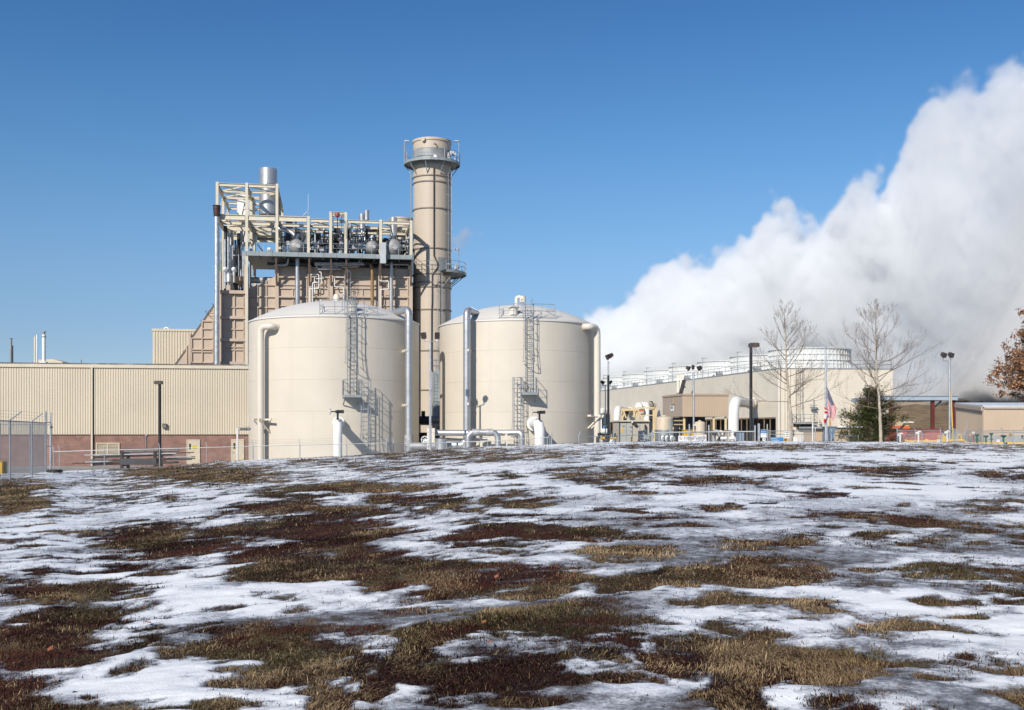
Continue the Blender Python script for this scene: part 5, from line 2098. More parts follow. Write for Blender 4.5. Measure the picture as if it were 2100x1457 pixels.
ladder_mb(mb, (lad2.x, lad2.y), EN, YARD, zc + 1.0, w=.75, off=.1, r=.06, rung=.42)
mb.build("access_ladder", M_CREAMPIPE, ct)
mb = MB()
b_a, b_b = cpt(-.006, 2.0, zed(876, 150)), cpt(-.006, 4.6, zed(876, 150))
mb.prism([b_a, b_b, b_b + Vector((0, 0, .62)), b_a + Vector((0, 0, .62))], EN * .01)
mb.build("hatch", M_DARK, ct)
# rust runs on the end wall: real stains with a shape of their own
mb = MB()
for b, y0, y1 in ((7.1, 828, 880), (10.0, 828, 890)):
    a1, a2 = cpt(-.004, b, zed(y0, 150)), cpt(-.004, b + .05, zed(y0, 150))
    mb.prism([cpt(0, b - .06, zed(y0, 150)), cpt(0, b + .06, zed(y0, 150)), cpt(0, b + .2, zed(y1, 150)), cpt(0, b - .16, zed(y1, 150))], EN * .006)
mb.build("rust_runs", mat("rust_stain", (.55, .36, .20), .7, var=.25), ct)
# stair at the far end
mb = MB()
fa = cpt(LEN - 1, -.3, 0)
for k in (0, 1):
    o_ = EN * 0
    a1 = P(1221, 800, 245); a2 = P(1243, 800, 245)
for k in (0, 1.2):
    mb.bar(P(1242, 806, 244 - k), P(1228, 836, 244 - k), .3, .4)
    mb.bar(P(1240, 806, 244 - k), P(1218, 812, 244 - k), .2, .2)
    mb.bar(P(1228, 836, 244 - k), P(1240, 860, 244 - k), .3, .4)
    mb.bar(P(1228, 800, 244 - k), P(1228, 890, 244 - k), .2, .2)
    mb.bar(P(1243, 800, 244 - k), P(1243, 890, 244 - k), .2, .2)
mb.build("stair", M_DARK, ct)
mb = MB()
rail_line(mb, [P(1210, 800, 243), P(1245, 800, 243)], step=2, r=.05)
rail_line(mb, [P(1226, 824, 243), P(1240, 796, 243)], step=2, r=.05)
mb.build("stair_railing", M_RAIL, ct)
# ------------------------------------------------------------------ light poles
def post(name, px, D, y_top, r0, r1, m, t, z0=None):
    c = P(px, 885, D)
    zb0 = gz(c.x, c.y) - .1 if z0 is None else z0
    mb = MB()
    mb.tube([(c.x, c.y, zb0), (c.x, c.y, zed(y_top, D))], [r0, r1], 14)
    o = mb.build(name, m, t, True)
    mb = MB()
    mb.box((c.x, c.y, zb0 + .12), (r0 * 4, r0 * 4, .06))
    mb.build("base_plate", m, o)
    return c


def shoebox_pole(px, D, y_top, half, y0, y1, label, dx=0.0, tilt=0.0, depth=.55):
    c = P(px, 885, D)
    t = empty("light_pole", (c.x, c.y, gz(c.x, c.y)), label, "light pole", "light poles")
    post("pole", px, D, y_top, .1, .085, M_BLACK, t)
    w = half * 2 / F * D
    h = (y1 - y0) / F * D
    mb = MB()
    b = (c.x + dx, c.y + .05, zed((y0 + y1) / 2, D))
    x, y, z = b
    s0, s1 = .5, .44
    mb.prism([(x - w * s1, y - depth / 2, z + h / 2), (x + w * s1, y - depth / 2, z + h / 2), (x + w * s0, y - depth / 2, z - h / 2), (x - w * s0, y - depth / 2, z - h / 2)], (0, depth, 0))
    o = mb.build("lamp_head", M_BRONZE, t)
    mb = MB(); mb.box((x, y, z - h / 2 - .012), (w * .85, depth * .85, .02)); mb.build("lens", M_GLASS, o)


shoebox_pole(327.8, 69, 785, 7, 781.5, 788, "black pole with a flat box lamp before the red block wall", -.09)
shoebox_pole(1540, 66, 708, 10, 704, 711.5, "black pole with a broad box lamp left of the bare trees", .18, depth=.6)


def flood(c, yaw, tilt, w, h, d, t, mb_arm=None):
    """flood lamp: shallow box with a hood, facing yaw (0 = camera), tilted down"""
    v = []
    fw, fh = w / 2, h / 2
    pts = [(-fw, -d / 2, -fh), (fw, -d / 2, -fh), (fw, -d / 2, fh), (-fw, -d / 2, fh), (-fw * .75, d / 2, -fh * .7), (fw * .75, d / 2, -fh * .7), (fw * .75, d / 2, fh * .75), (-fw * .75, d / 2, fh * .75)]
    M = Matrix.Rotation(yaw, 3, 'Z') @ Matrix.Rotation(tilt, 3, 'X')
    v = [Vector(c) + M @ Vector(p) for p in pts]
    mb = MB()
    mb.add(v, [(0, 1, 2, 3), (7, 6, 5, 4), (0, 4, 5, 1), (1, 5, 6, 2), (2, 6, 7, 3), (3, 7, 4, 0)])
    o = mb.build("lamp_head", M_BRONZE, t)
    return o


def twin_flood(px, D, y_top, hw, y_arm, heads, label, r=.075, m=None, half=None):
    """heads: (px, py, w px, h px, yaw)"""
    c = P(px, 885, D)
    t = empty("light_pole", (c.x, c.y, gz(c.x, c.y)), label, "light pole", "light poles")
    post("pole", px, D, y_top, r, r * .8, m or M_GALV, t)
    if half:
        mb = MB(); mb.tube([(c.x, c.y, gz(c.x, c.y)), (c.x, c.y, zed(half, D))], [r * 1.25, r * 1.1], 12); mb.build("pole_sleeve", M_BLACK, t, True)
    for hx, hy, w, h, yaw in heads:
        hc = P(hx, hy, D)
        k = D / F
        flood((hc.x, hc.y, hc.z), yaw, R_(28), w * k, h * k, .28, t)
        mb = MB()
        mb.tube(bend([(c.x, c.y, zed(y_top + 1.5, D)), (hc.x + (.0), hc.y + .05, zed(y_top + 1, D)), (hc.x, hc.y + .08, hc.z - h * k * .45)], .25, 6), .03, 6)
        mb.build("arm", M_GALV, t)
    return t


twin_flood(882.5, 75.9, 699, 0, 699, [(869.5, 688, 10.5, 13, -.25), (896.5, 688, 10.5, 13, .1)], "grey pole with twin brown flood lamps between the tanks", .085)
twin_flood(1247.5, 82, 742, 0, 742, [(1247, 732, 7, 10, -.9), (1253, 729, 8, 9, -1.2)], "two-tone pole, black below and grey above, with paired flood lamps", .075, None, 770)
twin_flood(1241.5, 92, 790, 0, 790, [(1235.5, 784.5, 8, 7, 1.1), (1252, 784, 5, 6, -1.1)], "short thin grey pole with two small flood lamps by the right tank", .05)
t3 = twin_flood(1422.5, 88, 764, 0, 764, [(1411, 755, 9, 8, 1.0), (1421, 753, 6, 8, 0), (1435, 755, 8, 9, -1.0)], "grey pole carrying three flood lamps before the stilted cabin", .085)
twin_flood(1947.5, 66, 739, 0, 739, [(1935, 728, 9, 9.5, .35), (1950, 728, 9, 9.5, .35)], "tall slim grey pole with twin flood lamps beside the canopy", .07)

# small grey outlet on its own post beside the left tank
c = P(487, 885, 74)
t = empty("standpipe", (c.x, c.y, gz(c.x, c.y)), "white post with a grey angled outlet beside the left tank", "standpipe")
mb = MB(); mb.tube([(c.x, c.y, gz(c.x, c.y) - .1), (c.x, c.y, zed(879, 74))], .062, 10); mb.build("post", M_WHITEPIPE, t, True)
mb = MB(); mb.tube([P(489, 880.5, 74.2), P(512, 880, 76)], .1, 12); mb.lathe_dir([(.02, 0), (.13, .0), (.13, .14), (.02, .14)], P(506, 879.5, 75.4), (1, .3, 0), 12); mb.build("outlet", M_WRAP, t, True)

# ------------------------------------------------------------------ rack of steel pipe before the block wall
RF = Face((exx(320, 76), 76), R_(-14))
rc = RF.pt(284, 885)
zg = gz(rc.x, rc.y)
rk = empty("pipe_rack", (rc.x, rc.y, zg), "rusty steel rack holding long pipes before the red block wall", "pipe rack")
mb = MB()
for px in (250, 318):
    for o in (0, -.75):
        a = RF.pt(px, 885, 0)
        t_ = RF.tt(px)
        RF.slab(mb, t_ - .09, t_ + .09, zg - .2, zed(925, 76), o - .07, o + .07)
    for y in (928, 940, 953):
        RF.slab(mb, RF.tt(px) - .06, RF.tt(px) + .06, zed(y, 76) - .14, zed(y, 76) - .03, -.68, -.07)
mb.build("posts", M_RUST, rk)
mb = MB()
RF.slab(mb, RF.tt(247), RF.tt(322), zed(954, 76), zed(941, 76), .075, .11)
mb.build("side_plate", M_DARK, rk)
M_OLDP = mat("old_grey_pipe", (.13, .13, .135), .5, metal=.4, var=.3, scale=2)
M_BRP = mat("brown_pipe_steel", (.06, .028, .022), .7, var=.4, scale=2)
M_BRT = mat("bright_pipe_steel", (.40, .41, .42), .4, metal=.7, var=.15)
for (x0, x1, y0, y1, r, off, m, lab) in [
    (174, 362, 934, 930.5, .055, -.10, M_BRT, "bright pipe on the rack's upper shelf, longest of that shelf"),
    (192, 398, 937, 928, .035, -.35, M_BRP, "thin rusty rod on the rack's upper shelf reaching the left door"),
    (250, 366, 927, 924.5, .075, -.45, M_OLDP, "grey pipe lying highest on the rack"),
    (246, 316, 922, 920, .03, -.6, M_BRP, "short rusty bar across the top of the rack"),
    (192, 355, 938.5, 932.5, .06, -.55, M_DARK, "dark pipe under the bright one on the rack"),
    (149, 340, 951, 945, .05, -.2, M_BRP, "rusty pipe sticking farthest out to the left of the rack"),
    (175, 224, 948.5, 946.5, .045, .02, M_BRT, "short bright pipe at the left end of the lower shelf"),
    (187, 300, 944, 942.5, .06, -.55, M_OLDP, "grey pipe half hidden on the lower shelf of the rack"),
    (230, 366, 944.5, 941.5, .07, -.3, M_BRP, "thick rusty pipe across the middle of the rack"),
    (340, 392, 938.5, 937.5, .045, -.15, M_BRT, "bright pipe end at the right of the lower shelf"),
    (300, 400, 941.5, 937, .03, -.4, M_DARK, "dark rod jutting right over the left door"),
    (320, 400, 942, 940.5, .035, -.6, M_BRP, "rusty rod, lower of the rods jutting right"),
    (190, 366, 953, 948.5, .07, -.35, M_DARK, "thick black pipe on the bottom shelf of the rack"),
    (352, 393, 942.5, 941.8, .06, -.05, M_DARK, "short dark pipe with a thick end at the right of the rack"),
]:
    a, b = RF.pt(x0, y0, off), RF.pt(x1, y1, off)
    mb = MB()
    mb.tube([a, b], r, 10)
    o = mb.build("steel_pipe", m, None, True, org=a)
    tag(o, lab, "steel pipe", "steel pipes stored on the rack")

# ------------------------------------------------------------------ equipment between tanks and cooling tower
def feed_pipe(px, D, y_top, wpx, px_end, y_end, De, label, foot=False):
    """white riser of the cooling tower bending over to the right into the wall"""
    c = P(px, 885, D)
    r = wpx / 2 / F * D
    e = P(px_end, y_end, De)
    t = empty("feed_pipe", (c.x, c.y, YARD), label, "pipe", "white feed pipes of the cooling tower")
    zt = zed(y_top, D) - r
    mb = MB()
    mb.tube(bend([(c.x, c.y, YARD - .1), (c.x, c.y, zt), (e.x, e.y, zt)], r * 3.4, 12), r, 24)
    mb.build("pipe", M_WHITEPIPE, t, True)
    mb = MB()
    d = (Vector((e.x, e.y, zt)) - Vector((c.x, c.y, zt))).normalized()
    for k in (.35, .0):
        mb.lathe_dir([(r, 0), (r * 1.2, 0), (r * 1.2, .14), (r, .14)], Vector((e.x, e.y, zt)) - d * (k + .5), d, 24)
    mb.build("flange", M_CREAMPIPE, t, True)
    mb = MB()
    mb.lathe_dir([(r, 0), (r * 1.12, 0), (r * 1.12, .3), (r, .3)], Vector((e.x, e.y, zt)) - d * .36, d, 24)
    mb.build("gasket", M_DARK, t, True)
    if foot:
        mb = MB()
        mb.tube([(c.x, c.y, YARD + 2.2), (c.x - r * 2.2, c.y - .6, YARD + .9), (c.x - r * 2.6, c.y - .8, YARD - .1)], r * .8, 16)
        mb.build("branch", M_WHITEPIPE, t, True)


feed_pipe(1504, 146, 811.5, 22, 1541, 818, 157, "nearest thick white pipe arching into the cooling tower's inlet wall")
feed_pipe(1265, 196, 831.5, 14, 1291, 838, 214, "white pipe arching right, behind the pale electrical cabin", True)
feed_pipe(1368, 178, 822, 13, 1400, 828, 186, "white pipe arching behind the stilted cabin and above the dome tank")
feed_pipe(1229.5, 225, 836, 13, 1252, 842, 232, "white pipe arching just right of the right tank")
# the looped pair
c = P(1327, 885, 186)
t = empty("feed_pipe", (c.x, c.y, YARD), "white pipe with a hooked cross piece over the yellow steel frame", "pipe", "white feed pipes of the cooling tower")
mb = MB()
r = 7 / F * 186
mb.tube(bend([P(1327, 930, 186), P(1327, 832, 186), P(1311, 832, 186), P(1309.5, 833, 184)], 2.0, 8), r, 20)
mb.build("pipe", M_WHITEPIPE, t, True)
mb = MB(); mb.tube([P(1324, 831, 190), P(1340, 831.5, 196)], r, 18); mb.build("cross_piece", M_CREAMPIPE, t, True)
mb = MB(); mb.lathe_dir([(r, 0), (r * 1.25, 0), (r * 1.25, .2), (r, .2)], P(1334, 831.2, 193.5), (1, .5, 0), 18); mb.build("flange", M_DARK, t, True)

M_YF = mat("pale_yellow_steel", (.66, .52, .29), .55, var=.08)
YFm = Face((exx(1274, 172), 172), R_(6))
yc = YFm.pt(1305, 885)
t = empty("pipe_bridge", (yc.x, yc.y, YARD), "pale yellow steel frame carrying an orange stained tray behind the electrical cabin", "pipe bridge")
mb = MB()
for px in (1276.5, 1305.5, 1341, 1345):
    YFm.pbox(mb, px - 1.8, px + 1.8, 838, 925, -.35, 0)
YFm.pbox(mb, 1274, 1307.2, 838.5, 843, .01, .2)
YFm.pbox(mb, 1307.3, 1342, 835.5, 838.5, .01, .2)
for a, b_ in (((1278, 842), (1284, 858)), ((1303, 842), (1298, 856)), ((1307, 840), (1320, 865)), ((1276, 842), (1274, 850))):
    mb.bar(YFm.pt(*a, .1), YFm.pt(*b_, .1), .22, .2)
YFm.pbox(mb, 1307, 1341, 851, 853, -.3, -.05)
mb.build("frame", M_YF, t)
mb = MB(); YFm.pbox(mb, 1284, 1299, 842.5, 844.5, -.5, -.05); YFm.pbox(mb, 1309, 1320, 840, 844, -.5, -.05); mb.build_each("tray", M_ORANGE, t)
mb = MB(); mb.tube(bend([YFm.pt(1287, 843, -.6), YFm.pt(1284, 852, -.6), YFm.pt(1279, 868, -.6)], 1.0), .28, 10); YFm.pbox(mb, 1314, 1324, 849, 853, -1.6, -.9); YFm.pbox(mb, 1333, 1339, 841, 905, -1.8, -1.2); mb.build_each("dark_duct", M_DARK, t)

# dark machine just right of the right tank
mf = Face((exx(1228, 118), 118), GRID)
q = mf.pt(1238, 885)
t = empty("filter_unit", (q.x, q.y, YARD), "dark blue-grey filter unit squeezed against the right tank", "filter unit")
mb = MB()
mf.pbox(mb, 1226, 1243, 848, 871, -2, 0); mf.pbox(mb, 1229, 1250, 872, 903, -2.2, -.1); mf.pbox(mb, 1246, 1251, 850, 905, -1.9, .2)
mb.build("casing", mat("slate_paint", (.09, .115, .13), .5, var=.2), t)
mb = MB(); mf.pbox(mb, 1236, 1242, 873, 883, -.05, .1); mb.build("blue_panel", mat("blue_motor", (.10, .25, .38), .5), t)
mb = MB()
for px, y0 in ((1232, 851), (1233.5, 851)):
    mb.tube([mf.pt(px, y0, .3), mf.pt(px, 905, .3)], .05, 6)
for px, py in ((1225, 862), (1226, 868), (1224.5, 880)):
    mb.lathe_dir([(.02, -.2), (.2, -.15), (.2, .15), (.02, .2)], mf.pt(px, py, .3), (0, 1, 0), 10)
mb.lathe_dir([(.3, 0), (.3, 1.4), (.02, 1.4)], mf.pt(1222, 885, .3), (1, 0, 0), 14)
mb.build("piping", M_WHITEPIPE, t, True)

# cluster of small valves and yellow bits at the foot
M_YM = mat("strong_yellow_paint", (.70, .42, .03), .5, var=.08)
for i, (px, py, w, h, m, lab) in enumerate([
    (1230, 891, 9, 4, M_BLACK, "black mushroom shaped valve wheel at the foot of the right tank"),
    (1236, 899, 7, 8, M_YM, "small yellow valve body beside the black mushroom wheel"),
    (1258, 899, 12, 6, M_YM, "low yellow valve body left of the electrical cabin"),
    (1225.5, 902, 7, 8, M_DARK, "dark round valve housing at the foot of the right tank"),
]):
    c = P(px, py, 84)
    k = 84 / F
    t = empty("valve", (c.x, c.y, gz(c.x, c.y)), lab, "valve", "small valves near the right tank")
    mb = MB()
    if i == 0:
        mb.lathe([(.04, -.4), (.06, -.1), (w / 2 * k, -.08), (w / 2 * k, .06), (.1, .1), (.02, .12)], c, 16)
    elif i == 3:
        mb.lathe([(.03, -.3), (w / 2 * k, -.2), (w / 2 * k, .12), (.1, .2), (.02, .22)], c, 14)
    else:
        mb.lathe_dir([(.02, -w / 2 * k), (h * .4 * k, -w / 2 * k), (h * .4 * k, -w * .3 * k), (h * .28 * k, -w * .28 * k), (h * .28 * k, w * .28 * k), (h * .4 * k, w * .3 * k), (h * .4 * k, w / 2 * k), (.02, w / 2 * k)], c, (1, .2, 0), 14)
    mb.build("body", m, t, True)
    mb = MB(); mb.tube([(c.x, c.y, gz(c.x, c.y)), (c.x, c.y, c.z)], .05, 6); mb.build("stem", M_GALV, t)
rv = random.Random(9)
for i in range(9):
    px = 1255 + i * 2.6 if i < 4 else 1318 + (i - 4) * 5
    c = P(px, 895 + rv.uniform(-4, 4), 88)
    t = empty("meter_post", (c.x, c.y, gz(c.x, c.y)), "slim grey meter post among the small fittings before the electrical cabin", "meter post", "meter posts before the electrical cabin")
    mb = MB(); mb.tube([(c.x, c.y, gz(c.x, c.y) - .1), (c.x, c.y, c.z)], .04, 6); mb.build("post", M_GALV, t)
    mb = MB(); mb.box((c.x, c.y - .05, c.z), (.2, .14, .26)); mb.build("meter", M_PLAT, t)

# pale electrical cabin
EF = Face((exx(1270, 108), 108), R_(7))
q = EF.pt(1302, 885)
t = empty("electrical_cabin", (q.x, q.y, YARD), "pale beige electrical cabin with grey double doors and a dark floodlight", "cabin")
M_CAB = mat("pale_beige_cabin", (.50, .465, .385), .5, var=.04)
mb = MB(); EF.pbox(mb, 1271, 1331, 865, 930, -3, 0); mb.build("walls", M_CAB, t)
mb = MB(); EF.pbox(mb, 1269.5, 1333, 862.5, 865, -3.2, .25); mb.build("roof", M_TRIM, t)
mb = MB(); EF.pbox(mb, 1272, 1297, 867, 925, .0, .05); mb.build("door", mat("grey_cabin_door", (.44, .45, .42), .5, var=.04), t)
mb = MB(); EF.pbox(mb, 1284.3, 1284.8, 867, 925, .051, .056); EF.pbox(mb, 1277, 1281, 873.5, 875, .051, .07); EF.pbox(mb, 1292, 1296.5, 875.5, 877, .051, .07); EF.pbox(mb, 1294, 1294.6, 883, 887, .051, .1); EF.pbox(mb, 1296.6, 1297.1, 867, 925, .051, .056); EF.pbox(mb, 1312, 1322, 868.5, 868.9, .0, .02); EF.pbox(mb, 1312, 1312.4, 868, 925, .0, .02); mb.build("door_fittings", M_DARK, t)
mb = MB(); EF.pbox(mb, 1273, 1279, 876, 888, .051, .06); mb.build("yellow_notice", mat("pale_orange_sign", (.60, .42, .2), .5), t)
mb = MB(); q = EF.pt(1303, 872, .2); mb.prism([EF.pt(1298.5, 870, .3), EF.pt(1303, 868.6, .3), EF.pt(1307.5, 870.2, .3), EF.pt(1305, 873.5, .3), EF.pt(1301, 873.2, .3)], EF.N.to_3d() * -.3); mb.build("floodlight", M_BRONZE, t)
mb = MB(); EF.pbox(mb, 1295.5, 1298, 873 - 8, 868, .02, .3); mb.build("camera", M_WHITE, t)
mb = MB(); EF.pbox(mb, 1323, 1325, 871, 880, .02, .3); mb.build("exhaust", M_DARK, t)
mb = MB(); EF.pbox(mb, 1270, 1272, 866, 925, -.02, .06); mb.build("corner_post", M_DARK, t)
# grey boxes before it
bf = Face((exx(1312, 96), 96), R_(4))
q = bf.pt(1320, 885)
t = empty("pump_box", (q.x, q.y, YARD), "beige pump box with pipes before the electrical cabin", "pump box")
mb = MB(); bf.pbox(mb, 1314, 1328, 884, 915, -1.2, 0); mb.build("case", M_CAB, t)
mb = MB(); mb.tube(bend([bf.pt(1311, 910, .2), bf.pt(1312, 890, .2), bf.pt(1317, 885, .2)], .4), .12, 8); mb.tube([bf.pt(1321, 882, .2), bf.pt(1321, 908, .2)], .08, 6); mb.build("pipe", M_GALV, t, True)
q = bf.pt(1322, 885, 2)
t = empty("gas_bottle_crate", (q.x, q.y, YARD), "grey cage of pale gas bottles before the pump box", "gas bottle cage")
mb = MB(); bf.pbox(mb, 1312, 1334, 903, 905, 1.2, 2.2); bf.pbox(mb, 1312, 1334, 897, 898, 1.9, 2.2); mb.build("cage", M_PLAT, t)
mb = MB()
for i in range(8):
    c = bf.pt(1314 + i * 2.6, 885, 1.7)
    mb.lathe([(.045 * 1.1, YARD), (.05, zed(900, 94)), (.03, zed(898.5, 94)), (.01, zed(898, 94))], (c.x, c.y, 0), 10)
mb.build_each("gas_bottle", M_WHITEPIPE, t, True)
c = P(1296, 885, 90)
t = empty("bollard", (c.x, c.y, gz(c.x, c.y)), "short yellow bollard before the grey cabin doors", "bollard")
mb = MB(); mb.lathe([(.075, gz(c.x, c.y) - .1), (.075, zed(897, 90)), (.04, zed(896, 90)), (.01, zed(895.7, 90))], (c.x, c.y, 0), 14); mb.build("post", M_YM, t, True)
mb = MB(); mb.lathe([(.077, zed(903, 90)), (.08, zed(903, 90)), (.08, zed(901.5, 90)), (.077, zed(901.5, 90))], (c.x, c.y, 0), 14); mb.build("band", M_WHITE, t)

# chemical tank with domed lid standing in a grey ring
def dome_tank(px, D, half, y_top, y_sh, label, ring=None, ring_y=None):
    c = P(px, 885, D)
    r = half / F * D
    t = empty("dome_tank", (c.x, c.y, YARD), label, "chemical tank", "beige domed chemical tanks")
    mb = MB()
    zs, zt = zed(y_sh, D), zed(y_top, D)
    pr = [(r, YARD), (r, zs)]
    for i in range(1, 9):
        a = math.pi / 2 * i / 8
        pr.append((max(.01, r * math.cos(a) ** .75), zs + (zt - zs) * math.sin(a)))
    mb.lathe(pr, (c.x, c.y, 0), 40)
    mb.build("shell", mat("beige_plastic_tank", (.58, .49, .37), .45, var=.04), t, True)
    mb = MB(); mb.lathe([(r * .28, zt - .25), (r * .28, zt + .06), (.01, zt + .1)], (c.x, c.y, 0), 20); mb.build("lid", M_CREAMPIPE, t, True)
    if ring:
        rr_ = ring / F * D
        mb = MB(); mb.lathe([(rr_, YARD), (rr_, zed(ring_y, D)), (rr_ + .06, zed(ring_y, D)), (rr_ + .06, zed(ring_y, D) + .1), (rr_ - .06, zed(ring_y, D) + .1), (rr_ - .06, YARD)], (c.x, c.y, 0), 40); mb.build("containment_ring", M_GALV, t, True)
        mb = MB(); mb.tube([(c.x + rr_ * .5, c.y - rr_ - .15, YARD), (c.x + rr_ * .5, c.y - rr_ - .15, zed(861, D))], .1, 8); mb.tube([(c.x + rr_ * .7, c.y - rr_ - .1, YARD), (c.x + rr_ * .7, c.y - rr_ - .1, zed(863, D))], .05, 8); mb.build("level_gauge", M_PLAT, t, True)
    return t


dome_tank(1362, 102, 17.5, 854, 859, "beige dome-topped tank standing in a galvanised ring", 18.6, 884)
dome_tank(1435, 100, 11.5, 864.5, 869, "smaller beige dome-topped tank below the stilted cabin")
q = P(1375, 885, 90)
t = empty("pump_station", (q.x, q.y, YARD), "grey-green pump station on a frame before the ringed dome tank", "pump station")
mb = MB()
for x0, x1, y0, y1, D_ in ((1356, 1358, 892, 915, 90), (1358, 1380, 903.5, 905.5, 90), (1374, 1391, 893, 903, 90), (1383, 1390, 888, 893, 90), (1363, 1365, 892, 904, 90)):
    f_ = Face((exx(x0, D_), D_), 0.0); f_.pbox(mb, x0, x1, y0, y1, -.6, 0)
mb.build("frame", M_PLAT, t)
mb = MB(); mb.lathe_dir([(.02, -.3), (.2, -.25), (.2, .35), (.02, .4)], P(1386.5, 889, 89.6), (0, 0, 1), 12); mb.build("motor", M_BLACK, t, True)
mb = MB()
for px in (1357, 1366, 1376):
    mb.tube([P(px, 905, 89.5), P(px, 896, 89.5), P(px + 4, 895, 89.5)], .06, 8)
mb.build_each("pipe", M_GALV, t, True)

# stilted cabin, corrugated
CF = Face((exx(1400, 112), 112), R_(9))
q = CF.pt(1445, 885)
t = empty("stilted_cabin", (q.x, q.y, YARD), "tan corrugated cabin raised on yellow posts before the cooling tower", "cabin")
M_CABT = mat("tan_corrugated_sheet", (.52, .41, .30), .5, var=.04, scale=.4)
tc0, tc1 = CF.tt(1400), CF.tt(1494.5)
zc0, zc1 = zed(855, 112.5), zed(812, 112.5)
mb = MB(); CF.slab(mb, tc0 + .02, tc1 - .02, zc0 + .02, zc1 - .02, -7.0, -.08); mb.build("walls", mat("tan_flat_sheet", (.43, .35, .285), .55, var=.05), t)
mb = MB(); CF.corrug(mb, tc0, tc1, zc0, zc1, .165, .04, -.04); mb.build("corrugated_front", M_CABT, t)
mb = MB(); CF.slab(mb, tc0 - .05, tc1 + .05, zc1, zc1 + .2, -7.05, .06); mb.build("roof_trim", mat("tan_trim", (.44, .34, .25), .55), t)
ef = [CF.at(tc0, 0, -.05), CF.at(tc0, 0, -7)]
LFc = Face((ef[1].x, ef[1].y), CF.ang + math.pi / 2)


def onleft(a0, a1, z0, z1, th, mb):
    """patch on the cabin's left end: a measured back from the front corner"""
    p = [CF.at(tc0, z0, -a0), CF.at(tc0, z0, -a1), CF.at(tc0, z1, -a1), CF.at(tc0, z1, -a0)]
    return mb.prism(p, CF.U.to_3d() * -th)


mb = MB(); onleft(2.6, 3.6, zed(829, 113), zed(816, 113), .03, mb); mb.build("window_frame", mat("tan_trim_dark", (.38, .29, .19), .6), t)
mb = MB(); onleft(2.8, 3.4, zed(828, 113), zed(817, 113), .04, mb); mb.build("window_panel", M_CABT, t)
mb = MB(); onleft(3.0, 4.0, zed(843, 113), zed(832, 113), .03, mb); sg = mb.build("wall_sign", M_WHITE, t)
mb = MB(); onleft(3.3, 3.7, zed(838, 113), zed(833, 113), .04, mb); mb.build("sign_mark", M_INK, sg)
mb = MB()
for px, o in ((1395, -4.0), (1403, -.4), (1463.5, -.3), (1488, -.3), (1382, -6.5), (1489, -6)):
    a = CF.pt(px, 885, o)
    mb.box((a.x, a.y, (YARD + zc0) / 2 + (.0)), (.2, .2, zc0 - YARD))
mb.build_each("leg", M_YF, t)
mb = MB()
for y in (863, 871):
    mb.bar(CF.pt(1383, y, -4), CF.pt(1403, y, -.4), .12)
mb.build_each("brace", M_YF, t)
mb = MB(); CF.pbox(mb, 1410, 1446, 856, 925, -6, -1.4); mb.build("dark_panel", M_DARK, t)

# bracket with lamps above the cabin on the tower wall
mb = MB()
q0 = cpt(26, 0, 0)
bx = Face((exx(1389, 176), 176), AL - math.pi)
for px in (1390, 1396, 1402):
    mb.bar(P(px, 770, 178), P(px + (0 if px < 1400 else -6), 807, 176), .28, .3)
mb.bar(P(1388, 771, 178), P(1404, 769, 178), .3, .3)
mb.build("wall_bracket", M_CREAMPIPE, ct)
mb = MB(); mb.bar(P(1403, 781, 176), P(1396, 808, 174), .5, .4); mb.bar(P(1398, 795, 175), P(1406, 794, 175), .2, .2); mb.build("bracket_shade", M_DARK, ct)

# yellow boxes, traffic signal, banner, gates
def simple_box(name, px0, px1, y0, y1, D, dep, m, label, cat, trim=None):
    f_ = Face((exx(px0, D), D), R_(5))
    q = f_.pt((px0 + px1) / 2, 885)
    t = empty(name, (q.x, q.y, gz(q.x, q.y)), label, cat)
    mb = MB(); f_.pbox(mb, px0, px1, y0, y1, -dep, 0); mb.build("case", m, t)
    mb = MB(); f_.pbox(mb, px0 - .6, px1 + .6, y0 - 1, y0, -dep - .03, .05); mb.build("lid", trim or m, t)
    mb = MB(); f_.pbox(mb, (px0 + px1) / 2 - .3, (px0 + px1) / 2 + .3, y0 + 1, y1 - 1, .0, .02); mb.build("seam", M_DARK, t)
    return t, f_


simple_box("storage_box", 1403, 1411.5, 883, 905, 80, .6, M_YM, "yellow storage box left of the signal post", "storage box")
simple_box("storage_box", 1416, 1422, 883, 905, 80.5, .6, M_YM, "narrower yellow box right of the gate post", "storage box")
c = P(1424.8, 885, 74)
t = empty("traffic_signal", (c.x, c.y, gz(c.x, c.y)), "small traffic signal with dark red and green lenses on the gate", "traffic signal")
mb = MB(); mb.box((c.x, c.y, zed(879, 74)), (.22, .16, .56)); mb.box((c.x, c.y, (zed(884, 74) + gz(c.x, c.y)) / 2), (.07, .07, zed(884, 74) - gz(c.x, c.y))); mb.build("case", M_CREAMPIPE, t)
for y, m in ((875.3, mat("red_lens", (.10, .015, .01), .3)), (879.3, mat("amber_lens", (.25, .05, .01), .3)), (883.4, mat("green_lens", (.20, .34, .18), .3))):
    q = P(1424.8, y, 73.9)
    mb = MB(); mb.lathe_dir([(.055, 0), (.055, .05), (.01, .06)], q, (0, -1, 0), 14); mb.build("lens", m, t, True)

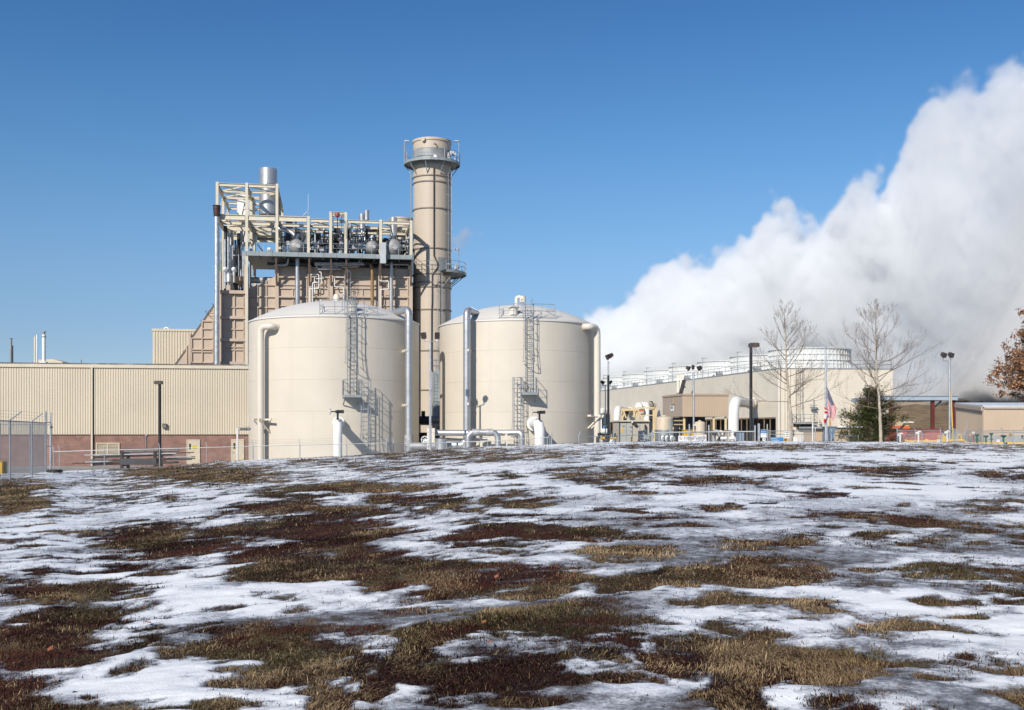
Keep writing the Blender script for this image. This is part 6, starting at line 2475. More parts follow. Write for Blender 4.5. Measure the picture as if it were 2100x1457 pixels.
bn = Face((exx(1391, 62.5), 62.5), R_(3))
q = bn.pt(1420, 905)
t = empty("banner", (q.x, q.y, gz(q.x, q.y)), "white banner with faint handwritten lettering hung on the gate fence", "banner")
mb = MB()
W_, H_ = 24, 8
vs, fs = [], []
tb0, tb1 = bn.tt(1391.2), bn.tt(1448.5)
for j in range(H_ + 1):
    for i in range(W_ + 1):
        s_ = i / W_
        px = 1391.2 + 57.3 * s_
        top = 894.2 - 2.6 * s_ + 1.0 * math.sin(math.pi * s_)
        y = top + (909.5 - top) * j / H_
        p = bn.pt(px, y, .03 * math.sin(s_ * 14) * (j / H_))
        vs.append(p)
for j in range(H_):
    for i in range(W_):
        a = j * (W_ + 1) + i
        fs.append((a, a + 1, a + W_ + 2, a + W_ + 1))
mb.add(vs, fs)
mb.build("cloth", M_WHITE, t, True)
M_FAINT = mat("faint_marker", (.42, .41, .46), .7, var=.1)
M_PINK = mat("faint_pink_print", (.62, .50, .52), .7, var=.1)
for body, px, y, s_ in (("TWO", 1410, 898.2, .2), ("NUTS HAD", 1428, 896.8, .2), ("FOR YOU", 1426, 900.3, .2)):
    q = bn.pt(px, y, .06)
    text("lettering", body, s_, q, (R_(90), 0, bn.ang), M_FAINT, t)
mb = MB()
for px, y in ((1395.5, 898.4), (1443.5, 895.8)):
    q = bn.pt(px, y, .045)
    mb.lathe_dir([(.062, 0), (.085, 0), (.085, .01), (.062, .01), (.062, 0)], q, (0, -1, 0), 20)
    mb.lathe_dir([(.001, 0), (.02, 0), (.02, .01), (.001, .01)], q, (0, -1, 0), 10)
mb.bar(bn.pt(1441, 904.5, .05), bn.pt(1447, 897.5, .05), .02, .01)
mb.bar(bn.pt(1415, 903.5, .05), bn.pt(1418, 896, .05), .02, .01); mb.bar(bn.pt(1412, 901.5, .05), bn.pt(1416, 896.5, .05), .02, .01)
mb.build("emblems", M_PINK, t)

# entrance sign on two posts
sf = Face((exx(1553, 63), 63), R_(2))
q = sf.pt(1564, 885)
t = empty("notice_board", (q.x, q.y, gz(q.x, q.y)), "blue and white notice board between tall grey posts at the gate", "notice board")
mb = MB()
for px in (1555, 1557.4, 1573.5):
    a = sf.pt(px, 885, -.05)
    mb.tube([(a.x, a.y, gz(a.x, a.y) - .1), (a.x, a.y, zed(869 if px < 1570 else 870, 63))], .03, 8)
mb.build_each("post", M_GALV, t, True)
mb = MB(); sf.pbox(mb, 1559.5, 1572.5, 883, 888.2, .0, .03); mb.build("blue_panel", M_BLUE, t)
mb = MB(); sf.pbox(mb, 1560, 1572, 888.4, 897.8, .0, .03); mb.build("white_panel", M_WHITE, t)
mb = MB(); sf.pbox(mb, 1563.7, 1570, 899, 907, .0, .03); mb.build("lower_panel", M_WHITE, t)
mb = MB(); sf.pbox(mb, 1560, 1572.5, 881, 882.6, -.01, .02); mb.build("top_bar", M_PLAT, t)
mb = MB(); sf.pbox(mb, 1566, 1568, 901, 903, .031, .035); mb.build("mark", M_INK, t)
mb = MB(); sf.pbox(mb, 1561, 1562.6, 884.6, 886.6, .031, .035); sf.pbox(mb, 1563.2, 1571, 885.2, 886.2, .031, .035); mb.build("faded_print", mat("faded_white_print", (.55, .62, .72), .6), t)
text("lettering", "NOTICE", .075, sf.pt(1566, 890.5, .04), (R_(90), 0, sf.ang), M_SKYBL, t)

sf = Face((exx(1581, 62), 62), R_(2))
q = sf.pt(1594, 885)
t = empty("notice_sign", (q.x, q.y, gz(q.x, q.y)), "long low blue NOTICE sign standing on the snowy crest", "sign")
mb = MB(); sf.pbox(mb, 1581, 1607, 897.3, 907, .0, .03); pn = mb.build("panel", mat("bright_blue_sign", (.035, .23, .52), .45, var=.05), t)
mb = MB()
for px in (1584, 1604): sf.pbox(mb, px - .6, px + .6, 898, 915, -.05, -.005)
mb.build_each("post", M_GALV, t)
text("lettering", "NOTICE", .10, sf.pt(1588, 899.9, .04), (R_(90), 0, sf.ang), M_WHITE, t)
mb = MB(); sf.pbox(mb, 1583, 1598, 903, 904, .031, .035); mb.build("faded_print", bpy.data.materials["faded_white_print"], t)

sf = Face((exx(1610, 62.4), 62.4), R_(2))
q = sf.pt(1614, 885)
t = empty("keep_right_sign", (q.x, q.y, gz(q.x, q.y)), "white KEEP RIGHT sign with a black arrow left of the bare tree", "sign")
mb = MB(); sf.pbox(mb, 1609.8, 1618.6, 884.8, 899.2, .0, .02); mb.build("panel", M_WHITE, t)
mb = MB(); sf.pbox(mb, 1613.8, 1614.8, 899.2, 915, -.03, .0); mb.build("post", M_GALV, t)
text("lettering", "KEEP", .09, sf.pt(1614.2, 887.4, .03), (R_(90), 0, sf.ang), M_INK, t)
text("lettering", "RIGHT", .07, sf.pt(1614.2, 896.2, .03), (R_(90), 0, sf.ang), M_INK, t)
mb = MB(); mb.prism([sf.pt(1611.4, 891.3, .024), sf.pt(1615.4, 891.3, .024), sf.pt(1615.4, 890.3, .024), sf.pt(1617.6, 891.9, .024), sf.pt(1615.4, 893.5, .024), sf.pt(1615.4, 892.5, .024), sf.pt(1611.4, 892.5, .024)], sf.N.to_3d() * .004); mb.build("arrow", M_INK, t)
sf = Face((exx(1608, 62.2), 62.2), 0)
q = sf.pt(1611.5, 885)
t = empty("warning_sign", (q.x, q.y, gz(q.x, q.y)), "small yellow sign at the foot of the KEEP RIGHT sign", "sign")
mb = MB(); sf.pbox(mb, 1607.8, 1615, 899.6, 907, .0, .02); mb.build("panel", M_YM, t)
mb = MB(); mb.lathe_dir([(.001, 0), (.075, 0), (.075, .01), (.001, .01)], sf.pt(1611.2, 902, .025), (0, -1, 0), 16); mb.build("disc", mat("brown_disc", (.20, .12, .01), .5), t)
sf = Face((exx(1640, 62.6), 62.6), R_(3))
q = sf.pt(1643, 885)
t = empty("speed_limit_sign", (q.x, q.y, gz(q.x, q.y)), "narrow white SPEED LIMIT sign right of the bare tree", "sign")
mb = MB(); sf.pbox(mb, 1640.3, 1647.2, 895, 907, .0, .02); mb.build("panel", M_WHITE, t)
mb = MB(); sf.pbox(mb, 1643.3, 1644.2, 900, 915, -.03, .0); mb.build("post", M_GALV, t)
text("lettering", "SPEED", .052, sf.pt(1643.8, 896.8, .03), (R_(90), 0, sf.ang), M_INK, t)
text("lettering", "LIMIT", .052, sf.pt(1643.8, 899.2, .03), (R_(90), 0, sf.ang), M_INK, t)
text("lettering", "10", .13, sf.pt(1643.8, 903.0, .03), (R_(90), 0, sf.ang), M_INK, t)
for px0, px1, y0, lab in ((1627, 1631, 896, "plain white marker board, right beside the bare tree trunk"), (1632.3, 1634.8, 897.5, "second plain white marker board, smaller, right of the bare tree trunk")):
    sf = Face((exx(px0, 63), 63), R_(8)); q = sf.pt(px0, 885)
    t = empty("marker_board", (q.x, q.y, gz(q.x, q.y)), lab, "marker board")
    mb = MB(); sf.pbox(mb, px0, px1, y0, 907, .0, .03); mb.build("panel", M_WHITE, t)
    mb = MB(); sf.pbox(mb, (px0 + px1) / 2 - .3, (px0 + px1) / 2 + .3, 900, 915, -.04, -.002); mb.build("post", M_GALV, t)
# two white capsules and pale cabinets behind the gate
for px0, px1, lab in ((1477, 1491.5, "white capsule shaped tank, left of two lying behind the gate"), (1494.5, 1508, "white capsule shaped tank, right of two lying behind the gate")):
    k = 74 / F
    a, b = P(px0, 899.3, 74), P(px1, 899.3, 74)
    r = 3.4 * k
    t = empty("capsule_tank", ((a.x + b.x) / 2, a.y, gz(a.x, a.y)), lab, "small tank", "white capsule tanks behind the gate")
    L_ = (b - a).length
    mb = MB(); mb.lathe_dir([(.005, 0), (r * .6, r * .15), (r, r * .6), (r, L_ - r * .6), (r * .6, L_ - r * .15), (.005, L_)], a, b - a, 20); mb.build("shell", M_WHITE, t, True)
    mb = MB()
    for s_ in (.25, .75):
        q = a.lerp(b, s_); mb.box((q.x, q.y, (q.z - r + gz(q.x, q.y)) / 2), (.08, .14, max(.1, q.z - r - gz(q.x, q.y)) + .1))
    mb.build_each("leg", M_PLAT, t)
for px0, px1, y0, m, lab in ((1493, 1500, 883, M_CAB, "pale beige cabinet under the gate rail"), (1516, 1526, 887, mat("slate_blue_cabinet", (.22, .29, .36), .5), "slate blue cabinet right of the thick white pipe")):
    simple_box("yard_cabinet", px0, px1, y0, 908, 80, .8, m, lab, "cabinet")

# small clutter seen under the tower's inlet: posts, valve stands
for i, px in enumerate((1463, 1471, 1482, 1508, 1465)):
    c = P(px, 885, 84 + i)
    t = empty("valve_stand", (c.x, c.y, gz(c.x, c.y)), "pale valve stand with pipe elbow in front of the tower's dark inlet", "valve stand", "valve stands before the tower inlet")
    mb = MB(); mb.tube(bend([(c.x, c.y, YARD), (c.x, c.y, zed(884 + i, 84)), (c.x + .4, c.y, zed(884 + i, 84)), (c.x + .4, c.y, zed(892 + i, 84))], .15), .09, 8); mb.build("pipe", M_CREAMPIPE if i % 2 else M_WRAP, t, True)
    mb = MB(); mb.lathe_dir([(.02, -.1), (.16, -.08), (.16, .08), (.02, .1)], (c.x, c.y - .12, zed(888 + i, 84)), (0, 1, 0), 12); mb.build("handwheel", M_DARK, t)

# little guard hut and the blue-grey chute by the flag pole
hf = Face((exx(1665, 78), 78), R_(5))
q = hf.pt(1680, 885)
t = empty("guard_hut", (q.x, q.y, gz(q.x, q.y)), "small corrugated hut with a flat grey roof behind the flag pole", "hut")
mb = MB(); hf.corrug(mb, hf.tt(1668), hf.tt(1702), YARD, zed(879, 78), .14, .05, 0); hf.slab(mb, hf.tt(1668), hf.tt(1702), YARD, zed(879, 78), -2, -.06); mb.build("walls", M_CABT, t)
mb = MB(); hf.pbox(mb, 1664.5, 1702, 875.5, 879, -2.2, .35); mb.build("roof", mat("grey_hut_roof", (.33, .35, .37), .6, var=.1), t)
mb = MB(); hf.pbox(mb, 1689, 1692.5, 890, 912, .06, .35); mb.build("vent_slats", M_PLAT, t)
cf_ = Face((exx(1695, 76), 76), R_(5))
q = cf_.pt(1705, 885)
t = empty("chute", (q.x, q.y, gz(q.x, q.y)), "blue-grey steel chute with a slanted side right of the flag pole", "chute")
M_CH = mat("blue_grey_steel", (.16, .21, .27), .5, var=.12)
mb = MB(); mb.prism([cf_.pt(1697, 875.5, 0), cf_.pt(1717, 875.5, 0), cf_.pt(1713, 884, 0), cf_.pt(1710, 900, 0), cf_.pt(1707, 900, 0), cf_.pt(1707, 913, 0), cf_.pt(1701, 913, 0), cf_.pt(1701, 880, 0)], cf_.N.to_3d() * -1.2); mb.build("body", M_CH, t)
mb = MB(); cf_.pbox(mb, 1696, 1718, 874.8, 876, -1.25, .05); mb.build("rim", M_CH, t)
mb = MB(); cf_.pbox(mb, 1702, 1706, 881, 911, .0, .03); mb.build("side_panel", mat("pale_blue_steel", (.28, .36, .43), .5), t)
gf = Face((exx(1709, 79), 79), R_(5)); q = gf.pt(1735, 885)
t = empty("low_shed", (q.x, q.y, gz(q.x, q.y)), "low beige corrugated shed with a snowy edge behind the evergreen", "shed")
mb = MB(); gf.corrug(mb, gf.tt(1709), gf.tt(1775), YARD, zed(877, 79), .2, .04, 0); gf.slab(mb, gf.tt(1709), gf.tt(1775), YARD, zed(877, 79), -2.5, -.05); mb.build("walls", M_CABT, t)
mb = MB(); gf.pbox(mb, 1708, 1776, 874.5, 877, -2.6, .2); mb.build("roof", M_SNOW, t)

# ------------------------------------------------------------------ right edge: canopy, shed, red bin, far wall, bank
KF = Face((exx(1812, 104), 104), R_(1.5))
q = KF.pt(1890, 885)
t = empty("canopy", (q.x, q.y, YARD), "open canopy with a thin blue-grey roof edge on dark red posts", "canopy")
tk0, tk1 = KF.tt(1811), KF.tt(1963)
zk0, zk1 = zed(821, 104), zed(813, 104)
mb = MB(); KF.slab(mb, tk0, tk1, zk0, zk1, -.0, .12); KF.slab(mb, tk0, tk1 + .1, zk1, zk1 + .05, -9, .2); KF.slab(mb, tk0, tk1, zk0 + .05, zk1 - .02, -9, -.01); mb.build("roof", mat("blue_grey_fascia", (.36, .43, .50), .5, var=.05), t)
mb = MB()
for px in (1829, 1915, 1957.5):
    KF.slab(mb, KF.tt(px) - .15, KF.tt(px) + .15, YARD, zk0, -.45, -.15)
mb.build_each("post", mat("dark_red_steel", (.12, .022, .018), .55, var=.25), t)
mb = MB(); mb.bar(KF.pt(1917, 835, -.3), KF.pt(1930, 823, -.3), .14); mb.build("brace", M_DARK, t)

# corrugated shed
SF = Face((exx(2017, 84), 84), R_(3))
q = SF.pt(2060, 885)
t = empty("corrugated_shed", (q.x, q.y, YARD), "tan corrugated shed with a sloping metal roof at the right edge", "shed")
ts1 = 13.0
zsh = zed(836, 84)
zb1 = zed(829, 97) + .0
mb = MB(); SF.corrug(mb, 0.0, ts1, zed(893, 84), zsh, .16, .03, 0); mb.build("front_wall", M_CABT, t)
mb = MB(); SF.slab(mb, 0.02, ts1, YARD, zed(893, 84), -12, .05); mb.build("plinth", M_CONC, t)
# left side wall: raked top, corrugated
bx_, by_ = P(1961, 885, 98).x, 98.0
fx, fy = SF.O.x, SF.O.y
L_ = math.hypot(bx_ - fx, by_ - fy)
du = Vector(((bx_ - fx) / L_, (by_ - fy) / L_))
nn = Vector((-du.y, du.x))
zbk = zed(829.5, 98)
mb = MB()
n_ = 22
vs, fs = [], []
for i in range(n_ * 4 + 1):
    a = L_ * i / (n_ * 4)
    o_ = .07 if (i % 4) in (1, 2) else 0.0
    x, y = fx + du.x * a + nn.x * o_, fy + du.y * a + nn.y * o_
    zt_ = zsh + (zbk - zsh) * a / L_
    vs += [(x, y, YARD), (x, y, zt_)]
for i in range(n_ * 4):
    fs.append((2 * i, 2 * i + 2, 2 * i + 3, 2 * i + 1))
mb.add(vs, fs); mb.build("side_wall", M_CABT, t)
mb = MB()
p0, p1 = Vector((fx, fy, zsh)), Vector((bx_, by_, zbk))
u3 = SF.U.to_3d() * ts1
mb.prism([p0 + Vector((-.1, -.12, .03)), p0 + u3 + Vector((0, -.12, .03)), p1 + u3 + Vector((0, 0, .03)), p1 + Vector((-.1, 0, .03))], (0, 0, .12)); mb.build("roof", mat("pale_blue_roof", (.55, .60, .66), .45, metal=.1, var=.06), t)
mb = MB(); mb.bar(p0 + Vector((-.13, 0, -.1)), p1 + Vector((-.13, 0, -.1)), .08, .3); mb.bar(p0 + Vector((0, -.1, -.02)), p0 + u3 + Vector((0, -.1, -.02)), .08, .14); mb.build("edge_trim", M_TAN, t)
mb = MB(); q = SF.pt(2072, 892, .06); mb.lathe_dir([(.001, 0), (.12, 0), (.12, .02), (.001, .02)], q, (0, -1, 0), 18); mb.build("rusty_disc", mat("rust_disc", (.34, .2, .09), .8), t)

# red open-top container
DF = Face((exx(1846, 80), 80), R_(1))
q = DF.pt(1890, 885)
t = empty("red_container", (q.x, q.y, YARD), "low faded red open container behind the yellow gas pipe", "container")
mb = MB(); DF.pbox(mb, 1842, 1933, 883, 915, -2.3, 0); mb.build("body", mat("faded_red_paint", (.34, .075, .06), .6, var=.14, scale=1.2, dirt=(.38, .19, .16), dirt_amt=.5, dirt_scale=.8), t)
mb = MB(); DF.pbox(mb, 1841, 1934, 879.5, 882.8, -2.4, .12); DF.pbox(mb, 1930.5, 1935, 880, 910, -.1, .16); mb.build("rim", mat("dark_red_rim", (.16, .03, .028), .6), t)
mb = MB()
for i in range(5): DF.pbox(mb, 1860 + i * 16, 1861.5 + i * 16, 884, 914, .0, .05)
mb.build_each("rib", bpy.data.materials["faded_red_paint"], t)
# orange and cream spreader with a white spout
oF = Face((exx(1846, 86), 86), 0)
q = oF.pt(1857, 885)
t = empty("hopper", (q.x, q.y, YARD), "orange and cream hopper with a white spout above the red container", "hopper")
mb = MB(); mb.prism([oF.pt(1840, 881, 0), oF.pt(1867, 881, 0), oF.pt(1866, 876, 0), oF.pt(1862, 873.5, 0), oF.pt(1846, 873.5, 0), oF.pt(1843, 876, 0)], oF.N.to_3d() * -1.5); mb.build("body", M_ORANGE, t)
mb = MB(); mb.prism([oF.pt(1848, 873.4, 0), oF.pt(1864, 873.4, 0), oF.pt(1864, 866, 0), oF.pt(1862, 864.5, 0), oF.pt(1853, 864.5, 0)], oF.N.to_3d() * -1.5); mb.build("upper_body", M_YF, t)
mb = MB(); mb.tube([oF.pt(1852, 866.5, .2), oF.pt(1874, 866.5, .2)], .06, 10); mb.build("spout", M_WHITEPIPE, t, True)
mb = MB(); mb.tube([oF.pt(1843, 881, .15), oF.pt(1855, 868, .15)], .05, 8); mb.build("strut", M_BLACK, t)
mb = MB(); oF.pbox(mb, 1841, 1866, 881, 920, -1.4, -.1); mb.build("base", M_DARK, t)

# grassy bank and the long tan wall at the back
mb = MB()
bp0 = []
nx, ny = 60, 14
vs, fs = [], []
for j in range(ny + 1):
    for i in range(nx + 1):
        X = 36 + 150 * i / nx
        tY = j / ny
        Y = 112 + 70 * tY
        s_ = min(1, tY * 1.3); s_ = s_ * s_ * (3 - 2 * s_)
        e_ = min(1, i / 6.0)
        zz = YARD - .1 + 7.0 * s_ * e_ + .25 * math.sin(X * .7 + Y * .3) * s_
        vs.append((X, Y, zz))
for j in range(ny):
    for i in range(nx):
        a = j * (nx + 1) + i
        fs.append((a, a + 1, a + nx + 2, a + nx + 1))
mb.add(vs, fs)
o = mb.build("grassy_bank", mat("shaded_dry_bank_grass", (.15, .105, .055), .95, var=.45, scale=.8, bump=1.0, bscale=3, dirt=(.10, .075, .04), dirt_amt=.6, dirt_scale=.4), None, True)  # dry grass colour lowered to stand in for shadow on the bank
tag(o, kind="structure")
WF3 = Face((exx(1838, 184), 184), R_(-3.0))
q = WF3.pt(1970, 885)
t = empty("long_wall", (q.x, q.y, zed(850, 184)), "long tan panelled wall darkened as if shaded, on the bank behind the canopy and shed", "wall")
mb = MB(); WF3.pbox(mb, 1812, 2300, 816, 866, -8, 0); mb.build("panels", mat("shaded_wall_panel", (.29, .235, .185), .7, var=.1, scale=.3), t)  # tan darkened towards brown, painting in the steam cloud's shade
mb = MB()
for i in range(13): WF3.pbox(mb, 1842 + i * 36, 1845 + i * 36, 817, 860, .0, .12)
mb.build_each("pilaster", bpy.data.materials["shaded_wall_panel"], t)
mb = MB()
for i in range(16):
    p = WF3.pt(1850 + i * 25, 816.5, -.1); mb.bar(p, p + Vector((.3, 0, .5)), .05)
mb.build_each("wall_spike", M_DARK, t)

# yellow gas pipe, green valves and white vents --------------------------------
def gas_pipe(pts, r, label, extra=None):
    pts = [P(*q) for q in pts]
    t = empty("gas_pipe", (pts[0].x, pts[0].y, gz(pts[0].x, pts[0].y)), label, "gas pipe", "yellow gas pipes along the crest")
    mb = MB(); mb.tube(bend(pts, .25, 6), r, 16); mb.build("pipe", M_YEL, t, True)
    mb = MB()
    for q in (extra or []):
        c = P(*q); mb.lathe_dir([(r, -.1), (r * 1.28, -.1), (r * 1.28, .1), (r, .1)], c, (1, 0, 0), 16)
    if extra: mb.build_each("flange", M_YEL, t, True)
    return t


GD = 64.0
gas_pipe([(1856, 903.5, GD), (1862, 906, GD), (1923, 905.5, GD)], .07, "straight yellow gas pipe before the red container", [(1900, 905.8, GD)])
gas_pipe([(1942, 904.5, GD), (1971, 903.5, GD), (1976, 904, GD), (1984, 909, GD)], .07, "yellow gas pipe with a downward elbow at the gate posts", [(1947, 904.4, GD)])
gas_pipe([(1975, 911, 62), (2015, 911, 62), (2054, 911, 62)], .085, "thick yellow gas pipe in front of the corrugated shed", [(2030, 911, 62), (2032.5, 911, 62), (2053, 911, 62)])
gas_pipe([(2067, 910.5, 62), (2140, 910.5, 62)], .085, "thick yellow gas pipe running out of the picture at the right", [(2068, 910.5, 62)])
gas_pipe([(1964, 903, GD), (1964, 892, GD), (1971, 892, GD), (1972, 903, GD)], .045, "small yellow pipe loop rising beside the gate posts")
gas_pipe([(1896, 905, GD), (1900, 902, GD), (1905, 905, GD)], .05, "small yellow hump on top of the straight gas pipe")
q = P(1935, 900, GD)
t = empty("gas_valve", (q.x, q.y, gz(q.x, q.y)), "chunky yellow gas valve with a handwheel before the red container", "valve")
mb = MB()
mb.lathe_dir([(.06, -.34), (.12, -.34), (.12, -.26), (.09, -.24), (.14, -.1), (.16, 0), (.14, .1), (.09, .24), (.12, .26), (.12, .34), (.06, .34)], P(1934, 905, GD), (1, 0, 0), 18)
mb.lathe([(.06, 0), (.06, .16), (.11, .18), (.11, .24), (.05, .27), (.05, .34), (.02, .36)], P(1934, 902, GD), 14)
mb.box(P(1935.5, 898, GD), (.26, .2, .16)); mb.box(P(1930, 906, GD), (.1, .25, .5))
mb.build("body", M_YEL, t, True)
mb = MB()
h = P(1926, 895.5, GD - .1)
mb.tube([h + Vector((math.cos(a) * .085, 0, math.sin(a) * .085)) for a in [2 * math.pi * i / 14 for i in range(14)]], .014, 5, closed=True)
mb.tube([h, P(1934, 898, GD)], .016, 5)
for k in range(3):
    a = math.pi * k / 3; dv = Vector((math.cos(a) * .085, 0, math.sin(a) * .085)); mb.bar(h + dv, h - dv, .012)
mb.build("handwheel", M_YEL, t)
for i, (px, yt, yb, hw, lab, D_) in enumerate([
    (2003.5, 891, 906, 4.3, "green mushroom valve beside the red marker post", 64), (2022, 893.5, 907, 4.8, "green mushroom valve second from the red marker post", 64),
    (2033, 889, 905, 3.9, "small green valve, farthest back above the thick yellow pipe", 66), (2058, 893, 913, 5.6, "largest green mushroom valve where the yellow pipe breaks", 62)]):
    k = D_ / F
    c = P(px, yt, D_)
    zb0 = zed(yb, D_)
    t = empty("green_valve", (c.x, c.y, gz(c.x, c.y)), lab, "valve", "green mushroom valves on the gas line")
    mb = MB()
    mb.lathe([(.02, c.z + .02), (hw * k, c.z), (hw * k, c.z - .05), (hw * k * .75, c.z - .09), (hw * k * .35, c.z - .12), (.02, c.z - .12)], (c.x, c.y, 0), 20); mb.build("diaphragm", M_GREEN, t, True)
    mb = MB()
    r = hw * k * (.32 if i in (1, 3) else .2)
    zt_ = c.z - .1
    if i in (1, 3):
        mb.lathe([(r, zt_), (r, zb0), (r * 1.3, zb0), (r * 1.3, zb0 - .06), (.02, zb0 - .08)], (c.x, c.y, 0), 14)
        if i == 3: mb.lathe_dir([(.02, -.2), (.09, -.2), (.09, .1), (.05, .12), (.05, .16), (.02, .16)], (c.x + .08, c.y, zb0), (1, 0, 0), 14)
    else:
        for dx in (-1, 1): mb.bar((c.x + dx * r * 1.8, c.y, zt_), (c.x + dx * r * 1.2, c.y, zb0), .022)
        mb.lathe([(.02, zt_), (r * .9, zt_ - .05), (r * .9, (zt_ + zb0) / 2), (r * 2, (zt_ + zb0) / 2 - .02), (r * 2, (zt_ + zb0) / 2 - .12), (r, zb0), (.02, zb0)], (c.x, c.y, 0), 14)
        mb.lathe_dir([(.02, -.1), (.03, -.1), (.03, .12), (.02, .12)], (c.x, c.y, (zt_ + zb0) / 2 - .07), (1, 0, 0), 10)
    mb.build("yoke", M_GREEN, t, True)
    mb = MB(); mb.tube([(c.x, c.y, zb0), (c.x, c.y, gz(c.x, c.y) - .05)], .04, 8); mb.build("stem", M_GREEN, t)
for px, yt, hook, lab in ((1883.5, 886, .08, "white vent post with a square cap before the red container"), (1942.5, 885, .08, "white vent post with a bent spout beside the yellow valve"), (1846, 890, .06, "white vent post half hidden by the evergreen")):
    c = P(px, yt, 63)
    t = empty("vent_post", (c.x, c.y, gz(c.x, c.y)), lab, "vent post", "white vent posts on the crest")
    mb = MB(); mb.tube([(c.x, c.y, gz(c.x, c.y) - .1), (c.x, c.y, c.z)], .042, 12); mb.build("pipe", M_WHITEPIPE, t, True)
    mb = MB(); mb.tube(bend([(c.x - .02, c.y, c.z - .03), (c.x, c.y, c.z + .02), (c.x + .12, c.y, c.z + .02), (c.x + .14, c.y, c.z - .03)], .04), .035, 10); mb.box((c.x - .05, c.y + .03, c.z - .06), (.2, .1, .12)); mb.build("cap", M_WHITEPIPE, t)
c = P(1996.5, 885, 63.5)
t = empty("marker_post", (c.x, c.y, gz(c.x, c.y)), "red marker post with a small white sign before the corrugated shed", "marker post")
mb = MB(); mb.tube([(c.x, c.y, gz(c.x, c.y) - .1), (c.x, c.y, zed(889, 63.5))], .026, 8); mb.build("post", mat("red_post", (.42, .075, .05), .5), t, True)
mb = MB(); mb.box((c.x - .03, c.y - .03, zed(888, 63.5)), (.16, .02, .13)); mb.build("sign", M_WHITE, t)
for px, y0, y1, D_, lab in ((1925, 902.5, 907.5, 62, "small white sign on the fence before the yellow valve"), (2047, 902, 907, 61.5, "small white sign on the fence left of the largest green valve"), (1989.5, 889, 896, 64.5, "small brown and yellow plate behind the red marker post")):
    f_ = Face((exx(px, D_), D_), 0); q = f_.pt(px, 885)
    t = empty("small_sign", (q.x, q.y, gz(q.x, q.y)), lab, "sign")
    mb = MB(); f_.pbox(mb, px - 3, px + 3, y0, y1, 0, .015); mb.build("panel", M_WHITE if px != 1989.5 else mat("brown_plate", (.35, .2, .06), .6), t)
    mb = MB(); f_.pbox(mb, px - 1.6, px + 1.6, y0 + 1.3, y1 - 1.8, .0155, .018); mb.build("print", M_FAINT, t)
    mb = MB(); f_.pbox(mb, px - .4, px + .4, y1, 918, -.02, -.002); mb.build("post", M_GALV, t)
q = P(2093, 903, 66)
t = empty("meter_rig", (q.x, q.y, gz(q.x, q.y)), "grey meter rig of thin pipes at the right end of the gas line", "meter rig")
mb = MB()
for pts in ([(2084, 906, 66), (2089, 900, 66), (2099, 899, 66), (2104, 905, 66)], [(2090, 906, 66), (2092, 898, 66)], [(2097, 906, 66), (2097, 896, 66), (2100, 893, 66)]):
    mb.tube(bend([P(*q) for q in pts], .08), .03, 8)
mb.build_each("pipe", M_PLAT, t, True)
mb = MB(); mb.lathe_dir([(.02, 0), (.07, 0), (.07, .06), (.02, .06)], P(2096, 895, 65.9), (0, -1, 0), 14); mb.build("gauge", M_DARK, t)
# yellow box inside the left fence
c = P(2, 885, 52)
yf_ = Face((exx(-14, 52), 52), R_(9))
q = yf_.pt(0, 885)
t = empty("yellow_cabinet", (q.x, q.y, YARD), "yellow steel cabinet behind the chain-link fence at the left edge", "cabinet")
mb = MB(); yf_.pbox(mb, -16, 4, 947, 972, -.6, 0); mb.build("case", M_YM, t)
mb = MB(); yf_.pbox(mb, -17, 4.6, 946.3, 947, -.65, .05); mb.build("lid", M_YM, t)
mb = MB(); yf_.pbox(mb, 4.01, 11.5, 947.5, 972, -.58, -.3); mb.build("side", mat("olive_side", (.25, .22, .06), .6), t)
# ------------------------------------------------------------------ flag pole and flags
FD = 62.8
c = P(1693.5, 885, FD)
t = empty("flag_pole", (c.x, c.y, gz(c.x, c.y)), "tall tapering silver flag pole between the two bare trees", "flag pole")
mb = MB(); mb.tube([(c.x + .02, c.y, gz(c.x, c.y) - .1), (c.x - .01, c.y, zed(716, FD))], [.075, .042], 16); pl = mb.build("pole", M_GALV, t, True)
mb = MB(); mb.lathe([(.02, -.02), (.06, .02), (.06, .08), (.02, .12)], (c.x - .01, c.y, zed(716, FD)), 14); mb.build("finial", M_GALV, t, True)
mb = MB(); mb.tube([(c.x + .1, c.y - .02, zed(905, FD)), (c.x + .05, c.y - .02, zed(717, FD))], .006, 4); mb.build("halyard", M_WHITE, t)


def flag_mesh(name, fn, colfn, nu, nv, label, parent=None):
    vs, fs, cols = [], [], []
    for j in range(nv + 1):
        for i in range(nu + 1):
            vs.append(fn(i / nu, j / nv))
    for j in range(nv):
        for i in range(nu):
            a = j * (nu + 1) + i
            fs.append((a, a + 1, a + nu + 2, a + nu + 1))
            cols.append(colfn((i + .5) / nu, (j + .5) / nv))
    me = bpy.data.meshes.new(name)
    w = vs[0]
    me.from_pydata([tuple(v - w) for v in vs], [], fs)
    at = me.color_attributes.new("dye", 'FLOAT_COLOR', 'CORNER')
    at.data.foreach_set("color", np.repeat(np.array([(*q, 1) for q in cols], np.float32), 4, 0).ravel())
    m, N, L, b = new_mat(name + "_cloth")
    a = N.new("ShaderNodeAttribute"); a.attribute_name = "dye"
    L.new(a.outputs['Color'], b.inputs['Base Color']); b.inputs['Roughness'].default_value = .85
    me.materials.append(m)
    me.shade_smooth()
    o = bpy.data.objects.new(name, me)
    o.location = w
    COL.objects.link(o)
    return o


RED_, WHT_, BLU_ = (.44, .004, .018), (.62, .60, .60), (.010, .012, .07)


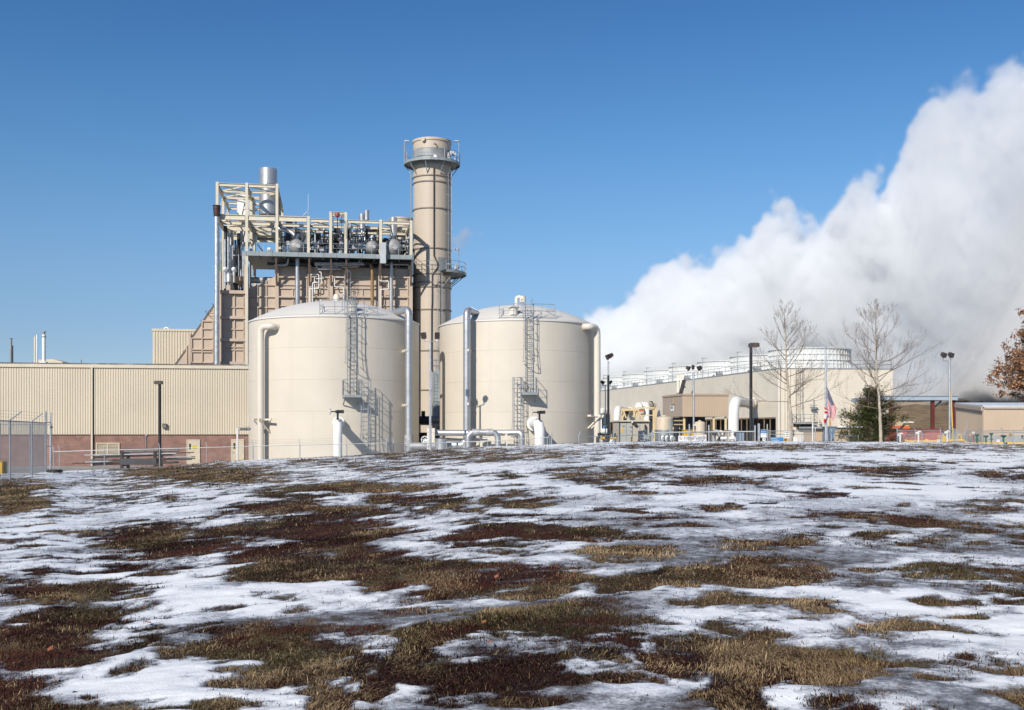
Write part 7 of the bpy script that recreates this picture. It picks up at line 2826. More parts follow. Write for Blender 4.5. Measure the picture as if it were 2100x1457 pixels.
def us(s, h):
    k = int(h * 13)
    if s < .40 and h < 7 / 13:
        # union with eleven columns and nine rows of stars
        u, v = s / .40, h / (7 / 13)
        r = int(v * 9); 
        n = 6 if r % 2 == 0 else 5
        x0 = (1 / 12 if n == 6 else 2 / 12)
        i = round((u - x0) * 6)
        if 0 <= i < n:
            du_ = (u - x0 - i / 6) * .40 * 1.9
            dv_ = (v - (r + .5) / 9) * 7 / 13
            if math.hypot(du_, dv_) < .021: return WHT_
        return BLU_
    return RED_ if k % 2 == 0 else WHT_


def us_pt(s, h):
    # hangs from the pole: hoist down the pole, the fly end falls over in a fold
    T = [(1695, 790), (1704, 812), (1711, 829), (1715.5, 838), (1713.5, 848), (1708, 863)]
    B = [(1695, 828), (1697, 829), (1699, 830), (1697, 832), (1697.5, 842), (1698, 856)]
    x = s * 5
    i = min(4, int(x)); f = x - i
    tx, ty = T[i][0] * (1 - f) + T[i + 1][0] * f, T[i][1] * (1 - f) + T[i + 1][1] * f
    bx2, by2 = B[i][0] * (1 - f) + B[i + 1][0] * f, B[i][1] * (1 - f) + B[i + 1][1] * f
    sag = 4 * h * (1 - h) * (2.5 if s < .6 else -1.5)
    px, py = tx * (1 - h) + bx2 * h, ty * (1 - h) + by2 * h + sag
    dep = -.10 * math.sin(s * 3.0) + .07 * math.sin(h * 9 + s * 5) * s - (.20 * max(0, s - .5)) + .12 * math.sin(s * math.pi)
    return P(px, py, FD - .02 + dep)


o = flag_mesh("national_flag", us_pt, us, 150, 104, "")
tag(o, "red, white and blue flag with stars and stripes drooping at half mast", "flag")


def st(s, h):
    if h < .24: return RED_ if (h < .12 or s > .7) else WHT_
    if h > .70 + .25 * s: return RED_
    if s > .52 and h > .28: return (.10, .12, .30)
    if h > .42 - .1 * s: return WHT_
    return RED_


def st_pt(s, h):
    top = 835 + 6 * s
    bot = 869 - 7 * s if s < .5 else 866 - 22 * (s - .5)
    px = 1690.4 + 13.5 * s * (.55 + .45 * math.sin(h * 3)) + .8 * math.sin(h * 6)
    py = top + (bot - top) * h
    return P(px, py, FD - .12 - .10 * math.sin(s * 7) * (.4 + h) * .6)


o = flag_mesh("state_flag", st_pt, st, 24, 30, "")
tag(o, "small limp red, white and dusty blue flag wrapped below the striped flag", "flag")

# ------------------------------------------------------------------ bare trees
def bare_tree(base, seed, trunk_pts, r0, crown, label, limbs=26):
    """trunk_pts: photo pixels of the trunk from foot to tip at distance base[2]"""
    D = base[2]
    r = random.Random(seed)
    c = P(base[0], 885, D)
    t = empty("bare_tree", (c.x, c.y, gz(c.x, c.y)), label, "tree", "bare young trees on the crest")
    pts = [P(px, py, D) for px, py in trunk_pts]
    pts[0].z = gz(c.x, c.y) - .15
    # resample with little wander
    path = []
    for a, b in zip(pts[:-1], pts[1:]):
        for k in range(6):
            path.append(a.lerp(b, k / 6) + Vector((r.uniform(-.015, .015), r.uniform(-.03, .03), 0)))
    path.append(pts[-1])
    n = len(path)
    L_ = [0]
    for a, b in zip(path[:-1], path[1:]): L_.append(L_[-1] + (b - a).length)
    tot = L_[-1]
    rad = [max(.008, r0 * (1 - .93 * (l / tot) ** .8)) for l in L_]
    mb = MB(); mb.tube(path, rad, 12); mb.build("trunk", M_WOOD, t, True)
    cr, tw = MB(), MB()

    def at(s):
        q = s * tot
        for i in range(n - 1):
            if L_[i + 1] >= q:
                f = (q - L_[i]) / max(1e-6, L_[i + 1] - L_[i])
                return path[i].lerp(path[i + 1], f), rad[i]
        return path[-1], rad[-1]

    def branch(p, d, ln, rr, depth):
        m_ = 7 if depth == 0 else 5
        q = [p]
        dd = d.normalized()
        for i in range(m_):
            dd = (dd + Vector((r.gauss(0, .07), r.gauss(0, .07), r.gauss(.055 if depth == 0 else .09, .05)))).normalized()
            q.append(q[-1] + dd * (ln / m_))
        rs = [max(.0026, rr * (1 - .86 * i / m_)) for i in range(m_ + 1)]
        (cr if depth == 0 else tw).tube(q, rs, 6 if depth == 0 else (4 if depth == 1 else 3), cap=False)
        if depth >= 3: return
        k = {0: r.randint(7, 10), 1: r.randint(4, 6), 2: r.randint(1, 2)}[depth]
        for j in range(k):
            s = r.uniform(.22, .98)
            i = min(m_ - 1, int(s * m_))
            f = s * m_ - i
            b = q[i].lerp(q[i + 1], f)
            ax = (q[i + 1] - q[i]).normalized()
            side = ax.cross(Vector((r.uniform(-1, 1), r.uniform(-1, 1), r.uniform(-1, 1)))).normalized()
            a = R_(r.uniform(22, 46))
            nd = ax * math.cos(a) + side * math.sin(a)
            nd.z += .22
            branch(b, nd, ln * r.uniform(.36, .62) * (1 - .4 * s), rs[i] * .62, depth + 1)

    for i in range(limbs):
        s = crown[0] + (1 - crown[0]) * (i + r.uniform(0, .8)) / limbs * .97
        p, rr = at(s)
        az = i * 2.4 + r.uniform(-.5, .5)
        k = (s - crown[0]) / (1 - crown[0])
        el = R_(r.uniform(-2, 20) + 42 * k)
        ln = crown[1] * (1.0 - .90 * k ** 1.4) * r.uniform(.8, 1.2)
        d = Vector((math.cos(az) * math.cos(el), math.sin(az) * math.cos(el), math.sin(el)))
        branch(p, d, ln, min(rr * .5, .024), 0)
    cr.build("limbs", M_TWIG, t, True)
    tw.build("twigs", M_TWIG, t, True)
    # a few leaves that stayed on
    lv = MB()
    for i in range(5):
        p, _ = at(r.uniform(.45, .8))
        q = p + Vector((r.uniform(-1.6, 1.6), r.uniform(-1, 1), r.uniform(-.3, .8)))
        lv.add([q, q + Vector((.06, .01, .03)), q + Vector((.1, 0, 0)), q + Vector((.05, .02, -.05))], [(0, 1, 2, 3)])
    return t


bare_tree((1622, 905, 63.5), 21, [(1622, 910), (1621, 880), (1621, 850), (1618, 815), (1616, 795), (1613, 760), (1612, 720), (1611, 680), (1608, 648), (1608, 626)], .15, (.31, 3.1), "bare young tree left of the flag pole, pale flaking trunk", 27)
bare_tree((1805, 907, 63.0), 34, [(1806, 911), (1806, 880), (1804, 840), (1802, 810), (1800, 780), (1797, 750), (1796, 710), (1796, 670), (1796, 645), (1795, 626)], .115, (.27, 3.5), "bare young tree standing before the evergreen bush", 30)

# flaking bark at the foot of the left tree
# ------------------------------------------------------------------ evergreen
def needle_clumps(name, pts, size, nb, colA, colB, seed, parent, mname, wid=.22):
    """sprays of narrow leaf faces round each point; pts: (Vector centre, outward Vector, scale)"""
    r = np.random.default_rng(seed)
    n = len(pts) * nb
    C = np.repeat(np.array([tuple(p[0]) for p in pts]), nb, 0)
    O = np.repeat(np.array([tuple(p[1]) for p in pts]), nb, 0)
    S = np.repeat(np.array([p[2] for p in pts]), nb)
    C = C + r.normal(0, 1, (n, 3)) * (S * size * .55)[:, None]
    d = O * .9 + r.normal(0, .7, (n, 3))
    d /= np.linalg.norm(d, axis=1)[:, None]
    a = np.cross(d, r.normal(0, 1, (n, 3)))
    a /= np.maximum(1e-6, np.linalg.norm(a, axis=1))[:, None]
    ln = (size * S * r.uniform(.5, 1.1, n))[:, None]
    w = ln * wid
    v = np.stack([C, C + d * ln * .45 + a * w, C + d * ln, C + d * ln * .45 - a * w], 1).reshape(-1, 3)
    o0 = np.array(ORG[parent.name])
    v = (v - o0).astype(np.float32)
    li = np.arange(n * 4, dtype=np.int32)
    me = bpy.data.meshes.new(name)
    me.vertices.add(n * 4); me.vertices.foreach_set("co", v.ravel())
    me.loops.add(n * 4); me.loops.foreach_set("vertex_index", li)
    me.polygons.add(n); me.polygons.foreach_set("loop_start", np.arange(n, dtype=np.int32) * 4)
    me.update(calc_edges=True)
    q = np.repeat(r.random(len(pts)), nb)[:, None] * .7 + r.random(n)[:, None] * .3
    col = np.array(colA) * (1 - q) + np.array(colB) * q
    col = np.concatenate([col * r.uniform(.6, 1.35, n)[:, None], np.ones((n, 1))], 1)
    at = me.color_attributes.new("tint", 'FLOAT_COLOR', 'POINT')
    at.data.foreach_set("color", np.repeat(col, 4, 0).astype(np.float32).ravel())
    m, N, L, b = new_mat(mname)
    x = N.new("ShaderNodeAttribute"); x.attribute_name = "tint"
    L.new(x.outputs['Color'], b.inputs['Base Color']); b.inputs['Roughness'].default_value = .6
    b.inputs['Specular IOR Level'].default_value = .3
    me.materials.append(m)
    o = bpy.data.objects.new(name, me)
    o.parent = parent
    COL.objects.link(o)
    ORG[o.name] = ORG[parent.name].copy()
    return o


ED = 65.5
c = P(1790, 885, ED)
zb0 = gz(c.x, c.y)
t = empty("evergreen", (c.x, c.y, zb0), "dark shaggy evergreen with a browned tip behind the bare tree", "tree")
ztop = zed(792, ED)
rr = random.Random(77)
mb = MB(); mb.tube([(c.x, c.y, zb0 - .1), (c.x - .03, c.y, zb0 + 1.6), (c.x + .02, c.y, ztop - .2)], [.1, .07, .015], 8); mb.build("trunk", M_TWIG, t, True)
mb = MB()
clg, clb = [], []
for i in range(190):
    s = rr.random() ** .9
    z = zb0 + .1 + (ztop - zb0 - .15) * s
    az = rr.uniform(0, 2 * math.pi)
    env = 3.3 * (1 - s) ** .8 * (.68 + .38 * math.sin(az * 3 + s * 9)) * rr.uniform(.7, 1.12) + .12
    d = Vector((math.cos(az), math.sin(az), rr.uniform(.15, .55)))
    p0 = Vector((c.x, c.y, z - .15))
    e = p0 + Vector((d.x * env, d.y * env * .9, d.z * env * .75))
    mb.tube([p0, p0.lerp(e, .5) + Vector((0, 0, -.05)), e], [.02, .013, .006], 4, cap=False)
    for k in range(8):
        f = rr.uniform(.3, 1.05)
        q = p0.lerp(e, f) + Vector((rr.gauss(0, .09), rr.gauss(0, .09), rr.gauss(0, .09)))
        (clb if (s > .74 and rr.random() < .8) else clg).append((q, (d.normalized() + Vector((0, 0, .5))), rr.uniform(.7, 1.25)))
mb.build("branches", M_TWIG, t)
needle_clumps("foliage", clg, .19, 17, (.022, .034, .013), (.10, .105, .030), 5, t, "evergreen_needles", .13)
needle_clumps("brown_tip", clb, .13, 10, (.07, .05, .035), (.17, .13, .09), 6, t, "brown_needles", .12)

# ------------------------------------------------------------------ oak with brown leaves at the right edge
OD = 50.0
c = P(2152, 885, OD)
zb0 = gz(c.x, c.y)
t = empty("oak_tree", (c.x, c.y, zb0), "oak still holding russet dead leaves at the right edge", "tree")
rr = random.Random(13)
zt_ = zed(625, OD)
tr = [Vector((c.x, c.y, zb0 - .1)), Vector((c.x + .05, c.y, zb0 + 1.5)), Vector((c.x - .05, c.y + .1, zb0 + 3)), Vector((c.x + .0, c.y, zt_))]
mb = MB(); mb.tube(bend(tr, .6, 4), [.16 - .145 * i / (len(bend(tr, .6, 4)) - 1) for i in range(len(bend(tr, .6, 4)))], 12); mb.build("trunk", M_TWIG, t, True)
mb = MB()
cl = []
zlo = zed(812, OD)
for i in range(110):
    s = (i + rr.random()) / 110
    z = zlo + (zt_ - zlo - .2) * s
    az = i * 2.399 + rr.uniform(-.4, .4)
    env = 2.75 * (1 - s) ** .55 * rr.uniform(.72, 1.1) + .12
    d = Vector((math.cos(az), math.sin(az), rr.uniform(.05, .4) + .3 * s))
    p0 = Vector((c.x, c.y, z - .2))
    pts = [p0]
    dd = d.normalized()
    for k in range(5):
        dd = (dd + Vector((rr.gauss(0, .12), rr.gauss(0, .12), rr.gauss(-.02 if s < .5 else .06, .08)))).normalized()
        pts.append(pts[-1] + dd * env / 5)
    mb.tube(pts, [.03 * (1 - s * .5) * (1 - .8 * k / 5) + .004 for k in range(6)], 5, cap=False)
    dens = 1.0 if s < .66 else .25 * (1 - s) / .34
    for k in range(9):
        f = rr.uniform(.25, 1.0)
        i2 = min(4, int(f * 5))
        b = pts[i2].lerp(pts[i2 + 1], f * 5 - i2)
        e = b + Vector((rr.gauss(0, .22), rr.gauss(0, .22), rr.gauss(.02, .16)))
        mb.tube([b, b.lerp(e, .6) + Vector((0, 0, .03)), e], [.008, .006, .004], 3, cap=False)
        if rr.random() < dens:
            for q in range(4):
                cl.append((b.lerp(e, rr.uniform(.4, 1.1)), Vector((rr.uniform(-.5, .5), rr.uniform(-.5, .5), -.7)), rr.uniform(.8, 1.2)))
mb.build("limbs", M_TWIG, t)
needle_clumps("dead_leaves", cl, .135, 9, (.12, .045, .022), (.42, .24, .13), 8, t, "oak_leaves", .30)

# fallen leaves here and there on the snow
r = np.random.default_rng(44)
lv = MB()
for i in range(46):
    px, d_ = r.uniform(60, 2050), 6.5 * (30 / 6.5) ** r.random()
    x = exx(px, d_)
    z = float(ground_z(np.array([x]), np.array([d_]))[0]) + .045
    a = r.uniform(0, 6.28); k = r.uniform(.025, .05)
    ux, uy = math.cos(a) * k, math.sin(a) * k
    up = r.uniform(.0, .035)
    lv.add([(x - ux, d_ - uy, z), (x - uy * .5, d_ + ux * .5, z + .012), (x + ux, d_ + uy, z + up), (x + uy * .5, d_ - ux * .5, z + .008)], [(0, 1, 2, 3)])
o = lv.build("fallen_leaves", mat("fallen_leaf", (.30, .11, .05), .8, var=.4, scale=8))
tag(o, "scattered orange-brown fallen leaves on the snow", "fallen leaves", kind="stuff")
# ------------------------------------------------------------------ chain-link fences
M_WIRE = mat("fence_wire", (.30, .32, .34), .5, metal=.4, var=.1)


def wires(mb, a, b, z0a, z0b, z1a, z1b, pitch, w):
    """diagonal link wires of one panel between points a and b; thin three sided bars both ways"""
    a, b = Vector((a[0], a[1], 0)), Vector((b[0], b[1], 0))
    L_ = (b - a).length
    d = (b - a) / L_
    n = Vector((-d.y, d.x, 0))
    H = min(z1a - z0a, z1b - z0b)
    for sgn in (1, -1):
        k = -H
        while k < L_:
            s0, s1 = k, k + H
            h0, h1 = 0.0, H
            if s0 < 0: h0 = -s0; s0 = 0
            if s1 > L_: h1 = H - (s1 - L_); s1 = L_
            if h1 > h0 + .02:
                def pt(s, h):
                    s_ = s if sgn > 0 else L_ - s
                    f = s_ / L_
                    zt = z1a * (1 - f) + z1b * f
                    zb = z0a * (1 - f) + z0b * f
                    return a + d * s_ + Vector((0, 0, zb + (zt - zb) * h / H)) + n * (.003 * sgn)
                p, q = pt(s0, h0), pt(s1, h1)
                u = (q - p).normalized()
                e1 = u.cross(n).normalized() * w
                e2 = n * w
                vs = []
                for c_ in (p, q):
                    vs += [c_ + e1, c_ - e1 * .5 + e2 * .87, c_ - e1 * .5 - e2 * .87]
                mb.add(vs, [(0, 1, 4, 3), (1, 2, 5, 4), (2, 0, 3, 5)])
            k += pitch


def fence(name, pts, tops, label, pr=.03, rr_=.022, pitch=.085, w=.0022, arms=None, mid=False, zbase=None, tall=(), link=True, barb=True, cat="fence"):
    """pts: (x, y) posts in order, tops: rail height at each post"""
    c = pts[len(pts) // 2]
    t = empty(name, (c[0], c[1], gz(*c)), label, cat)
    zb = [gz(*p) if zbase is None else zbase for p in pts]
    for i, (p, zt) in enumerate(zip(pts, tops)):
        mb = MB()
        tl = .5 if i in tall else 0
        mb.tube([(p[0], p[1], zb[i] - .1), (p[0], p[1], zt + .03 + tl)], pr * (1.25 if i in tall else 1), 10)
        mb.lathe([(pr * 1.2, zt + .02 + tl), (pr * .8, zt + .07 + tl), (.004, zt + .09 + tl)], (p[0], p[1], 0), 10)
        o = mb.build("post", M_RAIL, t, True)
        if arms and i not in tall:
            mb = MB(); mb.bar((p[0], p[1], zt + .03), (p[0] + arms[0], p[1] + arms[1], zt + arms[2]), .03, .04); mb.build("barb_arm", M_RAIL, o)
    mb = MB()
    for i in range(len(pts) - 1):
        mb.tube([(pts[i][0], pts[i][1], tops[i]), (pts[i + 1][0], pts[i + 1][1], tops[i + 1])], rr_, 8)
    mb.build("top_rail", M_RAIL, t, True)
    if mid:
        mb = MB()
        for i in range(len(pts) - 1):
            mb.tube([(pts[i][0], pts[i][1], tops[i] + mid), (pts[i + 1][0], pts[i + 1][1], tops[i + 1] + mid)], rr_ * .9, 8)
        mb.build("mid_rail", M_RAIL, t, True)
    if link:
        mb = MB()
        for i in range(len(pts) - 1):
            wires(mb, pts[i], pts[i + 1], zb[i] + .05, zb[i + 1] + .05, tops[i], tops[i + 1], pitch, w)
        mb.build("link_mesh", M_WIRE, t)
    if arms and barb:
        mb = MB()
        for f in (.35, .65, 1.0):
            for i in range(len(pts) - 1):
                a, b = pts[i], pts[i + 1]
                mb.tube([(a[0] + arms[0] * f, a[1] + arms[1] * f, tops[i] + .03 + (arms[2] - .03) * f), (b[0] + arms[0] * f, b[1] + arms[1] * f, tops[i + 1] + .03 + (arms[2] - .03) * f)], .004, 3, cap=False)
        mb.build("barbed_wire", M_WIRE, t)
    return t


# tall fence running away from the left edge of the picture
def line(a, b, n):
    return [(a[0] + (b[0] - a[0]) * i / n, a[1] + (b[1] - a[1]) * i / n) for i in range(n + 1)]


pA = [(exx(-40, 42.5), 42.5), (exx(20.5, 46), 46), (exx(65.5, 50), 50), (exx(93.5, 53.5), 53.5)]
tA = [2.07, 2.07, 2.06, 2.05]
t = fence("chain_link_fence", pA, tA, "tall chain-link fence with barbed wire arms at the left edge, near a yellow cabinet", .036, .026, .075, .0026, (.38, .25, .40), tall=(3,))
c = (exx(103.5, 54.5), 54.5)
gp = empty("gate_post", (c[0], c[1], gz(*c)), "galvanised gate post joined by short rails to the tall fence's end", "gate post")
mb = MB(); mb.tube([(c[0], c[1], gz(*c) - .1), (c[0], c[1], 2.57)], .042, 12); mb.build("post", M_GALV, gp, True)
mb = MB()
for z in (2.08, .92):
    mb.tube([(pA[3][0], pA[3][1], z), (c[0], c[1], z)], .022, 8)
mb.build_each("short_rail", M_RAIL, gp)
mb = MB(); mb.box((c[0] + .06, c[1] - .03, 1.85), (.1, .08, .1)); mb.build("latch", M_DARK, gp)
# the return of the same compound, farther back
pB = [(exx(-60, 60), 60), (exx(0, 61), 61), (exx(62, 61.5), 61.5), (exx(105, 62), 62)]
fence("compound_fence", pB, [2.02] * 4, "far side of the tall fenced compound, seen through its near mesh", .03, .022, .1, .0024, None, zbase=YARD)
# rock or clod at the gate post's foot
mb = MB()
q = P(105, 969, 54.2)
for i in range(5):
    s_ = .12 + .05 * (i % 3)
    mb.lathe([(.01, -.05), (s_, 0), (s_ * .8, .08), (.01, .12)], (q.x - .15 + i * .13, q.y + .03 * i, gz(q.x, q.y) + .02), 7)
o = mb.build("dirt_clods", mat("dark_earth", (.045, .035, .028), .95, var=.4), None, org=q)
tag(o, "dark clods of earth at the gate post's foot", "earth", kind="stuff")

# low yard fence along the back of the crest
px_ = [110, 122, 214, 327.5, 424, 519, 615, 711, 793]
py_ = [927, 926.5, 923.5, 921, 918.3, 915.6, 913, 911, 909.2]
pC = [(exx(a, 66), 66) for a in px_]
fence("yard_fence", pC, [zed(b, 66) for b in py_], "low chain-link fence along the crest before the block wall and left tank", .026, .02, .11, .0022, (-.06, .0, .34))
pc2 = [(exx(806, 67), 67), (exx(830, 65), 65), (exx(916, 65), 65), (exx(1000, 64.5), 64.5), (exx(1066, 64), 64), (exx(1128, 63.5), 63.5)]
fence("yard_fence", pc2, [zed(a, b) for a, b in ((909, 67), (911, 65), (908, 65), (905.5, 64.5), (901, 64), (897, 63.5))], "low chain-link fence before the insulated pipes, between the two tanks", .026, .02, .11, .0022, None)
pc3 = [(exx(1128, 63.5), 63.5), (exx(1187, 64), 64), (exx(1258, 65), 65), (exx(1336, 66), 66)]
fence("yard_fence", pc3[1:], [zed(a, b) for a, b in ((895.5, 64), (894.5, 65), (891, 66))], "low chain-link fence between the right tank and the electrical cabin", .026, .02, .11, .0022, (.08, 0, .3))
c = P(1128, 885, 63.4)
t = empty("yard_gate", (c.x, c.y, gz(c.x, c.y)), "small gate end with two posts and a slanted brace before the white bent riser", "gate")
mb = MB()
for a, y in ((1122.5, 896), (1131.5, 887)):
    q = P(a, y, 63.4); mb.tube([(q.x, q.y, gz(q.x, q.y) - .1), q], .028, 8)
mb.build_each("post", M_RAIL, t, True)
mb = MB(); mb.bar(P(1122.5, 897, 63.4), P(1131, 890, 63.4), .03); mb.build("brace", M_RAIL, t)
for a in (799, 806.5):
    pass
c = P(795, 885, 66.2)
t = empty("yard_gate", (c.x, c.y, gz(c.x, c.y)), "narrow gate with two taller posts at the right foot of the left tank", "gate")
mb = MB()
for a, y, d_ in ((794, 897, 66.3), (807, 901, 67.2)):
    q = P(a, y, d_); mb.tube([(q.x, q.y, gz(q.x, q.y) - .1), q], .03, 8)
mb.build_each("post", M_GALV, t, True)
mb = MB(); mb.tube([P(794, 908, 66.3), P(807, 909.5, 67.2)], .02, 6); wires(mb, tuple(P(794, 0, 66.3))[:2], tuple(P(807, 0, 67.2))[:2], -.9, -.9, zed(908, 66.3), zed(909.5, 67.2), .09, .003); mb.build("gate_mesh", M_WIRE, t)

# gate in the middle right: thick rail on stout posts
pD = [(exx(1338, 67), 67), (exx(1413.5, 66), 66), (exx(1454, 65), 65), (exx(1548.5, 64.5), 64.5)]
t = fence("sliding_gate", pD, [zed(887.5, 67), zed(886.8, 66), zed(886.4, 65), zed(885.4, 64.5)], "sliding gate with a thick rail on stout grey posts behind the white banner", .05, .036, .11, .0024, None, tall=(), cat="gate")
for a, y0, d_ in ((1413.8, 872, 66), (1453.8, 874, 65), (1548.5, 874.5, 64.5)):
    mb = MB(); q = P(a, y0, d_); mb.tube([(q.x, q.y, zed(886, d_)), q], .045, 12); mb.lathe([(.05, 0), (.03, .05), (.003, .07)], q, 12); mb.build("post_extension", M_GALV, t, True)
pE = [(exx(1577, 64), 64), (exx(1627.5, 64), 64), (exx(1667.5, 64), 64)]
fence("yard_fence", pE, [zed(884.3, 64)] * 3, "fence behind the bare tree with two rails and a clear gap below", .028, .02, .1, .0022, None, mid=-.19)
pF = [(exx(1702, 64), 64), (exx(1711, 64), 64), (exx(1760, 64.5), 64.5)]
fence("yard_fence", pF, [zed(884, 64), zed(894, 64), zed(894.5, 64.5)], "stepped fence right of the flag pole, before the blue-grey chute", .026, .018, .11, .0022, None)
for a, y0, lab in ((1666.5, 868, "slim white post at the left corner of the guard hut"), (1672, 880, "grey fence post before the guard hut"), (1698.5, 882, "grey fence post with a small bracket right of the flag pole")):
    q = P(a, y0, 63.6)
    t = empty("fence_post", (q.x, q.y, gz(q.x, q.y)), lab, "post", "loose posts near the flag pole")
    mb = MB(); mb.tube([(q.x, q.y, gz(q.x, q.y) - .1), q], .03, 8); mb.build("post", M_WHITEPIPE if a < 1670 else M_RAIL, t, True)
    mb = MB(); mb.lathe([(.035, 0), (.02, .03), (.002, .04)], q, 8); mb.build("cap", M_GALV, t)
# right hand fence round the gas equipment
pG = [(exx(1840, 61.5), 61.5), (exx(1877, 61.5), 61.5), (exx(1929, 61.5), 61.5), (exx(1956, 62), 62)]
fence("gas_yard_fence", pG, [zed(883.2, 61.5)] * 3 + [zed(882, 62)], "fence with outward barb arms before the red container", .024, .018, .1, .0022, (-.09, -.03, .16), barb=False)
pG2 = [(exx(1844, 60.5), 60.5), (exx(1891, 60.5), 60.5), (exx(1932, 60.5), 60.5), (exx(1978, 60.5), 60.5)]
fence("gas_yard_fence", pG2, [zed(891, 60.5), zed(890.8, 60.5), zed(890, 60.5), zed(889, 60.5)], "lower, nearer fence rail before the yellow gas pipe", .02, .016, .1, .002, None)
pH = [(exx(1983, 63), 63), (exx(2015, 63.2), 63.2), (exx(2056, 63.4), 63.4), (exx(2102, 63.6), 63.6), (exx(2160, 63.8), 63.8)]
fence("gas_yard_fence", pH, [zed(884.5, 63)] * 2 + [zed(883.5, 63.4), zed(883, 63.6), zed(882.5, 63.8)], "fence with barb arms behind the green mushroom valves", .028, .018, .1, .0022, (-.1, -.02, .15), mid=-.11, tall=(0,), barb=False)
pI = [(exx(2078, 60), 60), (exx(2150, 60), 60)]
fence("gas_yard_fence", pI, [zed(888, 60)] * 2, "nearest short fence at the right edge before the thick yellow pipe", .024, .018, .1, .0022, (.05, 0, .12), barb=False)
# bundle of gate posts by the yellow elbow
for i, px in enumerate((1956, 1958.5, 1961, 1964.5)):
    q = P(px, 880 + i * .8, 62.2)
    t = empty("fence_post", (q.x, q.y, gz(q.x, q.y)), "one of the grey gate posts bunched together before the canopy's right end", "post", "bunched gate posts before the canopy")
    mb = MB(); mb.tube([(q.x, q.y, gz(q.x, q.y) - .1), q], .022, 8); mb.build("post", M_RAIL, t, True)
    mb = MB(); mb.lathe([(.026, 0), (.015, .02), (.002, .03)], q, 8); mb.build("cap", M_RAIL, t)
# yellow leaning post by the canopy lamp
q = P(1950, 801, 68)
t = empty("yellow_post", (q.x, q.y, gz(q.x, q.y)), "tall thin yellow post leaning beside the twin flood lamp pole", "post")
mb = MB(); mb.tube([P(1954.5, 912, 68), q], .045, 10); mb.build("post", M_YEL, t, True)
mb = MB(); mb.lathe([(.05, -.02), (.05, .02), (.004, .03)], q, 10); mb.build("cap", M_YEL, t)
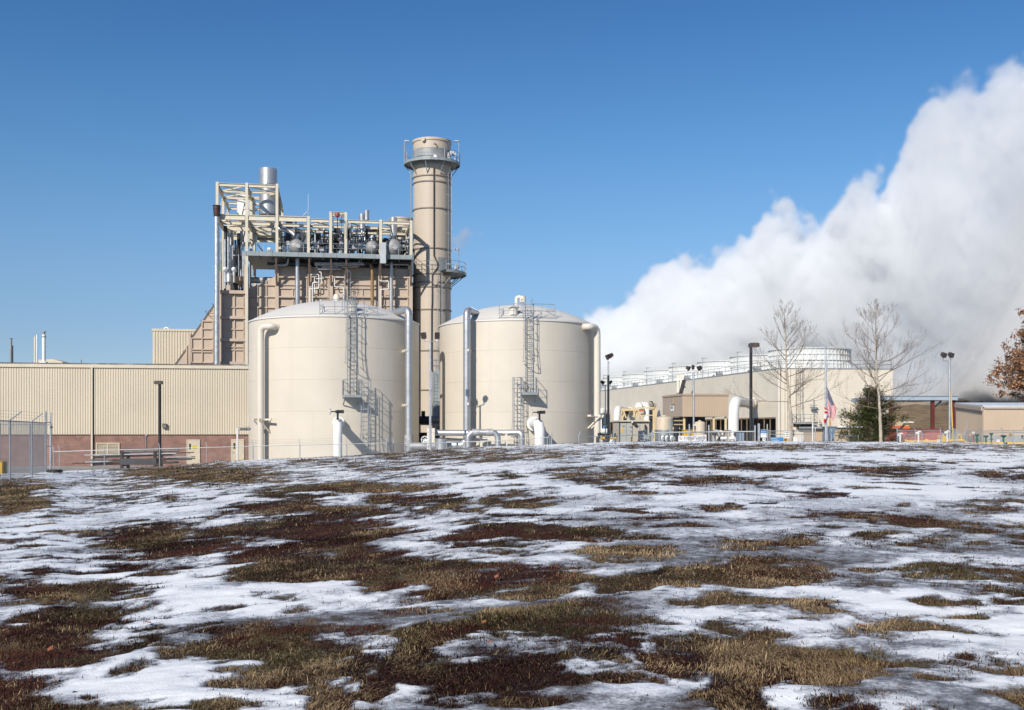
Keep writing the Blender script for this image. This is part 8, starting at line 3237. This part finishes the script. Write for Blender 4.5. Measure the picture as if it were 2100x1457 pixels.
# ------------------------------------------------------------------ steam from the cooling tower
def steam_plume():
    x0, x1, y0, y1, z0, z1 = 10.0, 102.0, 108.0, 280.0, 2.0, 92.0
    # outline of the bank's crest as it stands over the tower
    tops = [(1185, 665), (1200, 645), (1250, 628), (1300, 590), (1340, 552), (1385, 532), (1440, 516), (1480, 508), (1530, 486), (1560, 468), (1580, 425),
            (1610, 408), (1660, 410), (1690, 432), (1730, 418), (1765, 388), (1800, 322), (1850, 310), (1890, 345), (1930, 362), (1960, 325),
            (1985, 226), (2010, 178), (2060, 130), (2100, 95), (2200, 20), (2400, -80)]
    tops = [(a_, b_ - 18 - max(0.0, min(70.0, (a_ - 1880) * .45))) for a_, b_ in tops]
    m, N, L, b = new_mat("steam")
    N.clear()
    pv = N.new("ShaderNodeVolumePrincipled")
    pv.inputs['Color'].default_value = (.990, .996, 1, 1)
    pv.inputs['Density'].default_value = STEAM_DENS
    pv.inputs['Anisotropy'].default_value = STEAM_ANISO
    pv.inputs['Density Attribute'].default_value = "density"
    mo = N.new("ShaderNodeOutputMaterial")
    L.new(pv.outputs[0], mo.inputs['Volume'])
    me = bpy.data.meshes.new("steam_plume")
    me.from_pydata([(x0, y0, z0), (x1, y1, z1)], [], [])
    me.materials.append(m)
    o = bpy.data.objects.new("steam_plume", me)
    COL.objects.link(o)
    ng = bpy.data.node_groups.new("steam", 'GeometryNodeTree')
    ng.interface.new_socket(name="Geometry", in_out='INPUT', socket_type='NodeSocketGeometry')
    ng.interface.new_socket(name="Geometry", in_out='OUTPUT', socket_type='NodeSocketGeometry')
    n, l = ng.nodes, ng.links
    out = n.new("NodeGroupOutput")

    def M(op, a, b_=None, c=None, clamp=False):
        k = n.new("ShaderNodeMath")
        k.operation = op
        k.use_clamp = clamp
        for i, q in enumerate((a, b_, c)):
            if q is None: continue
            if isinstance(q, (int, float)): k.inputs[i].default_value = q
            else: l.new(q, k.inputs[i])
        return k.outputs[0]

    pos = n.new("GeometryNodeInputPosition")
    sp = n.new("ShaderNodeSeparateXYZ")
    l.new(pos.outputs[0], sp.inputs[0])
    x, y, z = sp.outputs[0], sp.outputs[1], sp.outputs[2]

    def noise(scale, detail, rough, off):
        mp = n.new("ShaderNodeVectorMath"); mp.operation = 'ADD'
        l.new(pos.outputs[0], mp.inputs[0]); mp.inputs[1].default_value = off
        k = n.new("ShaderNodeTexNoise")
        k.inputs['Scale'].default_value = scale
        k.inputs['Detail'].default_value = detail
        k.inputs['Roughness'].default_value = rough
        l.new(mp.outputs[0], k.inputs['Vector'])
        return k.outputs[0]

    def voro(scale, off):
        mp = n.new("ShaderNodeVectorMath"); mp.operation = 'ADD'
        mp.inputs[1].default_value = off
        # warp the cells a little
        k0 = n.new("ShaderNodeTexNoise"); k0.inputs['Scale'].default_value = scale * 1.3; k0.inputs['Detail'].default_value = 2
        l.new(pos.outputs[0], k0.inputs['Vector'])
        w = n.new("ShaderNodeVectorMath"); w.operation = 'SCALE'; w.inputs['Scale'].default_value = 0.9 / scale * 0.6
        l.new(k0.outputs[1], w.inputs[0])
        a = n.new("ShaderNodeVectorMath"); a.operation = 'ADD'
        l.new(pos.outputs[0], a.inputs[0]); l.new(w.outputs[0], a.inputs[1])
        l.new(a.outputs[0], mp.inputs[0])
        k = n.new("ShaderNodeTexVoronoi")
        k.feature = 'F1'
        k.inputs['Scale'].default_value = scale
        l.new(mp.outputs[0], k.inputs['Vector'])
        return k.outputs[0]

    def dist(px):
        return 256.0 - 104.0 * (px - 1185.0) / 915.0

    def curve(pts, lo, hi):
        """float curve over the plume's length; pts (x, value)"""
        k = n.new("ShaderNodeFloatCurve")
        cv = k.mapping.curves[0]
        q = [((a_ - x0) / (x1 - x0), (v_ - lo) / (hi - lo)) for a_, v_ in pts]
        q = [p for p in q if 0 < p[0] < 1]
        q = [(0.0, q[0][1])] + q + [(1.0, q[-1][1])]
        while len(cv.points) < len(q):
            cv.points.new(0.5, 0.5)
        for c_, p in zip(cv.points, q):
            c_.location = p
            c_.handle_type = 'VECTOR'
        k.mapping.update()
        l.new(t, k.inputs['Value'])
        return M('ADD', M('MULTIPLY', k.outputs[0], hi - lo), lo)

    t = M('DIVIDE', M('SUBTRACT', x, x0), x1 - x0)
    def dtop(px):
        d_ = dist(px)
        return d_ - 21.0 * max(0.0, min(1.0, (exx(px, d_) - x0) / (x1 - x0)))

    H = curve([(exx(px, dtop(px)), zed(py, dtop(px))) for px, py in tops], 0.0, 120.0)
    yc0 = curve([(exx(px, dist(px)), dist(px)) for px in range(1185, 2400, 60)], 100.0, 260.0)
    # the top leans towards the camera, the foot stays over the tower
    lean = M('MULTIPLY', M('MAXIMUM', M('SUBTRACT', 36.0, z), -12.0), M('MULTIPLY', t, 1.9))
    wob = M('ADD', M('MULTIPLY', M('SUBTRACT', noise(0.045, 2, 0.5, (7, 31, 77)), 0.5), 14.0), M('MULTIPLY', M('SUBTRACT', noise(0.13, 3, 0.55, (71, 3, 17)), 0.5), 6.0))
    yc = M('ADD', M('ADD', yc0, lean), M('MULTIPLY', wob, M('MINIMUM', M('ADD', M('MULTIPLY', t, 1.6), 0.25), 1.0)))
    W = M('MULTIPLY', M('ADD', 11.0, M('MULTIPLY', t, 24.0)), M('ADD', 0.55, M('MULTIPLY', M('MINIMUM', M('DIVIDE', z, 40.0), 1.0), 0.45)))
    q = M('POWER', M('ABSOLUTE', M('DIVIDE', M('SUBTRACT', y, yc), W)), 2.0)
    top = M('MULTIPLY', H, M('SUBTRACT', 1.0, M('MULTIPLY', q, 0.5)))
    d1 = M('DIVIDE', M('SUBTRACT', top, z), 6.0)
    d2 = M('MULTIPLY', M('SUBTRACT', 1.0, q), 3.0)
    d3 = M('DIVIDE', M('SUBTRACT', z, M('SUBTRACT', 12.5, M('MULTIPLY', t, 9.5))), 2.0)
    d4 = M('DIVIDE', M('SUBTRACT', x, 12.5), 3.0)
    d = M('MINIMUM', M('MINIMUM', d1, d2), M('MINIMUM', d3, d4))
    v1 = voro(0.07, (3, 9, 4))
    v2 = voro(0.18, (13, 2, 7))
    v3 = voro(0.42, (5, 22, 1))
    n1 = noise(0.045, 3, 0.5, (40, 11, 9))
    n2 = noise(0.38, 6, 0.62, (4, 51, 19))
    e = M('ADD', M('ADD', M('MULTIPLY', v1, 0.95), M('MULTIPLY', v2, 0.66)), M('MULTIPLY', v3, 0.46))
    e = M('ADD', e, M('MULTIPLY', M('SUBTRACT', n2, 0.5), 1.3))
    e = M('ADD', e, M('MULTIPLY', M('SUBTRACT', n1, 0.5), 1.2))
    s = M('SUBTRACT', M('ADD', d, 0.95), e)
    dens = M('MULTIPLY', M('SUBTRACT', s, 0.0), 3.0, clamp=True)
    dens = M('MULTIPLY', dens, dens)
    vc = n.new("GeometryNodeVolumeCube")
    vc.inputs['Min'].default_value = (x0, y0, z0)
    vc.inputs['Max'].default_value = (x1, y1, z1)
    vc.inputs['Resolution X'].default_value = 220
    vc.inputs['Resolution Y'].default_value = 330
    vc.inputs['Resolution Z'].default_value = 210
    l.new(dens, vc.inputs['Density'])
    sm = n.new("GeometryNodeSetMaterial")
    sm.inputs['Material'].default_value = m
    l.new(vc.outputs[0], sm.inputs[0])
    l.new(sm.outputs[0], out.inputs[0])
    md = o.modifiers.new("steam", 'NODES')
    md.node_group = ng
    tag(o, "huge billowing white steam cloud rising behind the cooling tower", "steam cloud", kind="stuff")
    return o


STEAM_DENS = 0.42
STEAM_ANISO = 0.0
plume = steam_plume()


# a thin grey wisp drifting off the stack hidden behind the frame
def wisp():
    c = P(948, 486, 150.0)
    r = 3.6
    m, N, L, b = new_mat("thin_steam")
    N.clear()
    pv = N.new("ShaderNodeVolumePrincipled")
    pv.inputs['Color'].default_value = (.80, .80, .82, 1)
    mo = N.new("ShaderNodeOutputMaterial")
    L.new(pv.outputs[0], mo.inputs['Volume'])
    tc = N.new("ShaderNodeTexCoord")
    n = N.new("ShaderNodeTexNoise"); n.inputs['Scale'].default_value = .55; n.inputs['Detail'].default_value = 5
    L.new(tc.outputs['Object'], n.inputs['Vector'])
    ln = N.new("ShaderNodeVectorMath"); ln.operation = 'LENGTH'
    sc_ = N.new("ShaderNodeVectorMath"); sc_.operation = 'MULTIPLY'; sc_.inputs[1].default_value = (1 / 3.0, 1 / 2.6, 1 / 3.2)
    L.new(tc.outputs['Object'], sc_.inputs[0]); L.new(sc_.outputs[0], ln.inputs[0])
    a = N.new("ShaderNodeMath"); a.operation = 'MULTIPLY_ADD'; a.inputs[1].default_value = 2.6; a.inputs[2].default_value = -.85
    L.new(n.outputs[0], a.inputs[0])
    s = N.new("ShaderNodeMath"); s.operation = 'SUBTRACT'; L.new(a.outputs[0], s.inputs[0]); L.new(ln.outputs['Value'], s.inputs[1])
    k = N.new("ShaderNodeMath"); k.operation = 'MULTIPLY'; k.use_clamp = True; k.inputs[1].default_value = .9; L.new(s.outputs[0], k.inputs[0])
    d = N.new("ShaderNodeMath"); d.operation = 'MULTIPLY'; d.inputs[1].default_value = .9; L.new(k.outputs[0], d.inputs[0])
    L.new(d.outputs[0], pv.inputs['Density'])
    mb = MB()
    mb.lathe([(r * math.sin(q), -r * math.cos(q)) for q in [math.pi * (i + .02) / 12.04 for i in range(13)]], c, 20)
    o = mb.build("steam_wisp", m, None, True, org=c)
    tag(o, "faint grey wisp of steam drifting right of the tall stack", "steam", kind="stuff")


wisp()
